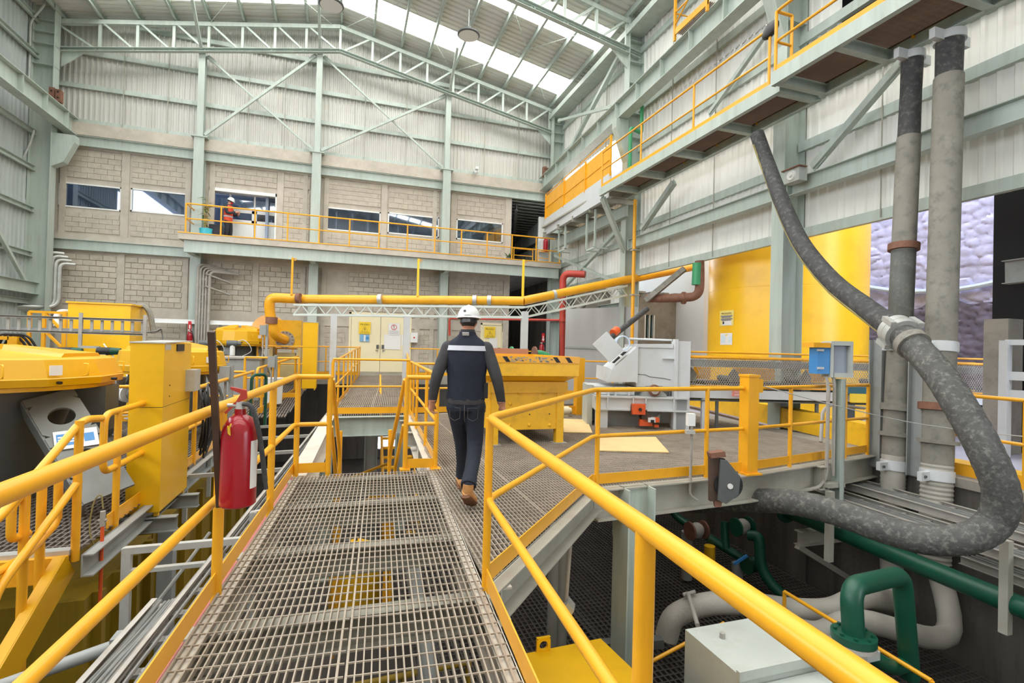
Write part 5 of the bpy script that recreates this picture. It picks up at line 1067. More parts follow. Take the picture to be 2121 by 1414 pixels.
# grey tray brackets at lower left
for k, (px0, py0, px1, py1, z) in enumerate(((257, 1140, 505, 1118, -0.12), (520, 1065, 640, 1040, -0.12))):
    a, c = GZ(px0, py0, z), GZ(px1, py1, z); o = thing('tray_bracket', 'grey steel goal-post bracket carrying the trays, %s' % ('at the lower left' if k == 0 else 'beyond the extinguisher'), 'bracket', (a.x, a.y, -1.2))
    MB().bar(a, c, 0.05, 0.05).bar(a-V(0, 0, 0.16), c-V(0, 0, 0.16), 0.05, 0.03).build('cross_bar', galv, o, smooth=False); MB().bar(a+V(0.02, 0, 0.02), V(a.x+0.02, a.y, -1.2 if k == 0 else -1.5), 0.06, 0.05).build('upright', galv, o, smooth=False); MB().bar(c, V(c.x, c.y, -0.5), 0.05, 0.05).build('upright', galv, o, smooth=False)
for k, y in enumerate((7.6, 8.8, 10.2, 11.6)):
    b = MB(); b.bar((-1.95, y, -0.3), (-0.6, y, -0.26), 0.05, 0.05).bar((-1.95, y, -0.3), (-1.95, y, -0.9), 0.05, 0.05).build('tray_bracket', galv, None, smooth=False, label='grey cross bar over the cable trays, number %s counting away from the extinguisher' % ('one', 'two', 'three', 'four')[k], cat='bracket')
for k, (y, z, r) in enumerate(((3.3, -0.62, 0.05), (4.0, -0.62, 0.05), (2.3, -0.75, 0.045))):
    o = thing('conduit_stub', 'grey conduit with clamp fitting under the trays, %s' % ('middle one', 'upper one', 'lowest, at the bottom left')[k], 'conduit', (-1.8, y, z-0.05)); MB().tube(bezier([(-2.2, y-0.2, z-0.05), (-1.7, y, z), (-1.25, y+0.15, z+0.06)], 5), r*0.8, 10).build('pipe', midgrey, o); MB().box(-1.45, y+0.04, z+0.0, -1.2, y+0.16, z+0.1).build('fitting', midgrey, o, smooth=False)
b = MB()
for k in range(3): b.tube(bezier([(-2.2, 2.8+0.1*k, -0.7), (-1.8, 3.3+0.1*k, -0.85), (-1.4, 4.2, -0.6), (-1.2, 5.5, -0.35)], 6), 0.016, 6)
b.build('loose_cable', cable, None, label='loose grey cables drooping from the stringer to the trays at lower left', cat='cable')
# small standpipe with hose
sp_ = thing('sampling_standpipe', 'thin orange standpipe with small valve and thin hose below the yellow cabinet', 'pipe', (-2.0, 5.3, -0.95))
MB().cyl((-1.98, 5.3, -0.95), (-1.98, 5.3, -0.15), 0.014).build('pipe', orange_m, sp_); MB().cyl((-1.98, 5.3, -0.15), (-1.98, 5.3, -0.02), 0.02).cyl((-2.01, 5.3, -0.1), (-1.95, 5.3, -0.1), 0.012).build('valve', galv_d, sp_); MB().tube(bezier([(-1.98, 5.3, 0.0), (-2.0, 5.3, 0.12), (-2.05, 5.3, 0.05), (-2.07, 5.3, -0.2), (-1.98, 5.3, -0.45)], 5), 0.006, 6).build('hose', hoseyel, sp_)
# grey posts with switch boxes, green vent pipe
for x, y, z0, z1, lab in ((-1.93, 10.2, -0.6, 1.05, 'nearer grey channel post with switch box on the left deck edge'), (-1.62, 13.6, -0.6, 1.15, 'farther grey channel post with switch box on the left deck edge'), (-2.1, 15.5, 0.0, 1.95, 'tall slotted grey post in front of the third concentrator')):
    o = thing('channel_post', lab, 'post', (x, y, z0)); MB().chan((x, y, z0), (x, y, z1), 0.1, 0.06, 0.008, up=(0, 1, 0)).build('post', midgrey, o, smooth=False)
    MB().box(x-0.2, y-0.1, z1-0.3, x-0.04, y+0.06, z1-0.03).build('switch_box', midgrey, o, smooth=False); MB().cyl((x-0.12, y, z0), (x-0.12, y, z1-0.3), 0.02).build('conduit', galv_d, o)
MB().tube(bend([(-1.85, 11.6, -2.0), (-1.85, 11.6, 0.78), (-1.62, 11.9, 0.78), (-1.62, 11.9, -0.3)], 0.12, 5), 0.032, 8).build('vent_pipe', green, None, label='dark green pipe bent into a hairpin on the left deck edge', cat='pipe')
# valves, meter and cables between the concentrators
vp = thing('valve_line', 'dusty flanged pipe with blue valve actuator between the concentrators', 'pipe', GT(262, 815, 8.6)-V(0, 0, 0.1))
a, c = GT(228, 812, 8.7), GT(312, 818, 8.4); MB().cyl(a, c, 0.07).build('pipe', hose_grey, vp); d = (c-a).normalized()
for f in (0.42, 0.47, 0.66, 0.71, 0.86): p = a.lerp(c, f); MB().cyl(p-d*0.015, p+d*0.015, 0.15).build('flange', white_m if f != 0.66 else darkgrey, vp)
p = a.lerp(c, 0.69); MB().cyl(p, p+V(0, 0, 0.3), 0.035).build('stem', galv_d, vp); MB().cyl(p+V(0, 0, 0.28), p+V(0, 0, 0.4), 0.07, 0.11).cyl(p+V(0, 0, 0.4), p+V(0, 0, 0.5), 0.11).build('actuator', mat('actuator_blue', (44, 84, 150), 0.4), vp); MB().box(p.x-0.16, p.y-0.1, p.z+0.55, p.x+0.2, p.y+0.1, p.z+0.66).build('canopy', darkgrey, vp, smooth=False)
p = GT(238, 791, 8.7); fm = thing('flow_meter', 'round grey-blue transmitter head with dial beside the valve line', 'instrument', p-V(0, 0, 0.1)); MB().cyl(p+V(-0.02, -0.1, 0), p+V(0.05, 0.08, 0.0), 0.1).cyl(p+V(0.04, 0.05, 0), p+V(0.16, 0.3, 0), 0.085).build('body', galv_d, fm); MB().cyl(p+V(-0.03, -0.115, 0), p+V(-0.02, -0.1, 0), 0.075).build('dial', lampglass, fm); MB().cyl(p+V(0.06, 0.1, -0.2), p+V(0.06, 0.1, -0.08), 0.04).build('neck', mat('neck_blue', (70, 96, 140), 0.5), fm)
for k, (px, py) in enumerate(((250, 858), (292, 866))):
    b = MB(); p = GZ(px, py+6, -0.22)
    for j in range(5):
        rr = 0.18+0.05*j/2; b.tube([(p.x+rr*math.cos(t), p.y+rr*0.8*math.sin(t), p.z+0.02+0.012*j) for t in [2*math.pi*i/20 for i in range(21)]], 0.009, 5, caps=False)
    b.build('cable_loop', galv, None, label='loose pale cable coiled on the left deck, %s' % ('left coil' if k == 0 else 'right coil by the yellow cabinet'), cat='cable')
MB().tube([GT(215, 712, 9.8), GT(262, 775, 9.3), GT(270, 793, 9.2)], 0.012, 6).build('slack_wire', galv, None, label='white slanting wire left of the yellow cabinet', cat='cable')
rail('yellow railing between the first and second concentrators', [(-4.3, 9.0, -0.25), (-2.95, 9.1, -0.25)], spaced((-4.3, 9.0, -0.25), (-2.95, 9.1, -0.25), 2), 1.0, 0.026, 0.6, 0)
tk = thing('feed_box', 'pale grey feed box under instruments by the third concentrator', 'tank', (-2.7, 14.5, -0.1)); MB().prism([(-3.6, 14.9, -0.1), (-2.2, 14.9, -0.1), (-2.2, 14.9, 1.0), (-3.6, 14.9, 1.0)], (0, 1.2, 0)).build('body', midgrey, tk, smooth=False); MB().box(-3.65, 14.85, 1.0, -2.15, 16.15, 1.04).build('lid', galv_d, tk, smooth=False)
for px, lab in ((425, 'left'), (482, 'right')):
    p = GT(px, 711, 14.8); o = thing('grey_actuator', 'small grey motor head above the feed box, %s one' % lab, 'instrument', p-V(0, 0, 0.3)); MB().cyl(p-V(0.15, 0, 0), p+V(0.12, 0, 0), 0.09).cyl(p+V(0.12, 0, 0), p+V(0.22, 0, 0), 0.06).build('motor', darkgrey, o); MB().cyl(V(p.x, p.y, 1.04), p, 0.07).build('neck', white_m, o); MB().tube(bezier([p, p+V(0.3, 0, 0.1), p+V(0.5, 0, -0.2), p+V(0.2, 0, -0.4)], 5), 0.012, 5).build('cable', galv, o)
MB().cyl((-1.75, 14.2, -0.1), (-1.75, 14.2, 0.55), 0.2, 0.22, 20).build('bucket', white_m, None, label='white plastic drum behind the green hairpin pipe', cat='drum')
# ================================================================== EXTINGUISHER, LEANING BAR
def extinguisher(label, x, y, z, s=1.0, det=True, group=None):
    o = thing('fire_extinguisher', label, 'extinguisher', (x, y, z)); r = 0.098*s
    MB().lathe([(r*0.9, 0), (r, 0.01*s), (r, 0.42*s), (r*0.92, 0.47*s), (r*0.6, 0.52*s), (r*0.32, 0.535*s), (r*0.3, 0.57*s)], (x, y, z), n=32 if det else 14).build('cylinder', red, o)
    MB().cyl((x, y, z+0.56*s), (x, y, z+0.61*s), 0.03*s, 0.024*s).cyl((x-0.07*s, y, z+0.59*s), (x, y, z+0.59*s), 0.012*s).build('valve', galv, o)
    MB().prism([(x-0.03*s, y-0.012*s, z+0.6*s), (x+0.035*s, y-0.012*s, z+0.63*s), (x+0.03*s, y-0.012*s, z+0.68*s), (x-0.055*s, y-0.012*s, z+0.7*s), (x-0.055*s, y-0.012*s, z+0.685*s), (x+0.0*s, y-0.012*s, z+0.66*s)], (0, 0.024*s, 0)).prism([(x-0.03*s, y-0.01*s, z+0.61*s), (x-0.085*s, y-0.01*s, z+0.55*s), (x-0.075*s, y-0.01*s, z+0.54*s), (x-0.02*s, y-0.01*s, z+0.6*s)], (0, 0.02*s, 0)).build('lever', redpipe if det else red, o)
    MB().tube(bezier([(x+0.02*s, y-0.02, z+0.6*s), (x+0.07*s, y-0.06*s, z+0.58*s), (x+0.115*s, y-0.06*s, z+0.42*s), (x+0.15*s, y-0.03*s, z+0.14*s)], 7), 0.014*s, 8).cyl((x+0.15*s, y-0.03*s, z+0.14*s), (x+0.156*s, y-0.028*s, z+0.09*s), 0.012*s).build('hose', black if not det else rubber, o)
    if det:
        q = MB()
        for i in range(5):
            a0, a1 = -0.75+i*0.13, -0.75+(i+1)*0.13
            q.quad(*[(x+(r+0.0015)*math.cos(a), y+(r+0.0015)*math.sin(a), z+h) for a, h in ((a0, 0.1), (a1, 0.1), (a1, 0.36), (a0, 0.36))])
        q.build('label_sticker', print_w, o)
        MB().tube([(x+(r+0.003)*math.cos(a), y+(r+0.003)*math.sin(a), z+0.1+h) for a, h in ((-2.05, 0.35), (-2.0, 0.31), (-1.9, 0.3), (-1.95, 0.34), (-1.86, 0.36))], 0.004, 5).build('yellow_scrawl', print_y, o)
    return o
EX = GT(492, 1045, 2.8)
extinguisher('large red fire extinguisher hanging on the left handrail in the foreground', EX.x, EX.y, EX.z, 0.93)
lbar = thing('leaning_angle_bar', 'dark brown steel angle strapped upright to the left handrail post', 'bar', (-0.68, 3.4, 0.4))
MB().bar(GX(455, 1048, -0.66), GX(438, 686, -0.66), 0.032, 0.03, up=(0, 1, 0)).build('angle', brownsteel, lbar, smooth=False)
MB().bar((-0.72, 3.36, 0.95), (-0.6, 3.3, 0.95), 0.02, 0.03).build('hook', brownsteel, lbar, smooth=False)
# ================================================================== YELLOW DUMP HOPPER
HYF = 7.4
def hx(px, py=850): return GY(px, py, HYF).x
def hz(py, px=1100): return GY(px, py, HYF).z
hp = thing('dump_hopper', 'big yellow steel hopper with chevron rim beside the man', 'hopper', ((hx(1018)+hx(1165))/2, 8.2, 0))
X0, X1 = hx(1014), hx(1168); ZB, ZT = hz(889), hz(790); ZR0, ZR1 = hz(776), hz(750); D_ = 1.5
MB().prism([(X0, HYF, ZB), (X1, HYF, ZB), (X1, HYF, ZT), (X0, HYF, ZT)], (0, 0.03, 0)).build('front_panel', yellow_w, hp, smooth=False)
MB().box(X0, HYF+D_-0.03, ZB, X1, HYF+D_, ZT).build('back_panel', yellow_w, hp, smooth=False)
for x in (X0, X1-0.03): MB().box(x, HYF+0.03, ZB, x+0.03, HYF+D_-0.03, ZT).build('side_panel', yellow_w, hp, smooth=False)
MB().box(X0+0.03, HYF+0.03, ZB, X1-0.03, HYF+D_-0.03, ZB+0.02).build('bottom_plate', darkgrey, hp, smooth=False)
MB().box(X0-0.02, HYF-0.04, ZT-0.17, X1+0.04, HYF, ZT).build('front_band', yellow_w, hp, smooth=False)
XL2, XR2 = GY(984, 770, HYF-0.25).x, GY(1196, 770, HYF-0.25).x; yA, yB2 = HYF-0.28, HYF+D_+0.25
def ring(x0, x1, y0, y1, z): return [V(x0, y0, z), V(x1, y0, z), V(x1, y1, z), V(x0, y1, z)]
MB().loft([ring(X0, X1, HYF, HYF+D_, ZT), ring(XL2, XR2, yA, yB2, ZR0)], caps=False).build('flared_chute', yellow_w, hp, smooth=False)
t = 0.03
for (a, c) in (((XL2, yA), (XR2, yA)), ((XR2, yA), (XR2, yB2)), ((XR2, yB2), (XL2, yB2)), ((XL2, yB2), (XL2, yA))):
    MB().bar((*a, (ZR0+ZR1)/2), (*c, (ZR0+ZR1)/2), t, ZR1-ZR0).build('rim_plate', yellow_w, hp, smooth=False)
ZR2 = ZR1+0.1
for (a, c) in (((XL2, yA), (XR2, yA)), ((XR2, yA), (XR2, yB2)), ((XR2, yB2), (XL2, yB2)), ((XL2, yB2), (XL2, yA))):
    MB().bar((*a, ZR1+0.05), (*c, ZR1+0.05), 0.05, 0.1).build('rim_bar', yellow, hp, smooth=False)
b = MB(); x = XL2+0.05
while x < XR2-0.1:
    if not (XL2+0.55 < x < XR2-0.5): b.prism([(x, yA-0.026, ZR1+0.01), (x+0.07, yA-0.026, ZR1+0.01), (x+0.01, yA-0.026, ZR1+0.09), (x-0.06, yA-0.026, ZR1+0.09)], (0, -0.002, 0))
    x += 0.2
b.build('chevron_stripe', black, hp, smooth=False)
b = MB()
for k in range(60):
    x, z = random.uniform(XL2+0.45, XR2-0.45), ZR1+random.uniform(0.01, 0.09); w = random.uniform(.01, .04); b.prism([(x, yA-0.027, z), (x+w, yA-0.027, z-0.004), (x+w*0.7, yA-0.027, z+0.012), (x-w*0.2, yA-0.027, z+0.01)], (0, -0.001, 0))
b.build('chipped_paint', mat('chipped_grey_primer', (150, 160, 160), 0.7), hp, smooth=False, kind='stuff')
MB().box(XL2+0.1, yB2-0.02, ZR2, XR2-0.1, yB2+0.03, ZR2+0.1).build('rubber_skirt', mat('pinkish_skirt_rubber', (176, 128, 104), 0.8), hp, smooth=False)
for px, py in ((1075, 814), (1125, 814), (1057, 836), (1140, 836), (1055, 881), (1096, 880), (1138, 880)):
    p = GY(px, py, HYF); MB().lathe([(0.028, 0), (0.024, 0.012), (0.012, 0.02)], (p.x, HYF, p.z), (0, -1, 0), 10).build('rivet', yellow_w, hp)
for px, py in ((1097, 858), (1138, 857)): p = GY(px, py, HYF); MB().cyl((p.x, HYF-0.002, p.z), (p.x, HYF+0.002, p.z), 0.012, n=8).build('bolt_hole', black, hp)
for x, y in ((X0+0.02, HYF-0.02), (X1-0.13, HYF-0.02), (X0+0.02, HYF+D_-0.12), (X1-0.13, HYF+D_-0.12)):
    MB().box(x, y, 0.01, x+0.12, y+0.02, ZT-0.17).box(x, y+0.02, 0.01, x+0.015, y+0.12, ZB).build('leg', yellow_w, hp, smooth=False); MB().box(x-0.05, y-0.05, 0, x+0.17, y+0.15, 0.012).build('foot_plate', galv_d, hp, smooth=False)
pp = GZ(1198, 858, 0); p2 = thing('hopper_post', 'square yellow post at the right corner of the hopper', 'post', pp); MB().box(pp.x-0.09, pp.y-0.09, 0, pp.x+0.09, pp.y+0.09, GY(1198, 741, pp.y).z).build('post', yellow, p2, smooth=False); MB().box(pp.x-0.5, pp.y-0.03, 0.02, pp.x-0.09, pp.y, 0.2).box(pp.x+0.09, pp.y-0.03, 0.02, pp.x+0.5, pp.y, 0.2).build('toe_board', yellow, p2, smooth=False)
pb = thing('white_pump_motor', 'small dusty white motor lying on the deck by the hopper leg', 'motor', GZ(1168, 862, 0)); q = GZ(1168, 862, 0); MB().cyl(q+V(-0.12, 0, 0.12), q+V(0.1, 0, 0.12), 0.1).cyl(q+V(0.1, 0, 0.12), q+V(0.16, 0, 0.12), 0.07).box(q.x-0.1, q.y-0.06, 0, q.x+0.08, q.y+0.06, 0.04).build('body', mat('dusty_cream_paint', (226, 214, 184), 0.6), pb)
for px, lab, s in ((1053, 'left green valve showing above the hopper rim', 1), (1113, 'right green valve with rusty flange above the hopper rim', -1)):
    q = GY(px, 735, 10.6); o = thing('green_valve', lab, 'valve', V(q.x, q.y, 0)); MB().tube(bezier([q+V(-0.28*s, 0, -0.06), q+V(-0.1*s, 0, 0.02), q+V(0.05*s, 0, 0.02)], 5), 0.085, 12).build('body', green_l, o); MB().cyl(q+V(0.05*s, 0, 0.02), q+V(0.09*s, 0, 0.02), 0.17).build('flange', rust if s < 0 else green_l, o); MB().cyl((q.x-0.1*s, q.y, -0.05), (q.x-0.1*s, q.y, q.z-0.05), 0.05).build('riser', galv_d, o)
# plywood pads on the deck
for pts, lab in (([(1166, 868), (1216, 870), (1227, 897), (1168, 896)], 'pale plywood sheet on the deck between the hopper and the crusher'), ([(1232, 907), (1358, 906), (1386, 938), (1238, 934)], 'larger pale plywood sheet on the deck in front of the crusher')):
    MB().prism([GZ(*p, 0.004) for p in pts], (0, 0, 0.014)).build('plywood_sheet', wood, None, smooth=False, label=lab, cat='board')
# ================================================================== GREY CRUSHER  (local frame facing the camera)
CO = GT(1240, 893, 9.7); CO.z = 0; CR, CF = V(math.cos(YAW), -math.sin(YAW), 0), V(math.sin(YAW), math.cos(YAW), 0); CS = 1050/9.7
def cx(px): return (px-1240)/CS
def cz(py, px=1330): return EYE-(py-(719+0.0257*(px-1060)))/CS
cr = thing('crusher', 'light grey crusher with open hatch cover and orange fittings', 'machine', CO)
def cbox(a, b0, c0, a1, b1, c1, name, m, par=None): return xf(MB().box(cx(a), b0, cz(c0, a), cx(a1), b1, cz(c1, a)), CO, CR, CF).build(name, m, par or cr, smooth=False)
def cprism(pts, y0, dy, name, m, par=None): return xf(MB().prism([(cx(a), y0, cz(c, a)) for a, c in pts], (0, dy, 0)), CO, CR, CF).build(name, m, par or cr, smooth=False)
cprism([(1317, 713), (1394, 713), (1394, 802), (1317, 802)], 0.05, 1.1, 'rotor_housing', lightgrey)
cprism([(1264, 766), (1317, 718), (1317, 792), (1256, 792)], 0.0, 1.1, 'feed_hood', lightgrey)
cprism([(1252, 760), (1264, 766), (1256, 792), (1251, 790)], 0.02, 1.05, 'hood_bevel', lightgrey)
cbox(1317, 0.03, 713, 1392, 0.06, 720, 'top_flange', lightgrey); cbox(1314, -0.01, 713, 1318, 0.06, 794, 'seam_flange', lightgrey)
cbox(1393, -0.04, 703, 1400, 0.1, 825, 'side_flange', lightgrey); cbox(1400, 0.0, 707, 1427, 0.4, 893, 'end_plate', lightgrey)
xf(MB().cyl((cx(1306), 0.3, cz(702)), (cx(1398), 0.3, cz(703)), 0.018), CO, CR, CF).build('top_rail', lightgrey, cr)
cbox(1370, 0.0, 741, 1395, 0.05, 744, 'shelf', lightgrey)
xf(MB().tube([(cx(a), 0.045, cz(c)) for a, c in ((1319, 776), (1335, 777), (1345, 781), (1370, 783), (1388, 786))], 0.006, 5), CO, CR, CF).build('weld_crack', darkgrey, cr)
R_ = cprism([(1225, 714), (1254, 687), (1290, 726), (1262, 752)], 0.1, 0.05, 'hatch_cover', lightgrey)
cprism([(1266, 752), (1290, 729), (1295, 729), (1269, 753)], -0.005, 0.12, 'hatch_opening', black)
xf(MB().cyl((cx(1282), -0.02, cz(740)), (cx(1282), 0.05, cz(740)), 0.025), CO, CR, CF).build('hatch_pin', white_m, cr)
cprism([(1232, 801), (1315, 803), (1315, 820), (1232, 818)], 0.1, 0.9, 'middle_frame', lightgrey)
for a in (1258, 1272, 1300): cbox(a, -0.02, 802, a+2.5, 0.12, 820, 'rib', lightgrey)
cprism([(1317, 802), (1394, 802), (1394, 822), (1317, 822)], 0.25, 0.8, 'recess_back', midgrey)
cprism([(1325, 822), (1330, 814), (1337, 812), (1337, 800), (1370, 800), (1370, 812), (1376, 816), (1380, 822)], -0.02, 0.2, 'bearing_block', midgrey)
xf(MB().lathe([(0.11, 0), (0.11, 0.06), (0.08, 0.07), (0.07, 0.05), (0.02, 0.05)], (cx(1352), -0.02, cz(808)), (0, -1, 0), 24), CO, CR, CF).build('bearing_cap', rust, cr)
xf(MB().lathe([(0.075, 0.0), (0.075, 0.03), (0.015, 0.03), (0.015, 0.05)], (cx(1352), -0.075, cz(808)), (0, -1, 0), 20), CO, CR, CF).build('shaft_end', galv_d, cr)
cbox(1230, -0.05, 819, 1422, 1.1, 823, 'base_top_flange', lightgrey); cbox(1230, 0.0, 823, 1305, 1.0, 848, 'base_beam', lightgrey); cbox(1336, 0.0, 823, 1422, 1.0, 850, 'base_beam', lightgrey); cbox(1305, 0.0, 823, 1336, 1.0, 836, 'base_beam', lightgrey)
for a in (1255, 1308, 1334, 1392): cbox(a, -0.05, 823, a+2.5, 0.01, 848 if a != 1308 and a != 1334 else 836, 'web_rib', lightgrey)
cbox(1230, -0.05, 846, 1303, 0.02, 849, 'base_bottom_flange', lightgrey); cbox(1338, -0.05, 849, 1422, 0.02, 852, 'base_bottom_flange', lightgrey)
cbox(1234, 0.0, 848, 1258, 0.14, 893, 'leg', lightgrey); cbox(1394, 0.0, 850, 1420, 0.14, 893, 'leg', lightgrey); cbox(1234, 0.86, 848, 1258, 1.0, 893, 'leg', lightgrey); cbox(1394, 0.86, 850, 1420, 1.0, 893, 'leg', lightgrey)
cprism([(1259, 849), (1388, 850), (1345, 893), (1259, 893)], 0.3, 0.6, 'discharge_chute', midgrey)
cbox(1220, 0.3, 800, 1231, 1.0, 893, 'side_panel', boxgrey)
o_ = cbox(1306, -0.14, 836, 1332, -0.02, 857, 'orange_motor_box', orange_m); xf(MB().cyl((cx(1321), -0.17, cz(847)), (cx(1321), -0.13, cz(847)), 0.03), CO, CR, CF).build('knob', black, o_)
cbox(1322, -0.1, 868, 1348, 0.0, 881, 'orange_clamp', orange_m); xf(MB().cyl((cx(1335), -0.1, cz(863)), (cx(1335), 0.1, cz(863)), 0.09), CO, CR, CF).build('gear_case', brownsteel, cr)
cbox(1338, -0.14, 864, 1359, -0.02, 873, 'white_lug', white_m); cbox(1353, -0.16, 864, 1360, -0.01, 873, 'orange_lug', orange_m); cbox(1343, -0.15, 868, 1350, -0.13, 874, 'socket', black); cbox(1352, -0.1, 879, 1361, 0, 884, 'orange_tip', orange_m)
cbox(1228, -0.35, 889, 1318, -0.3, 907, 'toe_plate', yellow); cbox(1318, -0.42, 897, 1415, -0.37, 908, 'toe_plate', yellow); cbox(1419, -0.45, 897, 1505, -0.4, 910, 'toe_plate', yellow)
b = MB()
for k in range(4): b.tube([(cx(1293)+0.13*math.cos(t)*(1+.05*k), 0.3+0.02*k, cz(712)+0.14*math.sin(t)) for t in [2*math.pi*i/24 for i in range(25)]], 0.014, 6, caps=False)
xf(b, CO, CR, CF).build('tubing_coil', clearhose, None, label='coil of pale blue plastic tubing hung behind the crusher hatch', cat='tubing')
dp = thing('slanting_pipe', 'dark slanting pipe with orange coupling coming down behind the crusher', 'pipe', GT(1275, 690, 10.6)); MB().cyl(GT(1340, 640, 11.5), GT(1262, 702, 10.3), 0.06).build('pipe', rubber, dp); MB().cyl(GT(1278, 683, 10.5), GT(1270, 690, 10.4), 0.085).build('coupling', orange_m, dp)
# ================================================================== CONVEYOR
cv = thing('belt_conveyor', 'long grey belt conveyor with mesh guards leaving the crusher to the right', 'conveyor', CO+CR*cx(1700))
def vbox(a, b0, z0, a1, b1, z1, name, m, par=None, kind=None): return xf(MB().box(cx(a), b0, z0, cx(a1), b1, z1), CO, CR, CF).build(name, m, par or cv, smooth=False, kind=kind)
ZA = cz(825, 1424); ZC = cz(807, 1424); XE2 = 2110
for y in (0.1, 0.95): vbox(1424, y, ZA, XE2, y+0.06, ZC, 'side_beam', lightgrey); vbox(1424, y, ZC+0.44, XE2, y+0.04, ZC+0.56, 'upper_stringer', midgrey)
vbox(1424, 0.1, ZA-0.06, XE2, 1.0, ZA-0.04, 'return_tray', darkgrey); vbox(1424, 0.2, ZC+0.12, XE2, 0.95, ZC+0.14, 'belt', black)
for y in (0.08, 0.94):
    xf(MB().cyl((cx(1424), y, ZC+0.62), (cx(XE2), y, ZC+0.62), 0.028).cyl((cx(1424), y, ZC+0.72), (cx(XE2), y, ZC+0.72), 0.018), CO, CR, CF).build('guard_rail', yellow, cv)
    xf(MB().cyl((cx(1424), y, ZC+0.06), (cx(XE2), y, ZC+0.06), 0.02), CO, CR, CF).build('lower_rail', yellow, cv)
b = MB(); w0, w1 = cx(1427), cx(XE2); h0, h1 = ZC+0.07, ZC+0.6; s_ = w0-0.5
while s_ < w1:   # expanded metal guard
    for sg in (1, -1):
        a0, a1 = s_, s_+(h1-h0)*0.6
        p, q = (a0, h0), (a1, h1)
        if sg < 0: p, q = (a0, h1), (a1, h0)
        if p[0] >= w0 and q[0] <= w1: b.bar((p[0], 0.06, p[1]), (q[0], 0.06, q[1]), 0.006, 0.009)
    s_ += 0.045
xf(b, CO, CR, CF).build('mesh_guard', galv_d, cv, smooth=False, kind='stuff')
for a in (1437, 1528, 1680, 1850, 2000):
    g = xf(MB().prism([(cx(a)-0.09, 0.2, ZC), (cx(a)+0.09, 0.2, ZC), (cx(a)+0.1, 0.2, ZC+0.3), (cx(a), 0.2, ZC+0.42), (cx(a)-0.1, 0.2, ZC+0.3)], (0, 0.04, 0)), CO, CR, CF).build('idler_bracket', hose_grey, cv, smooth=False)
    xf(MB().cyl((cx(a), 0.25, ZC+0.2), (cx(a), 0.9, ZC+0.2), 0.06), CO, CR, CF).build('idler', darkgrey, g)
for a, c in ((1455, 1490), (1545, 1630), (1700, 1740)): vbox(a, 0.5, ZC+0.18, c, 0.55, ZC+0.42, 'inner_guard', yellow)
for a in (1458, 1556): vbox(a, 0.12, 0.0, a+13, 0.2, ZA, 'support_leg', lightgrey) if a == 1458 else None
for a in (1490, 1568, 1700, 1860): xf(MB().box(cx(a)-0.025, 0.12, 0, cx(a)+0.025, 0.17, ZA-0.05), CO, CR, CF).build('support_leg', darkgrey, cv, smooth=False)
for a in (1770, 1905): vbox(a, 0.3, -0.1, a+22, 0.6, ZA-0.05, 'outer_support', darkgrey)
tb = thing('teal_drive', 'teal conveyor drive with yellow guard plate beyond the blue control box', 'machine', CO+CR*cx(1790)); vbox(1755, 0.0, ZC-0.02, 1830, 0.1, ZC+0.12, 'drive', mat('teal_paint', (50, 104, 122), 0.5), tb); vbox(1757, -0.08, ZA+0.0, 1790, -0.02, ZC, 'guard_plate', print_y, tb); vbox(1840, 0.0, ZA-0.05, 1925, 0.08, ZA+0.18, 'drive_cover', MATS['teal_paint'], tb)
# ================================================================== CURB, TANK, OUTSIDE
kb = thing('yellow_kerb', 'yellow painted concrete kerb along the right edge of the deck', 'kerb', (8.6, 9, -0.1)); MB().box(8.25, 2.0, -0.12, 8.6, 5.9, 0.02).build('kerb_block', yellow_w, kb, smooth=False)
MB().prism([(8.2, 6.0, -0.02), (9.35, 12.6, -0.02), (9.35, 12.6, 0.42), (8.2, 6.0, 0.36)], (0.3, -0.02, 0)).build('kerb_block', yellow_w, kb, smooth=False)
MB().box(8.3, 13.0, -0.02, 8.7, 19.0, 0.3).build('kerb_block', concrete, kb, smooth=False)
TC, TR = V(11.75, 11.3, 0), 2.0
tn = thing('yellow_tank', 'huge round yellow tank behind the thick column on the right', 'tank', (TC.x, TC.y, -0.1))
n = 56; MB().lathe([(TR, -0.1), (TR, 3.2), (TR-0.004, 3.205), (TR-0.004, 3.215), (TR, 3.22), (TR, 6.2), (TR-0.15, 6.3)], (TC.x, TC.y, 0), n=n).build('shell', yellow_t, tn); MB().lathe([(TR+0.03, 6.1), (TR+0.08, 6.1), (TR+0.08, 6.25), (TR+0.03, 6.25)], (TC.x, TC.y, 0), n=n).build('rim', darkgrey, tn)
def onshell(px, py):   # where a sight line meets the tank shell
    d = ray(px, py); a = d[0]**2+d[1]**2; bq = -2*(d[0]*TC.x+d[1]*TC.y); c = TC.x**2+TC.y**2-TR**2; s = (-bq-math.sqrt(max(0, bq*bq-4*a*c)))/(2*a); return Vector(CAM+d*s)
def curved(parent, x0, y0, x1, y1, m, name, out=0.008):
    q = MB(); P0, P1 = onshell(x0, y0), onshell(x1, y1); a0, a1 = math.atan2(P0.y-TC.y, P0.x-TC.x) % (2*math.pi), math.atan2(P1.y-TC.y, P1.x-TC.x) % (2*math.pi)
    for i in range(4):
        b0, b1 = a0+(a1-a0)*i/4, a0+(a1-a0)*(i+1)/4; r = TR+out
        q.quad((TC.x+r*math.cos(b0), TC.y+r*math.sin(b0), P1.z), (TC.x+r*math.cos(b1), TC.y+r*math.sin(b1), P1.z), (TC.x+r*math.cos(b1), TC.y+r*math.sin(b1), P0.z), (TC.x+r*math.cos(b0), TC.y+r*math.sin(b0), P0.z))
    return q.build(name, m, parent, smooth=False)
def signtext(parent, body, px, py, size, m):
    p = onshell(px, py); d = Vector((p.x-TC.x, p.y-TC.y, 0)).normalized(); lettering(parent, body, size, p+d*0.03, Vector((0, 0, 1)).cross(d), (0, 0, 1), m)
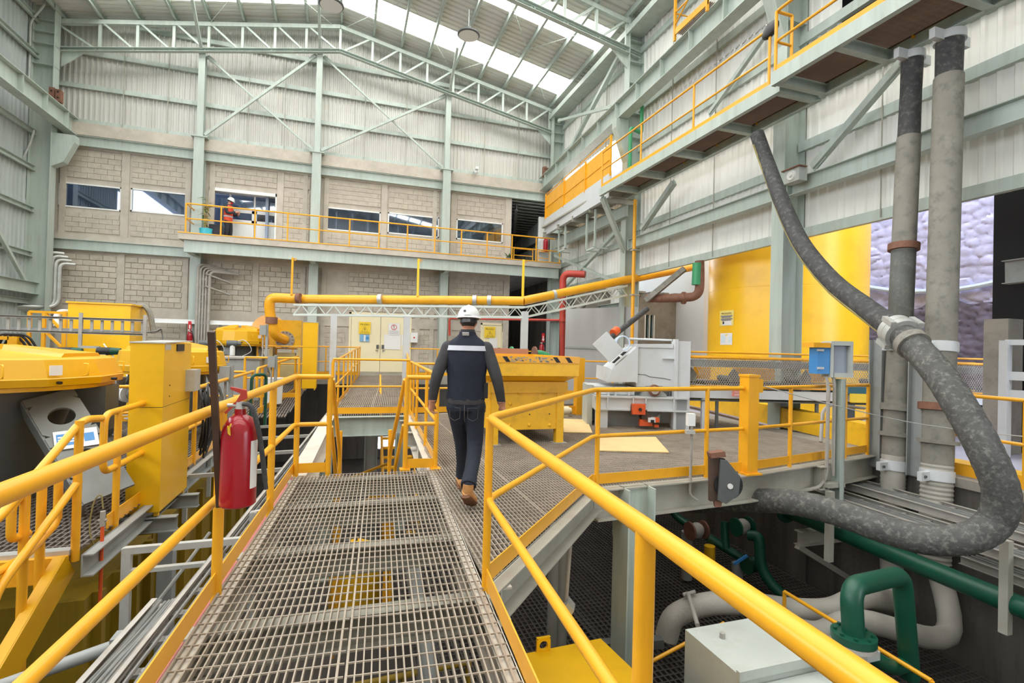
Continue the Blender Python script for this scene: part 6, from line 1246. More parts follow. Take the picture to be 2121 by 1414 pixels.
s1 = thing('caution_sign', 'pale yellow caution sign high on the tank', 'sign', onshell(1506, 674)); curved(s1, 1492, 644, 1520, 674, print_py, 'plate', 0.012); curved(s1, 1497, 665, 1516, 673, print_w, 'white_field', 0.016); curved(s1, 1498, 666, 1501, 671, print_k, 'emblem', 0.02)
signtext(s1, 'PRECAUCIÓN', 1506, 649, 0.058, print_k)
for k, y in enumerate((654.5, 657, 660.5, 663)): curved(s1, 1494+(2 if k % 2 else 0), y-0.5, 1518-(3 if k % 2 else 0), y+0.6, MATS['sign_grey_ink'], 'text_line', 0.018)
s2 = thing('paper_notice', 'white paper notice below the caution sign on the tank', 'sign', onshell(1505, 714)); curved(s2, 1493, 690, 1517, 714, print_w, 'sheet', 0.012); curved(s2, 1495, 694, 1503, 710, mat('pale_blue_print', (214, 232, 240), 0.6), 'left_field', 0.016); curved(s2, 1504, 692, 1507, 695, print_y, 'emblem', 0.016); curved(s2, 1510, 697, 1515, 709, MATS['pale_blue_print'], 'right_field', 0.016)
# block building outside beyond the crusher
ob = thing('outside_block_building', 'grey concrete block outbuilding with small window seen past the crusher', 'building', (13.5, 17.5, -0.1))
q0 = GT(1235, 700, 17.0); bx0, bx1, byy = GY(1338, 700, 16.6).x, GY(1475, 700, 16.6).x, 16.6
wz = [GY(1345, 652, byy).z, GY(1345, 700, byy).z]; wx = [GY(1335, 680, byy).x, GY(1356, 680, byy).x]
b = MB(); b.box(bx0-3, byy, -0.1, wx[0], byy+0.2, 3.6).box(wx[1], byy, -0.1, bx1+1.5, byy+0.2, 3.6).box(wx[0], byy, -0.1, wx[1], byy+0.2, wz[1]).box(wx[0], byy, wz[0], wx[1], byy+0.2, 3.6).box(bx1-1.2, byy-0.06, -0.1, bx1-1.0, byy, 3.6); b.build('wall', concrete, ob, smooth=False)
MB().box(wx[0], byy+0.12, wz[1], wx[1], byy+0.14, wz[0]).build('window_pane', mat('dark_green_glass', (40, 66, 64), 0.15), ob, smooth=False); xm_ = (wx[0]+wx[1])/2
MB().box(xm_-0.02, byy, wz[1], xm_+0.02, byy+0.12, wz[0]).box(wx[0], byy, wz[1], wx[0]+0.05, byy+0.12, wz[0]).box(wx[1]-0.05, byy, wz[1], wx[1], byy+0.12, wz[0]).box(wx[0], byy-0.02, wz[1]-0.05, wx[1], byy+0.12, wz[1]).build('window_frame', white_m, ob, smooth=False)
for r_ in range(10):
    for c_ in range(4):
        x0 = bx1-0.95+c_*0.42+(0.2 if r_ % 2 else 0); MB().box(x0, byy-0.015, 0.3+r_*0.22, x0+0.405, byy, 0.3+r_*0.22+0.205).build('block', block, ob, smooth=False)
for k in range(16): MB().box(bx0-3+k*0.5, byy-0.3, 3.6, bx0-3+k*0.5+0.26, byy+2, 3.68).build('roof_rib', hose_grey, ob, smooth=False)
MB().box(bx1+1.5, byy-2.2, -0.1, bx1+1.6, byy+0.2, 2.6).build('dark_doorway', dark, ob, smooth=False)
gp = thing('grey_partition', 'tall grey sheet partition behind the hopper and crusher', 'partition', (7.9, 17.6, -0.1))
a_, c_ = GT(1170, 720, 18.0), GT(1245, 720, 17.2); e_ = GT(1320, 720, 16.4)
for k, (p, q) in enumerate(((a_, c_), (c_, e_))): MB().prism([(p.x, p.y, -0.1), (q.x, q.y, -0.1), (q.x, q.y, 2.9), (p.x, p.y, 2.9)], (0.05, 0.1, 0)).build('panel', mat('grey_partition_paint', (176, 176, 176), 0.6, 0, 0.1, 0.8, streak=True) if k == 0 else MATS['grey_partition_paint'], gp, smooth=False)
MB().prism([(a_.x, a_.y-0.03, 1.5), (e_.x, e_.y-0.03, 1.5), (e_.x, e_.y-0.03, 1.56), (a_.x, a_.y-0.03, 1.56)], (0, 0.02, 0)).build('seam', midgrey, gp, smooth=False)
# stone wall and yard on the right
sw = thing('stone_wall', 'rough plastered stone wall in the yard beyond the hoses', 'wall', (16, 8, -0.1))
def rough(x, y0, y1, z0, z1, n, m, amp):
    b = MB(); vs = []; fs = []; ny, nz = n, int(n*(z1-z0)/(y1-y0))+1; rnd = random.Random(3)
    for i in range(ny+1):
        for j in range(nz+1): vs.append((x+rnd.uniform(-amp, amp), y0+(y1-y0)*i/ny+rnd.uniform(-.05, .05), z0+(z1-z0)*j/nz+rnd.uniform(-.05, .05)))
    for i in range(ny):
        for j in range(nz): a = i*(nz+1)+j; fs.append((a, a+nz+1, a+nz+2, a+1))
    b.add(vs, fs); return b.build('stone_face', m, sw)

def masonry(x, y0, y1, z0, z1, m, size, amp, top=None):
    rn = np.random.default_rng(4); cy_ = []; yy = y0-1
    while yy < y1+1:
        zz = z0-1
        while zz < z1+1: cy_.append((yy+rn.uniform(-.4, .4)*size, zz+rn.uniform(-.35, .35)*size*0.6)); zz += size*0.6
        yy += size
    Cc = np.array(cy_); Y_, Z_ = np.arange(y0, y1+.01, .05), np.arange(z0, z1+.01, .05); b = MB(); nz = len(Z_); vs = []
    tilt = rn.uniform(-1, 1, len(Cc))
    for y in Y_:
        d = np.sqrt(((Cc[:, 0]-y)[None, :])**2+((Cc[:, 1][None, :]-Z_[:, None])*1.6)**2); i0 = d.argmin(1); s = np.sort(d, 1); e = np.clip((s[:, 1]-s[:, 0])/(size*0.3), 0, 1)
        h = amp*np.sqrt(e)*(0.7+0.3*tilt[i0])+rn.uniform(-.006, .006, nz)
        for z, q in zip(Z_, h): vs.append((x-q, y, z if top is None or z < z1-.06 else z+top(y)))
    fs = [(i*nz+j, (i+1)*nz+j, (i+1)*nz+j+1, i*nz+j+1) for i in range(len(Y_)-1) for j in range(nz-1)]
    b.add(vs, fs); return b.build('stone_face', m, sw)
masonry(16.0, 6.5, 15.0, 2.6, 8.5, stone, 0.42, 0.07); masonry(15.85, 6.5, 15.0, -0.15, 3.0, stone_d, 0.3, 0.06, lambda y: .18*math.sin(y*2.1)+.1*math.sin(y*5.3)); MB().box(16.3, 0, -0.12, 17, 18, 10.5).build('core', stone_d, sw, smooth=False)
p_ = [GX(px, py, 15.86) for px, py in ((1770, 590), (1850, 602), (1900, 604), (1990, 598), (2060, 585))]
MB().tube(bezier(p_, 5), 0.07, 8).build('yard_pipe', clearhose, None, label='pale sagging pipe running along the stone wall in the yard', cat='pipe')
db = thing('dark_shed', 'dark shed edge and steelwork at the far right of the opening', 'building', (11.6, 3, -0.1))
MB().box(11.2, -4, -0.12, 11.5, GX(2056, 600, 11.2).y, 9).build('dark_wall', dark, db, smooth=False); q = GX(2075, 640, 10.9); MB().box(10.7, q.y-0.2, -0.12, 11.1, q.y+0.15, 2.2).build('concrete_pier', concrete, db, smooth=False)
MB().ibeam((10.8, 1.0, 3.1), (10.8, GX(2082, 560, 10.8).y, 3.0), 0.4, 0.2).ibeam((10.8, 1.0, 4.6), (10.8, 5.2, 3.4), 0.25, 0.15).build('steel_beam', midgrey, db, smooth=False)
gf = thing('grey_guard_frame', 'pale grey steel guard frame at the right edge in front of the dark shed', 'frame', GT(2085, 900, 8.6))
q = GT(2083, 705, 8.4); MB().box(q.x-0.06, q.y-0.06, -0.1, q.x+0.06, q.y+0.06, q.z).build('upright', lightgrey, gf, smooth=False)
for dz_ in (0, -0.55, -0.85): MB().bar(q+V(0, 0, dz_-0.03), q+V(0.3, -1.5, dz_-0.03), 0.06, 0.09 if dz_ == 0 else 0.14).build('rail', lightgrey, gf, smooth=False)
for k in range(2): MB().box(q.x+0.18+k*0.12, q.y-0.3-k*0.25, -0.1, q.x+0.25+k*0.12, q.y-0.24-k*0.25, q.z-0.6).build('yellow_bollard', yellow, None, smooth=False, label='yellow post behind the grey guard frame, %s one' % ('left' if k == 0 else 'right'), cat='post')
# shed seen through the upper opening beside the platform
us = thing('outside_white_shed', 'white shed with purple-grey roof outside the opening above the yellow parapet', 'building', (13, 19, -0.1)); MB().box(12, 15, -0.12, 15, 24, 8.4).build('wall', white_m, us, smooth=False); MB().prism([(11.6, 14.6, 9.6), (11.6, 24, 9.6), (11.6, 24, 9.9), (11.6, 14.6, 9.9)], (4, 0, 0.5)).build('roof', stone, us, smooth=False)
for y in (14.8, 16.4): MB().box(11.7, y, 7.6, 11.9, y+0.2, 9.7).build('post', darkgrey, us, smooth=False)
# dark steelwork under the roof edge behind the duct
tp = thing('dirty_slurry_pipe', 'rusty slurry pipe with elbow in front of the yellow tank', 'pipe', GT(1400, 615, 14))
MB().tube(bend([GT(1340, 617, 14.6), GT(1380, 618, 14.2), GT(1448, 614, 13.6), GT(1450, 575, 13.6), GT(1449, 540, 13.6)], 0.3, 6), 0.12, 12).build('pipe', rust, tp); MB().cyl(GT(1443, 590, 13.6), GT(1445, 545, 13.6), 0.13).build('green_section', green_l, tp); MB().cyl(GT(1413, 617, 13.9), GT(1419, 617, 13.9), 0.17).build('flange', rust, tp)
MB().bar(GT(1338, 622, 14.4), GT(1418, 556, 13.8), 0.14, 0.14).build('dusty_strut', hose_grey, None, smooth=False, label='dusty slanting strut below the wall edge left of the yellow tank', cat='brace')
# ================================================================== VERTICAL HOSES, BIG HOSE
def vhose(label, b0, t0, r, zc, mid_m, low_m, joints):
    o = thing('slurry_riser', label, 'pipe', b0); b0, t0 = Vector(b0), Vector(t0); P = lambda z: b0+(t0-b0)*((z-b0.z)/(t0.z-b0.z))
    MB().tube([P(zc), P(t0.z*0.9), t0+V(0, 0, 0.0)], [r*0.94, r*0.9, r*0.94], 20).build('upper_hose', mid_m, o)
    zl = 0.05; MB().cyl(P(zl), P(zc), r, r, 20).build('middle_pipe', hose_grey, o)
    b = MB(); pts = []; rs = []; k = 0; z = zl
    while z > b0.z-0.9: pts.append(P(z)); rs.append(r*(1.03 if k % 2 else 0.97)); z -= 0.03; k += 1
    b.tube(pts, rs, 18).build('ribbed_hose', low_m, o)
    for z, w, m_ in joints: rr_ = r*1.3 if w < 1 else r*1.01; MB().cyl(P(z-w/2), P(z+w/2), rr_, rr_, 20).build('coupling' if w < 1 else 'dark_hose_section', m_, o)
    for z in (-0.1, 1.65):
        c = P(z); MB().cyl(P(z-0.07), P(z+0.07), r*1.08, n=20).box(c.x-r-0.16, c.y-0.03, z-0.06, c.x-r+0.02, c.y+0.03, z+0.06).box(c.x+r-0.02, c.y-0.03, z-0.06, c.x+r+0.16, c.y+0.03, z+0.06).build('clamp', lightgrey, o)
        for s in (-1, 1): MB().cyl((c.x+s*(r+0.1), c.y-0.05, z), (c.x+s*(r+0.1), c.y-0.03, z), 0.02, n=8).build('bolt', darkgrey, o)
    MB().ibeam((b0.x+0.1, b0.y+0.32, -0.2), (b0.x+0.12, b0.y+0.32, 1.75), 0.2, 0.16, up=(0, 1, 0)).build('support_beam', midgrey, o, smooth=False)
    c = t0; MB().cyl(c-V(0, 0, 0.1), c+V(0, 0, 0.02), r*1.1, n=20).box(c.x-r-0.2, c.y-0.04, c.z-0.12, c.x-r, c.y+0.04, c.z+0.03).box(c.x+r, c.y-0.04, c.z-0.12, c.x+r+0.2, c.y+0.04, c.z+0.03).build('top_clamp', lightgrey, o)
    return o
vhose('left vertical slurry hose with dark top and rusty collar, passing behind the big hose', (7.68, 5.36, -0.43), (8.32, 5.62, 6.25), 0.155, 4.9, rubber, hose_white, ((3.17, 0.1, rust), (2.5, 1.2, mat('worn_dark_hose', (106, 108, 104), 0.8, 0, 0.2, 4, 0.2, 40, dirt=(160, 156, 144), dirt_amt=0.5)), (0.75, 0.1, hose_grey), (1.86, 0.16, mat('pink_dusty_clamp', (196, 164, 150), 0.8)), (0.35, 0.06, hose_grey)))
vhose('right vertical slurry hose, thicker and paler, passing behind the big hose', (7.68, 4.78, -0.34), (8.32, 5.1, 6.25), 0.18, 5.6, rubber, hose_white, ((0.85, 0.05, rust), (0.8, 0.05, rust), (0.35, 0.05, hose_grey)))
HP = [((1568, 278), 10.2), ((1590, 340), 9.9), ((1622, 425), 9.2), ((1660, 505), 8.6), ((1722, 582), 7.8), ((1795, 640), 7.0), ((1850, 680), 6.35), ((1885, 708), 6.0), ((1945, 775), 5.55), ((2000, 860), 5.2), ((2046, 945), 5.0), ((2074, 1020), 4.95), ((2062, 1078), 5.0), ((2010, 1112), 5.05), ((1925, 1118), 5.2), ((1830, 1095), 5.45), ((1730, 1060), 5.8), ((1640, 1040), 6.2), ((1560, 1036), 6.6), ((1500, 1036), 6.9), ((1440, 1040), 7.4), ((1390, 1030), 8.2)]
hose_pts = bezier([GT(*p, t) for p, t in HP], 7)
bh = thing('big_hose', 'huge dust-caked rubber hose sweeping down from the catwalk in a loop at right', 'hose', GT(2000, 1118, 5.1)-V(0, 0, 0.2))
ks = 7*6; MB().tube(hose_pts[:ks+4], [0.13+0.016*i/ks for i in range(ks+4)], 20).build('upper_hose', rubber, bh)
rs = [0.148+(0.004 if i % 2 else 0) for i in range(len(hose_pts)-ks-4)]; MB().tube(hose_pts[ks+4:], rs, 22).build('lower_hose', mat('loop_hose_rubber', (84, 84, 82), 0.75, 0, 0.25, 9.0, 0.4, 30, dirt=(164, 162, 152), dirt_amt=0.6), bh)
for i, r, w, m_ in ((ks+1, 0.2, 1, galv), (ks+3, 0.2, 1, galv), (ks+7, 0.178, 0, hose_grey)):
    a, c = hose_pts[i], hose_pts[i+1]; d = (c-a).normalized(); MB().lathe([(0.145, -0.05), (r, -0.05), (r, 0.05), (0.145, 0.05)], (a+c)/2, d, 24).build('coupling_ring', m_, bh)
    if w:
        s = d.cross(V(0, 0, 1)).normalized(); u = s.cross(d)
        for k in range(4): q = (a+c)/2+s*r*1.05*math.cos(k*1.57+.8)+u*r*1.05*math.sin(k*1.57+.8); MB().obox(q, d*0.06, s*0.03, u*0.03).build('clamp_lug', galv, bh, smooth=False)
MB().lathe([(0.16, -0.13), (0.165, -0.1), (0.16, 0.13)], hose_pts[ks+2], (hose_pts[ks+4]-hose_pts[ks]).normalized(), 24).build('coupling_sleeve', galv, bh)
MB().tube([p+Vector(-RT)*0.115+Vector(-UP)*0.1-Vector(_f)*0.02 for p in hose_pts[2:ks:3]], 0.022, 8).build('side_hose', hoseyel, bh)
# ================================================================== PIT: TRAYS, GREEN PIPES, BOXES
def ladder(label, p0, p1, w, n, h=0.1):
    p0, p1 = Vector(p0), Vector(p1); o = thing('cable_ladder', label, 'cable tray', (p0+p1)/2-V(0, 0, 0.1)); d = (p1-p0).normalized(); s = d.cross(V(0, 0, 1)).normalized()*w
    for q in (V(0, 0, 0), s): MB().chan(p0+q, p1+q, h, 0.04, 0.008).build('side_rail', galv_d, o, smooth=False)
    for i in range(1, n): q = p0.lerp(p1, i/n); MB().bar(q, q+s, 0.05, 0.03).build('rung', galv_d, o, smooth=False)
    b = MB()
    for k in range(3): b.tube([p0+s*(0.25+0.2*k)+V(0, 0, 0.02), p1+s*(0.25+0.2*k)+V(0, 0, 0.02)], 0.015, 6)
    b.build('cable', cable, o); return o
ladder('upper dusty cable ladder along the pit wall under the hose loop', (7.2, 6.0, -0.45), (7.05, 1.2, -0.45), -0.42, 16)
ladder('middle dusty cable ladder in the pit, beside the green pipe', (6.66, 5.9, -0.55), (6.5, 1.2, -0.55), -0.4, 16)
ladder('lower dusty cable ladder in the pit near the right edge', (7.2, 4.2, -0.95), (7.05, 1.2, -0.95), -0.4, 10)
for p, lab in ((GT(1720, 975, 6.9), 'left'), (GT(2085, 1100, 5.2), 'right')): MB().box(p.x-0.04, p.y-0.04, -1.3, p.x+0.04, p.y+0.04, -0.35).build('tray_hanger', steel_d, None, smooth=False, label='short pale hanger post on the pit cable ladders, %s one' % lab, cat='post')
gm = thing('green_main_pipe', 'long dark green pipe running along the pit wall', 'pipe', (6.5, 4, -1.1)); MB().cyl((6.75, 6.3, -1.0), (6.42, 1.0, -1.0), 0.11, n=20).build('pipe', green, gm); MB().cyl((6.74, 6.32, -1.0), (6.74, 6.36, -1.0), 0.19, n=20).build('end_flange', green, gm); MB().ibeam((6.6, 6.0, -1.3), (7.8, 6.0, -1.3), 0.22, 0.14).bar((6.6, 6.0, -1.42), (7.8, 6.05, -2.1), 0.08, 0.08).build('bracket', steel_d, gm, smooth=False)
gu = thing('green_u_pipe', 'green pipe bend with flange above the grey box at bottom right', 'pipe', GT(1770, 1330, 4.2)); f0 = GT(1768, 1318, 4.3)
P_ = [f0, GT(1762, 1215, 4.35), GT(1868, 1190, 4.9), GT(1885, 1400, 5.0)]
MB().tube(bend(P_, 0.16, 7), 0.085, 18).build('pipe', green, gu); MB().cyl(f0-V(0, 0, 0.03), f0+V(0, 0, 0.03), 0.17, n=24).build('flange', green, gu); MB().cyl(f0-V(0, 0, 0.07), f0-V(0, 0, 0.035), 0.17, n=24).build('lower_flange', galv_d, gu); MB().cyl(f0-V(0, 0, 0.6), f0-V(0, 0, 0.07), 0.1, n=16).build('riser', galv_d, gu)
for k in range(8): a = k*math.pi/4; MB().cyl(f0+V(0.135*math.cos(a), 0.135*math.sin(a), 0.03), f0+V(0.135*math.cos(a), 0.135*math.sin(a), 0.05), 0.016, n=6).build('bolt', green, gu)
MB().tube(bend([GT(1890, 1370, 5.0), GT(1850, 1385, 4.9), GT(1780, 1345, 4.8), GT(1740, 1320, 5.2)], 0.15), 0.07, 12).build('return_leg', green, gu)
gv = thing('green_manifold', 'green pipe manifold with valves on the far pit wall', 'pipe', GT(1500, 1150, 8.6))
MB().tube(bend([GT(1385, 1040, 9.2), GT(1395, 1065, 9.2), GT(1432, 1092, 9.0)], 0.15), 0.065, 12).build('inlet_pipe', green, gv); MB().cyl(GT(1455, 1105, 8.9), GT(1535, 1155, 8.6), 0.07).build('pipe', green, gv)
MB().cyl(GT(1500, 1080, 8.8), GT(1503, 1135, 8.7), 0.07).build('branch', green, gv); MB().tube(bend([GT(1550, 1108, 8.4), GT(1572, 1110, 8.3), GT(1577, 1190, 8.2), GT(1640, 1250, 7.9)], 0.3, 6), 0.085, 14).build('bend_pipe', green, gv)
for px, py in ((1443, 1098), (1538, 1090), (1560, 1168)): p = GT(px, py, 8.5); MB().ell(p, 0.13, 0.12, 0.13, 12, 8).build('valve_body', galv_d if px != 1560 else green, gv); [MB().cyl(p+V(s_*0.15, 0, 0), p+V(s_*0.12, 0, 0), 0.15, n=16).build('flange', green if px != 1443 else rust, gv) for s_ in (-1, 1)]
MB().bar(GT(1520, 1168, 8.2), GT(1548, 1150, 8.2), 0.03, 0.04).build('blue_lever', bluebox, gv, smooth=False)
for px, y0, y1, m_, lab in ((1423, 1100, 1180, midgrey, 'left grey'), (1470, 1130, 1200, yellow_w, 'yellow-banded'), (1527, 1165, 1225, midgrey, 'right grey')): a, c = GT(px, y0, 8.7), GT(px, y1, 8.7); MB().cyl(V(c.x, c.y, -2.4), a, 0.09).build('stand_pipe', m_, None, label='%s stand pipe under the green manifold in the pit' % lab, cat='pipe')
for k, (pts, r, t) in enumerate((([(1380, 1320), (1400, 1275), (1470, 1250), (1560, 1252), (1640, 1262), (1720, 1262), (1790, 1235)], 0.14, 6.4), ([(1640, 1300), (1700, 1310), (1780, 1285)], 0.13, 6.0))):
    MB().tube(bezier([GT(*p, t) for p in pts]+([V(7.45, 5.2, -1.95), V(7.6, 5.32, -1.25)] if k == 0 else [V(7.3, 4.4, -2.0), V(7.58, 4.72, -1.2)]), 6), r, 14).build('pale_hose', hose_white, None, label='pale grey ribbed hose lying in the pit, %s' % ('longer one curling behind the grey box' if k == 0 else 'shorter one beside the green bend'), cat='hose')
gb = thing('grey_steel_box', 'pale grey steel box with stepped lid at the bottom right', 'box', (3.8, 3.5, -2.4)); MB().box(3.2, 3.45, -2.4, 4.4, 4.17, -1.2).build('upper_step', boxgrey, gb, smooth=False); MB().box(3.18, 3.43, -1.24, 4.42, 3.47, -1.16).build('lip', boxgrey, gb, smooth=False); MB().box(3.22, 2.3, -2.4, 4.42, 3.44, -1.3).build('lower_step', boxgrey, gb, smooth=False); MB().box(4.3, 3.4, -1.3, 4.75, 3.44, -1.22).build('flange_tab', boxgrey, gb, smooth=False); MB().cyl((3.45, 3.95, -1.2), (3.45, 3.95, -1.15), 0.025).build('bolt', galv_d, gb)
yb_ = thing('yellow_cover', 'yellow steel cover with lifting eye below the handrail at the bottom', 'cover', (2.2, 4.0, -2.4)); MB().prism([(1.72, 4.86, -1.75), (2.68, 4.9, -1.75), (2.85, 3.2, -1.75), (1.72, 3.2, -1.75)], (0, 0, 0.14)).build('top_plate', yellow_m, yb_, smooth=False); MB().box(1.8, 3.3, -2.42, 2.6, 4.8, -1.76).build('body', yellow_m, yb_, smooth=False)
c = GT(1134, 1335, 5.1); b = MB(); holed_plate(b, (2.0, 4.86, -1.55), (0, 0, 1), (1, 0, 0), (0, 1, 0), 0.16, 0.15, [(0.0, 0.045)], 0.03); b.build('lifting_eye', yellow_m, yb_, smooth=False)
rail('thin yellow rail in the pit in front of the grey box', [GT(1310, 1390, 5.6)-V(0, 0, 0.9), GT(1500, 1290, 6.0)-V(0, 0, 0.9)], None, 0.9, 0.022, 0, 0, name='lower_handrail'); rail('yellow rail sloping down past the green bend at the bottom right', [GT(1625, 1225, 6.2)-V(0, 0, 0.8), GT(1930, 1410, 4.6)-V(0, 0, 0.8)], None, 0.8, 0.022, 0, 0, name='lower_handrail')
sk = thing('dark_skid', 'dark steel skid frame under the pit machinery', 'frame', (2.9, 4.2, -2.4)); MB().bar((2.75, 4.9, -2.0), (3.2, 2.8, -2.0), 0.12, 0.1).bar((2.9, 5.3, -1.95), (3.6, 5.1, -1.9), 0.12, 0.1).build('beam', darkgrey, sk, smooth=False); MB().tube(bend([GT(1415, 1232, 6.4), GT(1425, 1228, 6.4), GT(1445, 1295, 5.6)], 0.05), 0.025, 8).tube([GT(1415, 1232, 6.4), GT(1440, 1225, 6.4)], 0.025, 8).build('bent_tube', galv_d, sk)
# ---- things fixed to the deck's front edge
MB().tube(bend([GZ(1195, 1078, -0.42), GZ(1470, 1048, -0.42), GZ(1640, 1022, -0.42), GT(1700, 1008, 7.0), GT(1712, 985, 7.0), GT(1716, 800, 7.0)], 0.15, 4), 0.024, 8).build('edge_conduit', galv_d, None, label='pale conduit strapped under the deck front beam and bending up to the blue box', cat='conduit')
bxp = GT(1733, 780, 7.0); bb = thing('control_box_stand', 'blue control box and glazed meter case on a pale channel post', 'control box', GT(1722, 1050, 7.0))
a, c = GT(1742, 800, 7.05), GT(1722, 1050, 7.05); MB().chan(V(a.x, a.y, c.z-0.25), V(a.x, a.y, a.z+0.1), 0.14, 0.07, 0.01, up=(0, 1, 0)).build('post', steel, bb, smooth=False); MB().box(a.x-0.25, a.y-0.05, -0.32, a.x+0.05, a.y+0.12, -0.26).box(a.x-0.2, a.y-0.05, -0.7, a.x+0.05, a.y+0.12, -0.64).build('bracket', steel_d, bb, smooth=False)
def lb_(px0, py0, px1, py1, y0, y1, name, m, t=7.0, par=None):
    A = GT(px0, py1, t); B = GT(px1, py0, t); w = (B-A).dot(CR); return xf(MB().box(0, y0, A.z, w, y1, B.z), (A.x, A.y, 0), CR, CF).build(name, m, par or bb, smooth=False)
lb_(1693, 718, 1720, 774, 0.0, 0.2, 'blue_enclosure', bluebox); lb_(1683, 710, 1718, 719, -0.03, 0.25, 'yellow_hood', yellow)
for y in (723, 760): lb_(1692, y, 1706, y+4, -0.01, 0.0, 'latch', galv)
cs = lb_(1719, 707, 1726, 781, -0.02, 0.22, 'case_frame', boxgrey); lb_(1726, 707, 1766, 715, -0.02, 0.22, 'case_frame', boxgrey); lb_(1726, 773, 1766, 781, -0.02, 0.22, 'case_frame', boxgrey); lb_(1759, 715, 1766, 773, -0.02, 0.22, 'case_frame', boxgrey); lb_(1726, 715, 1759, 773, 0.04, 0.05, 'case_glass', mat('hazed_blue_pane', (150, 158, 172), 0.4), par=bb)
for px in (1712, 1726): MB().tube(bend([GT(px, 780, 7.02), GT(px+3, 800, 7.02), GT(px, 985, 7.02)], 0.1), 0.02, 8).build('conduit', galv_d, bb)
MB().tube(bend([GT(1700, 915, 7.4), GT(1704, 850, 7.6), GT(1720, 838, 7.6), GT(1790, 845, 8.4)], 0.2, 5), 0.025, 8).build('hoop_conduit', galv_d, None, label='pale hooped conduit beside the control box post', cat='conduit')
wb_ = thing('small_white_box', 'small white switch box on a thin conduit at the deck edge', 'switch', GT(1430, 1035, 5.95)); lb_(1425, 857, 1441, 882, 0, 0.08, 'box', white_m, 5.95, wb_); MB().tube(bend([GT(1433, 882, 5.99), GT(1429, 1025, 5.99), GT(1445, 1036, 5.99)], 0.05), 0.016, 8).build('conduit', galv_d, wb_); lb_(1421, 891, 1439, 898, -0.02, 0.05, 'clamp', galv, 5.95, wb_)
pu = thing('cable_pulley', 'black cable pulley block in a rusty bracket at the deck front edge', 'pulley', GT(1498, 1040, 5.75))
def pl(pts, y0, dy, name, m, t=5.75):
    A = GT(1470, 1040, t); return xf(MB().prism([((GT(x, y, t)-A).dot(CR), y0, GT(x, y, t).z) for x, y in pts], (0, dy, 0)), (A.x, A.y, 0), CR, CF).build(name, m, pu, smooth=False)
pl([(1471, 946), (1490, 946), (1490, 1038), (1471, 1038)], 0.0, 0.06, 'bracket', brownsteel); pl([(1490, 950), (1503, 952), (1530, 985), (1526, 1022), (1500, 1041), (1484, 1033)], -0.05, 0.03, 'side_plate', darkgrey); pl([(1494, 950), (1506, 952), (1533, 990), (1528, 1024), (1500, 1044)], 0.06, 0.02, 'rear_plate', black)
A = GT(1508, 1004, 5.75); xf(MB().cyl((0, -0.02, A.z), (0, 0.06, A.z), 0.16, n=24), (A.x, A.y, 0), CR, CF).build('sheave', black, pu); xf(MB().cyl((0, -0.065, A.z+0.0), (0, -0.05, A.z), 0.03), (A.x, A.y, 0), CR, CF).build('hub_cap', lampglass, pu); pl([(1470, 938), (1500, 934), (1502, 945), (1472, 948)], -0.03, 0.12, 'top_plate', rust); pl([(1480, 1038), (1496, 1038), (1494, 1050), (1482, 1050)], 0.0, 0.05, 'bolt', rust)
dpipe = thing('hanging_conduit', 'thin pale conduit with junction box hanging under the deck edge', 'conduit', GT(1180, 1270, 5.4)); MB().cyl(GT(1184, 1090, 5.4), GT(1172, 1245, 5.4), 0.022).build('pipe', galv_d, dpipe); MB().obox(GT(1178, 1258, 5.4), V(0.05, 0.02, -0.06), V(0.02, 0.03, 0.02), V(0.03, 0, 0.04)).build('junction_box', galv, dpipe, smooth=False)
for px, lab in ((1150, 'left'), (1168, 'right')): a = GT(px, 1085, 6.2); MB().cyl(V(a.x, a.y, -2.44), a, 0.07).build('grey_tube', midgrey, None, label='grey vertical tube under the deck edge, %s of two' % lab, cat='pipe')
# ================================================================== RED PIPES, SIGNS, SMALL WALL ITEMS
rp = thing('fire_main', 'thick red fire main with dusty bend on the right of the hall', 'pipe', GT(1167, 730, 19.2)); z_ = 19.2
MB().tube(bend([GT(1212, 568, 18.9), GT(1166, 566, z_), GT(1166, 740, z_)], 0.3, 6), 0.13, 14).build('pipe', redpipe, rp); MB().tube(bend([GT(1162, 663, z_), GT(931, 659, 20.8), GT(931, 695, 20.8)], 0.12), 0.045, 10).build('branch', redpipe, rp); MB().cyl(GT(1167, 660, z_), GT(1167, 666, z_), 0.17).build('tee', redpipe, rp)
bp = thing('blackened_pipe', 'black flaking pipe beside the red fire main', 'pipe', GT(1180, 740, 18.2)); MB().cyl(GT(1182, 600, 18.2), GT(1179, 740, 18.2), 0.13).build('pipe', rubber, bp); MB().cyl(GT(1182, 646, 18.2), GT(1182, 650, 18.2), 0.2).build('flange', rust, bp); MB().tube(bezier([GT(1210, 628, 17.9), GT(1195, 650, 17.9), GT(1187, 700, 18.0)], 6), 0.11, 10).build('dusty_branch', hose_grey, bp)
yp = thing('yellow_riser', 'thin vertical yellow pipe running up the pale column', 'pipe', GX(1309, 700, 8.5)); a, c = GX(1309, 700, 8.45), GX(1312, 405, 8.45); MB().cyl(V(a.x, a.y, -0.0), V(a.x, a.y, 6.2), 0.055).build('pipe', yellow, yp)
for z in (1.8, 3.2, 4.6): MB().box(a.x-0.08, a.y-0.08, z, a.x+0.2, a.y+0.08, z+0.04).build('bracket', steel_d, yp, smooth=False)
gr = thing('green_riser', 'green pipe running up beside the crane girder corbel', 'pipe', GX(1303, 345, 8.2)); a = GX(1305, 320, 8.2); MB().tube(bend([V(a.x, a.y, 6.7), V(a.x, a.y, 8.4), V(a.x+0.45, a.y+0.1, 8.35), V(a.x+0.45, a.y+0.1, 9.2)], 0.1), 0.06, 10).build('pipe', green_l, gr)
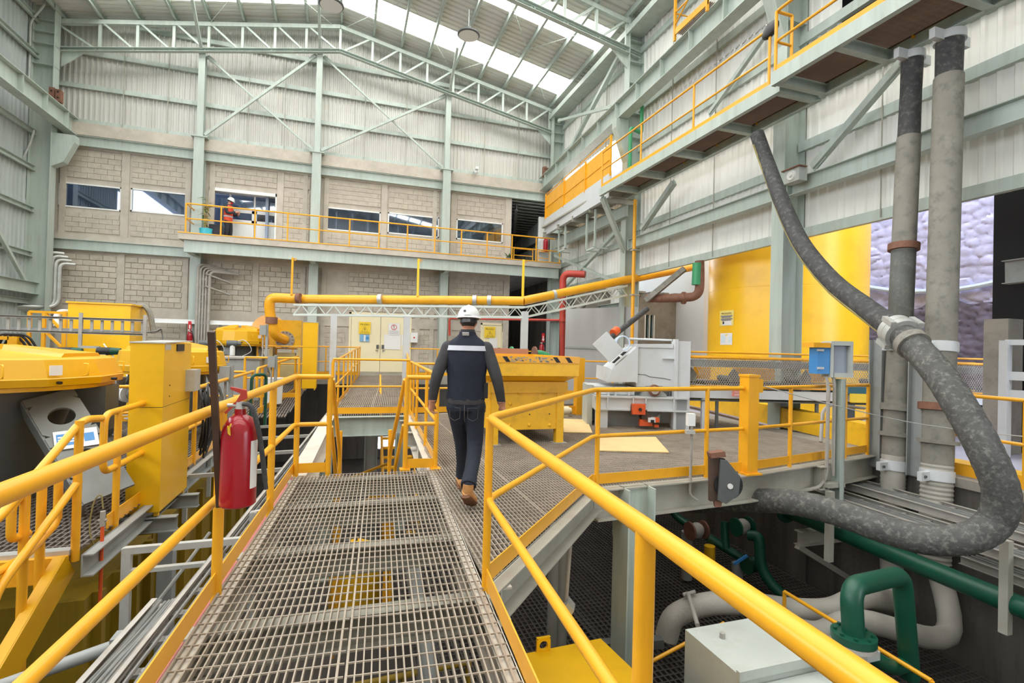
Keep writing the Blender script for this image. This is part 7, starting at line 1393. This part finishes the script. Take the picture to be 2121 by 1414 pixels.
sb = thing('siren_box', 'small white siren box on the thick column', 'siren', GX(1649, 375, 8.45)); a = GX(1649, 362, 8.5); sb_ = MB().box(8.5, a.y-0.1, a.z-0.1, 8.62, 8.45, a.z).build('arm', steel, sb, smooth=False); MB().box(a.x-0.12, a.y-0.18, a.z-0.16, a.x+0.09, a.y+0.18, a.z+0.1).build('housing', boxgrey, sb, smooth=False); MB().lathe([(0.11, 0), (0.09, 0.03), (0.04, 0.02), (0.03, 0.05)], (a.x-0.12, a.y, a.z-0.03), (-1, 0, 0), 18).build('horn', white_m, sb); MB().box(a.x-0.16, a.y-0.22, a.z+0.1, a.x+0.05, a.y+0.22, a.z+0.12).build('hood', rust, sb, smooth=False)
fl = thing('flood_lamp', 'black flood lamp head clamped to the catwalk railing', 'lamp', GX(1590, 85, 7.3)); a = GX(1596, 62, 7.5); MB().ell(a, 0.1, 0.16, 0.22, 14, 10, Matrix.Rotation(0.5, 3, 'Y')).build('head', black, fl); MB().cyl(a-V(0, 0, 0.15), a-V(0, 0, 0.5), 0.02).build('stem', black, fl)
cm = thing('security_camera', 'small white camera on the gable wall girt', 'camera', GY(985, 355, 21.7)); a = GY(985, 354, 21.7); MB().box(a.x-0.06, a.y-0.3, a.z, a.x+0.06, a.y+0.2, a.z+0.1).ell(a+V(0, -0.1, -0.08), 0.09, 0.09, 0.09, 12, 8).build('housing', white_m, cm)
wc = thing('wall_cabinet', 'small white wall cabinet with red mark right of the cream double door', 'cabinet', GY(857, 709, 21.9)); A, B = GY(850, 709, 21.75), GY(865, 689, 21.75); MB().box(A.x, 21.7, A.z, B.x, 21.98, B.z).build('box', white_m, wc, smooth=False); MB().box((A.x+B.x)/2-0.03, 21.69, (A.z+B.z)/2-0.03, (A.x+B.x)/2+0.03, 21.7, (A.z+B.z)/2+0.03).build('red_mark', print_r, wc, smooth=False)
YS = YB-0.055
def wsign(name, label, px0, py0, px1, py1, m, Yp=YS, cat='sign'):
    A, B = GY(px0, py1, Yp), GY(px1, py0, Yp); o = thing(name, label, cat, ((A.x+B.x)/2, Yp, A.z)); MB().box(A.x, Yp-0.006, A.z, B.x, Yp, B.z).build('plate', m, o, smooth=False); return o, A, B
def danger(label, px0, py0, px1, py1, strip=True):
    o, A, B = wsign('danger_sign', label, px0, py0, px1, py1, print_y); w, h = B.x-A.x, B.z-A.z; cx_ = (A.x+B.x)/2; Y0 = YS-0.008
    lettering(o, 'PELIGRO', w*0.2, (cx_, Y0, B.z-h*0.22), (1, 0, 0), (0, 0, 1), print_k)
    tri = MB(); a = [V(cx_-w*0.27, Y0, A.z+h*0.2), V(cx_+w*0.27, Y0, A.z+h*0.2), V(cx_, Y0, A.z+h*0.64)]
    for i in range(3): tri.bar(a[i], a[(i+1) % 3], 0.004, w*0.035, up=(0, 1, 0))
    tri.build('triangle', print_k, o, smooth=False)
    MB().prism([(cx_+w*0.03, Y0, A.z+h*0.54), (cx_-w*0.05, Y0, A.z+h*0.38), (cx_+w*0.0, Y0, A.z+h*0.39), (cx_-w*0.01, Y0, A.z+h*0.25), (cx_+w*0.06, Y0, A.z+h*0.42), (cx_+w*0.01, Y0, A.z+h*0.41)], (0, -0.003, 0)).build('lightning_bolt', print_k, o, smooth=False)
    lettering(o, 'ALTO VOLTAJE', w*0.115, (cx_, Y0, A.z+h*0.09), (1, 0, 0), (0, 0, 1), print_k)
danger('yellow PELIGRO high voltage sign on the left leaf of the cream double door', 743, 667, 768, 691); danger('yellow PELIGRO high voltage sign on the single cream door', 1003, 677, 1026, 699)
o, A, B = wsign('info_sheet', 'blue and white information sheet below the danger sign', 745, 693, 765, 707, bluelt); w = B.x-A.x; MB().box(A.x+w*0.42, YS-0.009, A.z+0.01, A.x+w*0.6, YS-0.006, B.z-0.02).build('white_column', print_w, o, smooth=False); MB().cyl((A.x+w*0.8, YS-0.009, (A.z+B.z)/2), (A.x+w*0.8, YS-0.006, (A.z+B.z)/2), 0.06).build('blue_disc', bluebox, o)
o, A, B = wsign('prohibition_sign', 'white no-entry pictogram sign on the right leaf of the cream door', 804, 670, 828, 693, print_w); c_ = V((A.x+B.x)/2, YS-0.009, A.z+(B.z-A.z)*0.66); r_ = (B.x-A.x)*0.23
MB().tube([c_+V(r_*math.cos(t), 0, r_*math.sin(t)) for t in [2*math.pi*i/24 for i in range(25)]], 0.012, 6, caps=False).bar(c_+V(-r_*0.7, 0, r_*0.7), c_+V(r_*0.7, 0, -r_*0.7), 0.004, 0.022, up=(0, 1, 0)).build('red_ring', print_r, o); MB().cyl(c_+V(0, 0, 0.06), c_+V(0, -0.003, 0.06), 0.02, n=8).bar(c_+V(0, 0, 0.04), c_+V(0.0, 0, -0.03), 0.004, 0.03, up=(0, 1, 0)).bar(c_+V(0, 0, -0.03), c_+V(0.035, 0, -0.09), 0.004, 0.015, up=(0, 1, 0)).bar(c_+V(0, 0, -0.03), c_+V(-0.035, 0, -0.09), 0.004, 0.015, up=(0, 1, 0)).build('pictogram', print_k, o, smooth=False)
for k in range(3): MB().box(A.x+0.03, YS-0.009, A.z+0.05+0.05*k, B.x-0.03, YS-0.006, A.z+0.065+0.05*k).build('text_line', print_g, o, smooth=False)
wsign('paper_drawing', 'large white paper drawing taped to the right leaf of the cream door', 795, 693, 830, 723, print_w, YS+0.02)[0]; wsign('paper_slip', 'narrow paper slip at the right edge of the cream door', 831, 694, 838, 716, print_w, YS+0.02); wsign('paper_sheet', 'white sheet under the danger sign on the single cream door', 1013, 700, 1030, 722, print_w, YS+0.02)
for px0, py0, px1, py1, Yp, lab, ex in ((389, 665, 397, 690, 21.3, 'red fire extinguisher sign with white arrow on the left cable riser', (393, 705)), (1122, 690, 1128, 708, 18.6, 'red fire extinguisher sign with white arrow by the fire main', (1122, 728))):
    o, A, B = wsign('extinguisher_sign', lab, px0, py0, px1, py1, print_r, Yp); cx_ = (A.x+B.x)/2; h = B.z-A.z; MB().box(cx_-0.02, Yp-0.009, A.z+h*0.3, cx_+0.02, Yp-0.006, A.z+h*0.7).prism([(cx_-0.06, Yp-0.009, A.z+h*0.32), (cx_+0.06, Yp-0.009, A.z+h*0.32), (cx_, Yp-0.009, A.z+h*0.1)], (0, 0.003, 0)).build('arrow', print_w, o, smooth=False)
    p = GY(*ex, Yp-0.1); extinguisher('small red extinguisher under its sign %s' % ('on the left cable riser' if Yp > 20 else 'behind the hopper'), p.x, p.y, p.z-0.25, 1.0, False)
p = GY(1130, 522, 21.35); extinguisher('red extinguisher hanging at the right end of the balcony', p.x, p.y, p.z, 1.15, False); hk = MB().box(p.x-0.12, p.y+0.08, p.z+0.1, p.x+0.12, 22.1, p.z+0.6).build('extinguisher_bracket', white_m, None, smooth=False, label='white backing board behind the balcony extinguisher', cat='bracket')
o = thing('red_arrow_sign', 'tall narrow red sign above the balcony extinguisher', 'sign', GY(1131, 492, 20.95)); A, B = GY(1128, 497, 20.95), GY(1133, 476, 20.95); MB().box(A.x, 20.94, A.z, B.x, 20.95, B.z).build('plate', print_r, o, smooth=False)
# signs on the conveyor
def csign(name, label, px0, py0, px1, py1, m, lines, mt, y=-0.06):
    o = thing(name, label, 'sign', CO+CR*cx((px0+px1)/2)+V(0, 0, cz(py1))); xf(MB().box(cx(px0), y, cz(py1, px0), cx(px1), y+0.008, cz(py0, px0)), CO, CR, CF).build('plate', m, o, smooth=False); h = cz(py0, px0)-cz(py1, px0)
    for k, (tx, s) in enumerate(lines): lettering(o, tx, h*s, CO+CR*cx((px0+px1)/2)+CF*(y-0.004)+V(0, 0, cz(py0, px0)-h*(k+0.6)/(len(lines)+0.2)), CR, (0, 0, 1), mt)
csign('attention_sign', 'faded red ATENCION emergency sign on the conveyor side beam', 1512, 803, 1551, 821, print_rf, (('ATENCION', 0.3), ('SOLO EN CASO DE', 0.19), ('EMERGENCIA', 0.27)), print_w)
csign('red_conveyor_sign', 'small red sign on the conveyor between the vertical hoses', 1897, 810, 1926, 823, print_r, (('PELIGRO', 0.3), ('NO TOCAR', 0.22)), print_w, -0.02)
# ================================================================== PEOPLE
def ering(c, rx, ry, n=28, yaw=0.0): return [Vector((c[0]+rx*math.cos(2*math.pi*i/n), c[1]+ry*math.sin(2*math.pi*i/n), c[2])) for i in range(n)]
def limb(b, pts, rs, n=14):
    q = bezier(pts, 5); R_ = []
    for i in range(len(q)): f = i/5; k = min(int(f), len(rs)-2); R_.append(rs[k]+(rs[k+1]-rs[k])*(f-k))
    b.tube(q, R_, n)
    b.ell(q[0], R_[0], R_[0], R_[0], 12, 8); b.ell(q[-1], R_[-1], R_[-1], R_[-1], 12, 8)
def hand(b, w, d, side, pn, s=1.0):
    """w wrist, d direction of the forearm, side: thumb direction, pn: palm normal (fingers curl towards it)"""
    w, d, side, pn = Vector(w), Vector(d).normalized(), Vector(side).normalized(), Vector(pn).normalized()
    k = w+d*0.085*s
    b.tube([w, w+d*0.03*s, w+d*0.085*s], [0.026*s, 0.033*s, 0.03*s], 10)
    for i in (-1.5, -0.5, 0.5, 1.5): b.tube([w+d*0.03*s+side*i*0.012*s, k+side*i*0.019*s], [0.015*s, 0.013*s], 8)
    for i, L in ((1.5, 0.9), (0.5, 1.0), (-0.5, 0.94), (-1.5, 0.76)):
        p0 = k+side*i*0.02*s-d*0.01*s; p1 = p0+(d*0.9+pn*0.45).normalized()*0.042*L*s; p2 = p1+(d*0.35+pn*0.95).normalized()*0.028*L*s; p3 = p2+(-d*0.25+pn*0.9).normalized()*0.02*L*s
        b.tube([p0, p1, p2, p3], [0.0098*s, 0.0092*s, 0.0085*s, 0.007*s], 8); b.ell(p3, 0.007*s, 0.007*s, 0.007*s, 8, 6)
    t0 = w+d*0.03*s+side*0.022*s; t1 = t0+(d*0.6+side*0.6+pn*0.3).normalized()*0.042*s; t2 = t1+(d*0.85+pn*0.4).normalized()*0.03*s
    b.tube([t0, t1, t2], [0.013*s, 0.011*s, 0.009*s], 8); b.ell(t2, 0.009*s, 0.009*s, 0.009*s, 8, 6)
def remesh(b, name, mats, o, vox, pick):
    me = b.mesh('tmp', mats[0], (0, 0, 0), False); ob = bpy.data.objects.new('tmp', me); COL.objects.link(ob)
    m = ob.modifiers.new('r', 'REMESH'); m.mode = 'VOXEL'; m.voxel_size = vox; sm = ob.modifiers.new('s', 'SMOOTH'); sm.factor = 0.5; sm.iterations = 3
    dg = bpy.context.evaluated_depsgraph_get(); dg.update(); out = bpy.data.meshes.new_from_object(ob.evaluated_get(dg)); bpy.data.objects.remove(ob); out.name = name
    out.materials.clear()
    for q in mats: out.materials.append(q)
    out.polygons.foreach_set('material_index', [pick(p.center) for p in out.polygons]); out.polygons.foreach_set('use_smooth', [True]*len(out.polygons))
    return out
def person(label, O, R, F, J, mats, pick, vox=0.011, tor=None, fingers=True):
    """J: joints in the figure's own frame (x right, y forward, z up)"""
    o = thing('person', label, 'person', O); R, F = Vector(R), Vector(F); M_ = Matrix((R, F, Vector((0, 0, 1)))).transposed()
    b = MB(); T = tor or [((0, 0, .86), .165, .115), ((0, 0, .95), .175, .122), ((0, 0, 1.05), .165, .112), ((0, 0, 1.2), .175, .115), ((0, .0, 1.36), .195, .122), ((0, 0, 1.47), .2, .112), ((0, 0, 1.53), .16, .09), ((0, .0, 1.575), .085, .07), ((0, .01, 1.66), .06, .062)]
    b.loft([ering(*t) for t in T])
    for s in ('L', 'R'):
        limb(b, [J['hip'+s], J['knee'+s], J['ank'+s]], [.104, .076, .06]); limb(b, [J['sho'+s], J['elb'+s], J['wri'+s]], [.072, .058, .04])
        d = Vector(J['wri'+s])-Vector(J['elb'+s])
        if fingers: hand(b, J['wri'+s], J.get('hd'+s, d), J['thumb'+s], J['palm'+s], J.get('hs', 1.0))
        limb(b, [J['ank'+s], Vector(J['ank'+s])+Vector(J['foot'+s])], [.045, .035])
    h = Vector(J['head']); fd = Vector(J.get('face', (0, 1, 0))).normalized(); fr = fd.cross(Vector((0, 0, 1))).normalized(); RH = Matrix((fr, fd, fr.cross(fd))).transposed()
    b.tube([Vector(T[-1][0])-V(0, 0, .1), h], [.06, .058], 14); b.ell(h, .076, .096, .115, 24, 16, RH); b.ell(h+RH @ V(0, .03, -.06), .056, .066, .06, 16, 10, RH)
    b.ell(h+RH @ V(0, .1, -.012), .014, .02, .024, 10, 8, RH); b.ell(h+RH @ V(0, .088, -.055), .026, .014, .01, 10, 6, RH)
    for s in (-1, 1): b.ell(h+RH @ V(s*.077, -.005, -.012), .01, .022, .033, 10, 8, RH)
    me = remesh(b, 'body', mats, O, vox, pick)
    for v in me.vertices: v.co = M_ @ v.co
    ob = bpy.data.objects.new('body', me); COL.objects.link(ob); ob.parent = o; ORG[ob] = Vector(O)
    def part(mb, name, m, par=None, smooth=True):
        mb.v = [tuple(Vector(O)+M_ @ Vector(p)) for p in mb.v]; return mb.build(name, m, par or o, smooth)
    for s in (-1, 1):
        part(MB().ell(h+RH @ V(s*.03, .087, .012), .012, .008, .007, 10, 6, RH), 'eye', white_m, ob); part(MB().ell(h+RH @ V(s*.03, .0935, .012), .005, .003, .005, 8, 6, RH), 'iris', black, ob)
    return o, part, h, RH
def helmet(part, h, RH, m=None, s=1.0):
    b = MB(); c = h+RH @ V(0, -.005, .04); n = 28; rings = []
    for k in range(8):
        a = k/7*math.pi/2; rings.append([c+RH @ V(.108*s*math.cos(a)*math.cos(t), .132*s*math.cos(a)*math.sin(t), .115*s*math.sin(a)+(.006 if abs(math.cos(t)) < .25 else 0)) for t in [2*math.pi*i/n for i in range(n)]])
    b.loft(rings); hm = part(b, 'hard_hat', m or white_m)
    b = MB(); R0 = [c+RH @ V(.108*s*math.cos(t), .132*s*math.sin(t), 0) for t in [2*math.pi*i/n for i in range(n)]]; R1 = [c+RH @ V(.122*s*math.cos(t), (.146+(.04 if math.sin(t) > 0 else 0)*math.sin(t))*s*math.sin(t), -.012) for t in [2*math.pi*i/n for i in range(n)]]; R2 = [p+V(0, 0, -.006) for p in R1]; R3 = [p+V(0, 0, -.02) for p in R0]
    b.loft([R0, R1, R2, R3], caps=False); part(b, 'brim', m or white_m, hm)
    b = MB()
    for z, w in ((-.045, .022),):
        ri = [c+RH @ V(.084*s*math.cos(t), .104*s*math.sin(t), z+w) for t in [2*math.pi*i/n for i in range(n)]]; ro = [c+RH @ V(.086*s*math.cos(t), .106*s*math.sin(t), z-w) for t in [2*math.pi*i/n for i in range(n)]]; b.loft([ri, ro], caps=False)
    part(b, 'suspension_band', black, hm)
    q = c+RH @ V(0.012, -.112, -.045); part(MB().obox(q+RH @ V(-.03, .004, 0), RH @ V(.03, 0, 0), RH @ V(0, .006, 0), V(0, 0, .016)), 'ratchet', mat('grey_ratchet', (120, 122, 126), .5) if 'grey_ratchet' not in MATS else MATS['grey_ratchet'], hm); part(MB().cyl(q, q+RH @ V(0, -.012, 0), .016), 'ratchet_knob', MATS['grey_ratchet'], hm)
    q = c+RH @ V(-.03, -.122, .045); part(MB().obox(q, RH @ V(.011, 0, 0), RH @ V(0, .006, 0), V(0, 0, .009)), 'clip', darkgrey, hm)
    return hm
def hairpiece(part, h, RH, m):
    b = MB(); b.ell(h+RH @ V(0, -.012, .012), .08, .094, .11, 20, 14, RH); keep = [i for i, f in enumerate(b.f) if all((RH.transposed() @ (Vector(b.v[j])-h)).y < 0.05 and ((Vector(b.v[j])-h).z > -.07) for j in f)]; b.f = [b.f[i] for i in keep]; b.m = [0]*len(b.f); part(b, 'hair', m)
def boot(part, heel, toe, ank, m, sole):
    heel, toe, ank = Vector(heel), Vector(toe), Vector(ank); d = (toe-heel).normalized(); s = Vector((1, 0, 0)); s = (s-d*s.dot(d)).normalized(); u = s.cross(d); L = (toe-heel).length
    def sec(f, w, h0, h1): return [heel+d*L*f+s*w*1.3*math.cos(t)+u*(h0+(h1-h0)*(0.5+0.5*math.sin(t))) for t in [2*math.pi*i/16 for i in range(16)]]
    b = MB(); b.loft([sec(0, .026, .03, .09), sec(.06, .036, .02, .11), sec(.25, .04, .02, .115), sec(.5, .043, .02, .1), sec(.75, .048, .02, .082), sec(.93, .04, .02, .07), sec(1.0, .02, .025, .055)])
    b.tube([heel+d*L*.2+u*.06, heel.lerp(ank, .55)+d*L*.1+u*.02, ank], [.046, .05, .052], 16); bt = part(b, 'boot', m)
    b = MB(); b.loft([sec(-.03, .03, 0, .03), sec(.1, .042, -.002, .03), sec(.3, .042, .0, .03), sec(.55, .045, .0, .028), sec(.8, .051, 0, .028), sec(1.02, .03, .004, .03)]); part(b, 'sole', sole, bt)
# ---- the man walking away
TD = 5.0; O = GT(968, 717, TD); O.z = 0.0
k_ = TD/1050
J = dict(hipL=(-.09, 0, .9), kneeL=(-.045, .2, .5), ankL=(-.045, .37, .14), hipR=(.09, 0, .9), kneeR=(.098, .0, .49), ankR=(.078, -.37, .24),
         shoL=(-.185, 0, 1.475), elbL=(-.285, -.04, 1.2), wriL=(-.335, .03, .935), shoR=(.185, 0, 1.475), elbR=(.295, -.04, 1.2), wriR=(.352, .03, .94),
         thumbL=(.35, .9, 0), palmL=(.8, .1, 0), thumbR=(-.35, .9, 0), palmR=(-.8, .1, 0), footL=(0, .1, -.06), footR=(0, .03, -.1), head=(.005, .02, 1.745), face=(.0, 1, -.05))
def pickm(c):
    if c.z > 1.6: return 0
    if c.z < .3 and False: return 3
    if abs(c.x) > .25 and c.z < .955: return 0
    if c.z < .945: return 2
    return 1
mo, part, h, RH = person('man in a white hard hat and navy vest walking away along the grating', O, CR, CF, J, [skin_m, sleeve_m, denim], pickm, 0.0085)
T = [((0, 0, .975), .186, .132), ((0, 0, 1.06), .186, .13), ((0, 0, 1.2), .19, .13), ((0, 0, 1.34), .208, .136), ((0, 0, 1.45), .214, .128), ((0, 0, 1.515), .198, .108), ((0, 0, 1.56), .145, .09), ((0, .0, 1.6), .09, .078), ((0, .005, 1.635), .078, .074)]
rnd = random.Random(5)
def wr(c, rx, ry, n=44):
    r = ering(c, rx, ry, n); return [p*1+V(0, 0, 0)+(V(p.x, p.y, 0).normalized()*(.004*math.sin(9*math.atan2(p.y, p.x)+c[2]*23)+.003*math.sin(17*p.x*6+c[2]*40))) for p in r]
def tint(z):
    for (c0, a0, b0), (c1, a1, b1) in zip(T[:-1], T[1:]):
        if c0[2] <= z <= c1[2]: f = (z-c0[2])/(c1[2]-c0[2]); return a0+(a1-a0)*f, b0+(b1-b0)*f
    return T[-1][1:]
zs = [.975+i*.022 for i in range(31)]; part(MB().loft([wr((0, 0, min(z, 1.635)), *tint(min(z, 1.635))) for z in zs], caps=False), 'vest', vest_m)
b = MB(); n = 22
for i in range(n):
    a0, a1 = math.pi+.2+(math.pi-.4)*i/n, math.pi+.2+(math.pi-.4)*(i+1)/n; vs = []
    for a, z in ((a0, 1.452), (a1, 1.452), (a1, 1.5), (a0, 1.5)):
        rx, ry = tint(z); dz = -.0*abs(math.cos(a)); vs.append(((rx+.009)*math.cos(a), (ry+.009)*math.sin(a), z+dz))
    b.quad(*vs)
part(b, 'reflective_band', reflect)
b = MB(); b.loft([ering((0, 0, .93), .18, .127, 32), ering((0, 0, .95), .186, .132, 32), ering((0, 0, .985), .183, .13, 32)], caps=False); part(b, 'sweater_hem', sleeve_m)
b = MB(); b.loft([ering((0, .005, 1.60), .074, .072, 24), ering((0, .008, 1.66), .07, .07, 24)], caps=False); part(b, 'collar', sleeve_m)
part(MB().obox((-.012, -.088, 1.613), (.032, 0, 0), (0, .004, 0.002), (0, -.012, .014)), 'neck_label', white_m)
for s in ('L', 'R'):
    w = Vector(J['wri'+s]); e = Vector(J['elb'+s]); d = (w-e).normalized(); part(MB().tube([w-d*.05, w-d*.008], [.043, .041], 16), 'cuff', sleeve_m)
w = Vector(J['wriL']); part(MB().tube([w-d*.0+V(0, 0, .004), w+V(0, 0, -.008)], .037, 16), 'white_bracelet', white_m)
for sx, x0, x1 in ((1, .03, .13), (-1, -.15, -.04)):   # jeans pockets and seams
    b = MB()
    for a, c in (((x0, .9), (x1, .9)), ((x0, .9), (x0+.005, .8)), ((x1, .9), (x1-.005, .8)), ((x0+.005, .8), ((x0+x1)/2, .775)), ((x1-.005, .8), ((x0+x1)/2, .775))):
        yb1 = lambda x, z: -math.sqrt(max(.001, 1-(x/.18)**2))*.125-.004
        b.bar((a[0], yb1(*a), a[1]), (c[0], yb1(*c), c[1]), .003, .004)
    part(b, 'pocket_seam', mat('denim_stitch', (86, 84, 84), .8) if 'denim_stitch' not in MATS else MATS['denim_stitch'], None, False)
part(MB().tube(bezier([(.0, -.128, .93), (0, -.132, .86), (0, -.11, .8), (0, -.06, .76)], 4), .004, 6), 'seat_seam', MATS['denim_stitch'])
for s, m0 in (('R', (.078, -.37, .24)), ('L', (-.045, .37, .14))):
    a = Vector(J['ank'+s]); kx = Vector(J['knee'+s]); d = (a-kx).normalized(); part(MB().tube([a-d*.12, a-d*.05, a-d*.03, a-d*.01, a+d*.02], [.066, .071, .068, .074, .07], 18), 'trouser_cuff', denim)
boot(part, (.06, -.44, .13), (.105, -.25, .0), (.078, -.385, .25), tanboot, sole_m)
boot(part, (-.04, .3, .0), (-.08, .6, .0), (-.045, .365, .17), tanboot, sole_m)
helmet(part, h, RH); hairpiece(part, h, RH, hair_m)
rb = MB().box(.175, -.05, .99, .215, .03, 1.14); part(rb, 'radio', black, None, False); part(MB().tube(bezier([(.19, -.08, .96), (.2, -.09, .91), (.195, -.09, .86)], 4), .004, 6), 'lanyard', black)
# ---- man on the balcony, hands raised, looking at them
Ob = GY(472, 470, 22.05); Ob.z = 5.22
fwd = V(.95, -.3, 0).normalized(); rgt = fwd.cross(V(0, 0, 1))
Jb = dict(hipL=(-.09, 0, .86), kneeL=(-.1, .05, .48), ankL=(-.1, 0, .1), hipR=(.09, 0, .86), kneeR=(.1, .02, .48), ankR=(.1, -.05, .1), shoL=(-.185, 0, 1.4), elbL=(-.24, .1, 1.15), wriL=(-.08, .34, 1.14), shoR=(.185, 0, 1.4), elbR=(.24, .1, 1.13), wriR=(.05, .34, 1.2),
          thumbL=(0, 0, 1), palmL=(1, .2, 0), thumbR=(0, 0, 1), palmR=(-1, .2, 0), footL=(0, .16, -.05), footR=(0, .16, -.05), head=(0, .08, 1.63), face=(0, 1, -.45), hs=.95)
Tb = [((0, 0, .82), .165, .115), ((0, 0, .95), .17, .12), ((0, 0, 1.12), .17, .12), ((0, .01, 1.28), .19, .125), ((0, .02, 1.39), .195, .115), ((0, .03, 1.45), .15, .09), ((0, .035, 1.5), .08, .07), ((0, .05, 1.57), .06, .06)]
def pickb(c): return 0 if c.z > 1.5 or (c.y > .33 and c.z > 1.0) else (2 if c.z < .9 else 1)
po, part, h, RH = person('worker in orange vest, white hard hat and red mask standing on the balcony', Ob, rgt, fwd, Jb, [skin_m, darkcloth, darkcloth], pickb, 0.016, Tb)
part(MB().loft([ering((0, 0, .84), .19, .14, 24), ering((0, 0, 1.0), .192, .142, 24), ering((0, .01, 1.28), .207, .142, 24), ering((0, .02, 1.4), .205, .128, 24), ering((0, .03, 1.45), .155, .1, 24)], caps=False), 'hi_vis_vest', hivis)
part(MB().loft([ering((0, 0, .99), .197, .147, 24), ering((0, 0, 1.05), .199, .148, 24)], caps=False), 'silver_band', reflect)
part(MB().ell(h+RH @ V(0, .06, -.045), .06, .052, .06, 14, 10, RH), 'face_mask', redmask); helmet(part, h, RH)
for x in (-.1, .1): part(MB().ell((x, .05, .045), .05, .14, .045, 14, 8), 'boot', black)
# ---- photographer behind the right hand glass door
Oc = GY(541, 470, 23.25); Oc.z = 5.1
fw2 = V(.25, -.97, 0).normalized(); rg2 = fw2.cross(V(0, 0, 1))
Jc = dict(Jb); Jc.update(wriR=(.02, .27, 1.56), elbR=(.22, .2, 1.24), wriL=(-.1, .27, 1.52), elbL=(-.22, .2, 1.22), head=(0, .03, 1.63), face=(0, 1, 0))
pc, part, h, RH = person('photographer in orange jacket and blue mask behind the balcony glass door', Oc, rg2, fw2, Jc, [skin_m, hivis, darkcloth], lambda c: 0 if c.z > 1.55 else (1 if c.z > .9 else 2), 0.018, Tb)
part(MB().ell(h+RH @ V(0, .055, -.045), .062, .056, .062, 14, 10, RH), 'face_mask', bluemask); part(MB().ell(h+RH @ V(0, -.01, .05), .088, .106, .085, 16, 10, RH), 'dark_cap', black)
part(MB().loft([ering((0, 0, .84), .19, .14, 24), ering((0, .02, 1.4), .207, .13, 24)], caps=False), 'jacket', hivis); part(MB().box(-.05, .1, 1.0, .05, .16, 1.42), 'dark_scarf', darkcloth, None, False)
cmr = thing('camera', 'black camera held up by the photographer behind the door glass', 'camera', Vector(Oc)+rg2*.0+fw2*.34+V(0, 0, 1.56)); q = ORG[cmr]; MB().obox(q+V(0, 0, .04), rg2*.07, fw2*.035, V(0, 0, .045)).build('camera_body', black, cmr, smooth=False); MB().cyl(q+fw2*.03+V(0, 0, .035), q+fw2*.15+V(0, 0, .035), .04).build('lens', black, cmr)
# ================================================================== POT PLANT ON THE BALCONY
pp_ = GY(427, 480, 21.3); pp_.z = 5.22; pl_ = thing('potted_plant', 'tall thin leafy plant in a turquoise pot on the balcony', 'plant', pp_)
MB().lathe([(.17, 0), (.2, .02), (.22, .3), (.23, .31), (.23, .34), (.2, .34), (.19, .3)], pp_, n=18).build('pot', tealpot, pl_); MB().cyl(pp_+V(0, 0, .28), pp_+V(0, 0, .3), .19).build('soil', brownsteel, pl_)
rl = random.Random(11)
for k in range(5):
    a = rl.uniform(0, 6.28); bx = pp_+V(.08*math.cos(a), .08*math.sin(a), .3); tp_ = bx+V(rl.uniform(-.15, .15), rl.uniform(-.1, .1), rl.uniform(.8, 1.35)); MB().tube([bx, bx.lerp(tp_, .5)+V(.03, 0, 0), tp_], [.012, .01, .006], 6).build('stem', leafdry, pl_)
    for j in range(7):
        f = rl.uniform(.15, 1.0); c = bx.lerp(tp_, f); a2 = rl.uniform(0, 6.28); d = V(math.cos(a2), math.sin(a2), rl.uniform(-.5, .6)).normalized(); s = d.cross(V(0, 0, 1)).normalized(); L = rl.uniform(.2, .38)
        MB().add([c, c+d*L*.4+s*.035+V(0, 0, .03), c+d*L-V(0, 0, .05), c+d*L*.4-s*.035+V(0, 0, .03), c+d*L*.4+V(0, 0, .015)], [(0, 1, 4), (1, 2, 4), (2, 3, 4), (3, 0, 4)]).build('leaf', leafm if rl.random() < .6 else leafdry, pl_)
q = GY(447, 482, 21.4); tbx = thing('yellow_tool_case', 'low yellow and dark case beside the plant pot', 'case', V(q.x, q.y, 5.22)); MB().box(q.x-.2, q.y-.15, 5.22, q.x+.22, q.y+.15, 5.38).build('yellow_base', yellow, tbx, smooth=False); MB().box(q.x-.2, q.y-.15, 5.38, q.x+.22, q.y+.15, 5.75).build('dark_top', darkcloth, tbx, smooth=False)
q = GY(1055, 527, 21.2); sp2 = thing('small_green_plant', 'small green plant at the foot of the balcony rail by the dark passage', 'plant', V(q.x, q.y, 5.22)); MB().lathe([(.1, 0), (.13, .02), (.15, .2), (.12, .2)], V(q.x, q.y, 5.22), n=12).build('pot', darkgrey, sp2)
for j in range(14):
    a2 = rl.uniform(0, 6.28); c = V(q.x, q.y, 5.4); d = V(math.cos(a2), math.sin(a2), rl.uniform(.3, 1.2)).normalized(); s = d.cross(V(0, 0, 1)).normalized(); L = rl.uniform(.2, .35)
    MB().add([c, c+d*L*.5+s*.05, c+d*L, c+d*L*.5-s*.05], [(0, 1, 2), (0, 2, 3)]).build('leaf', leafm, sp2)
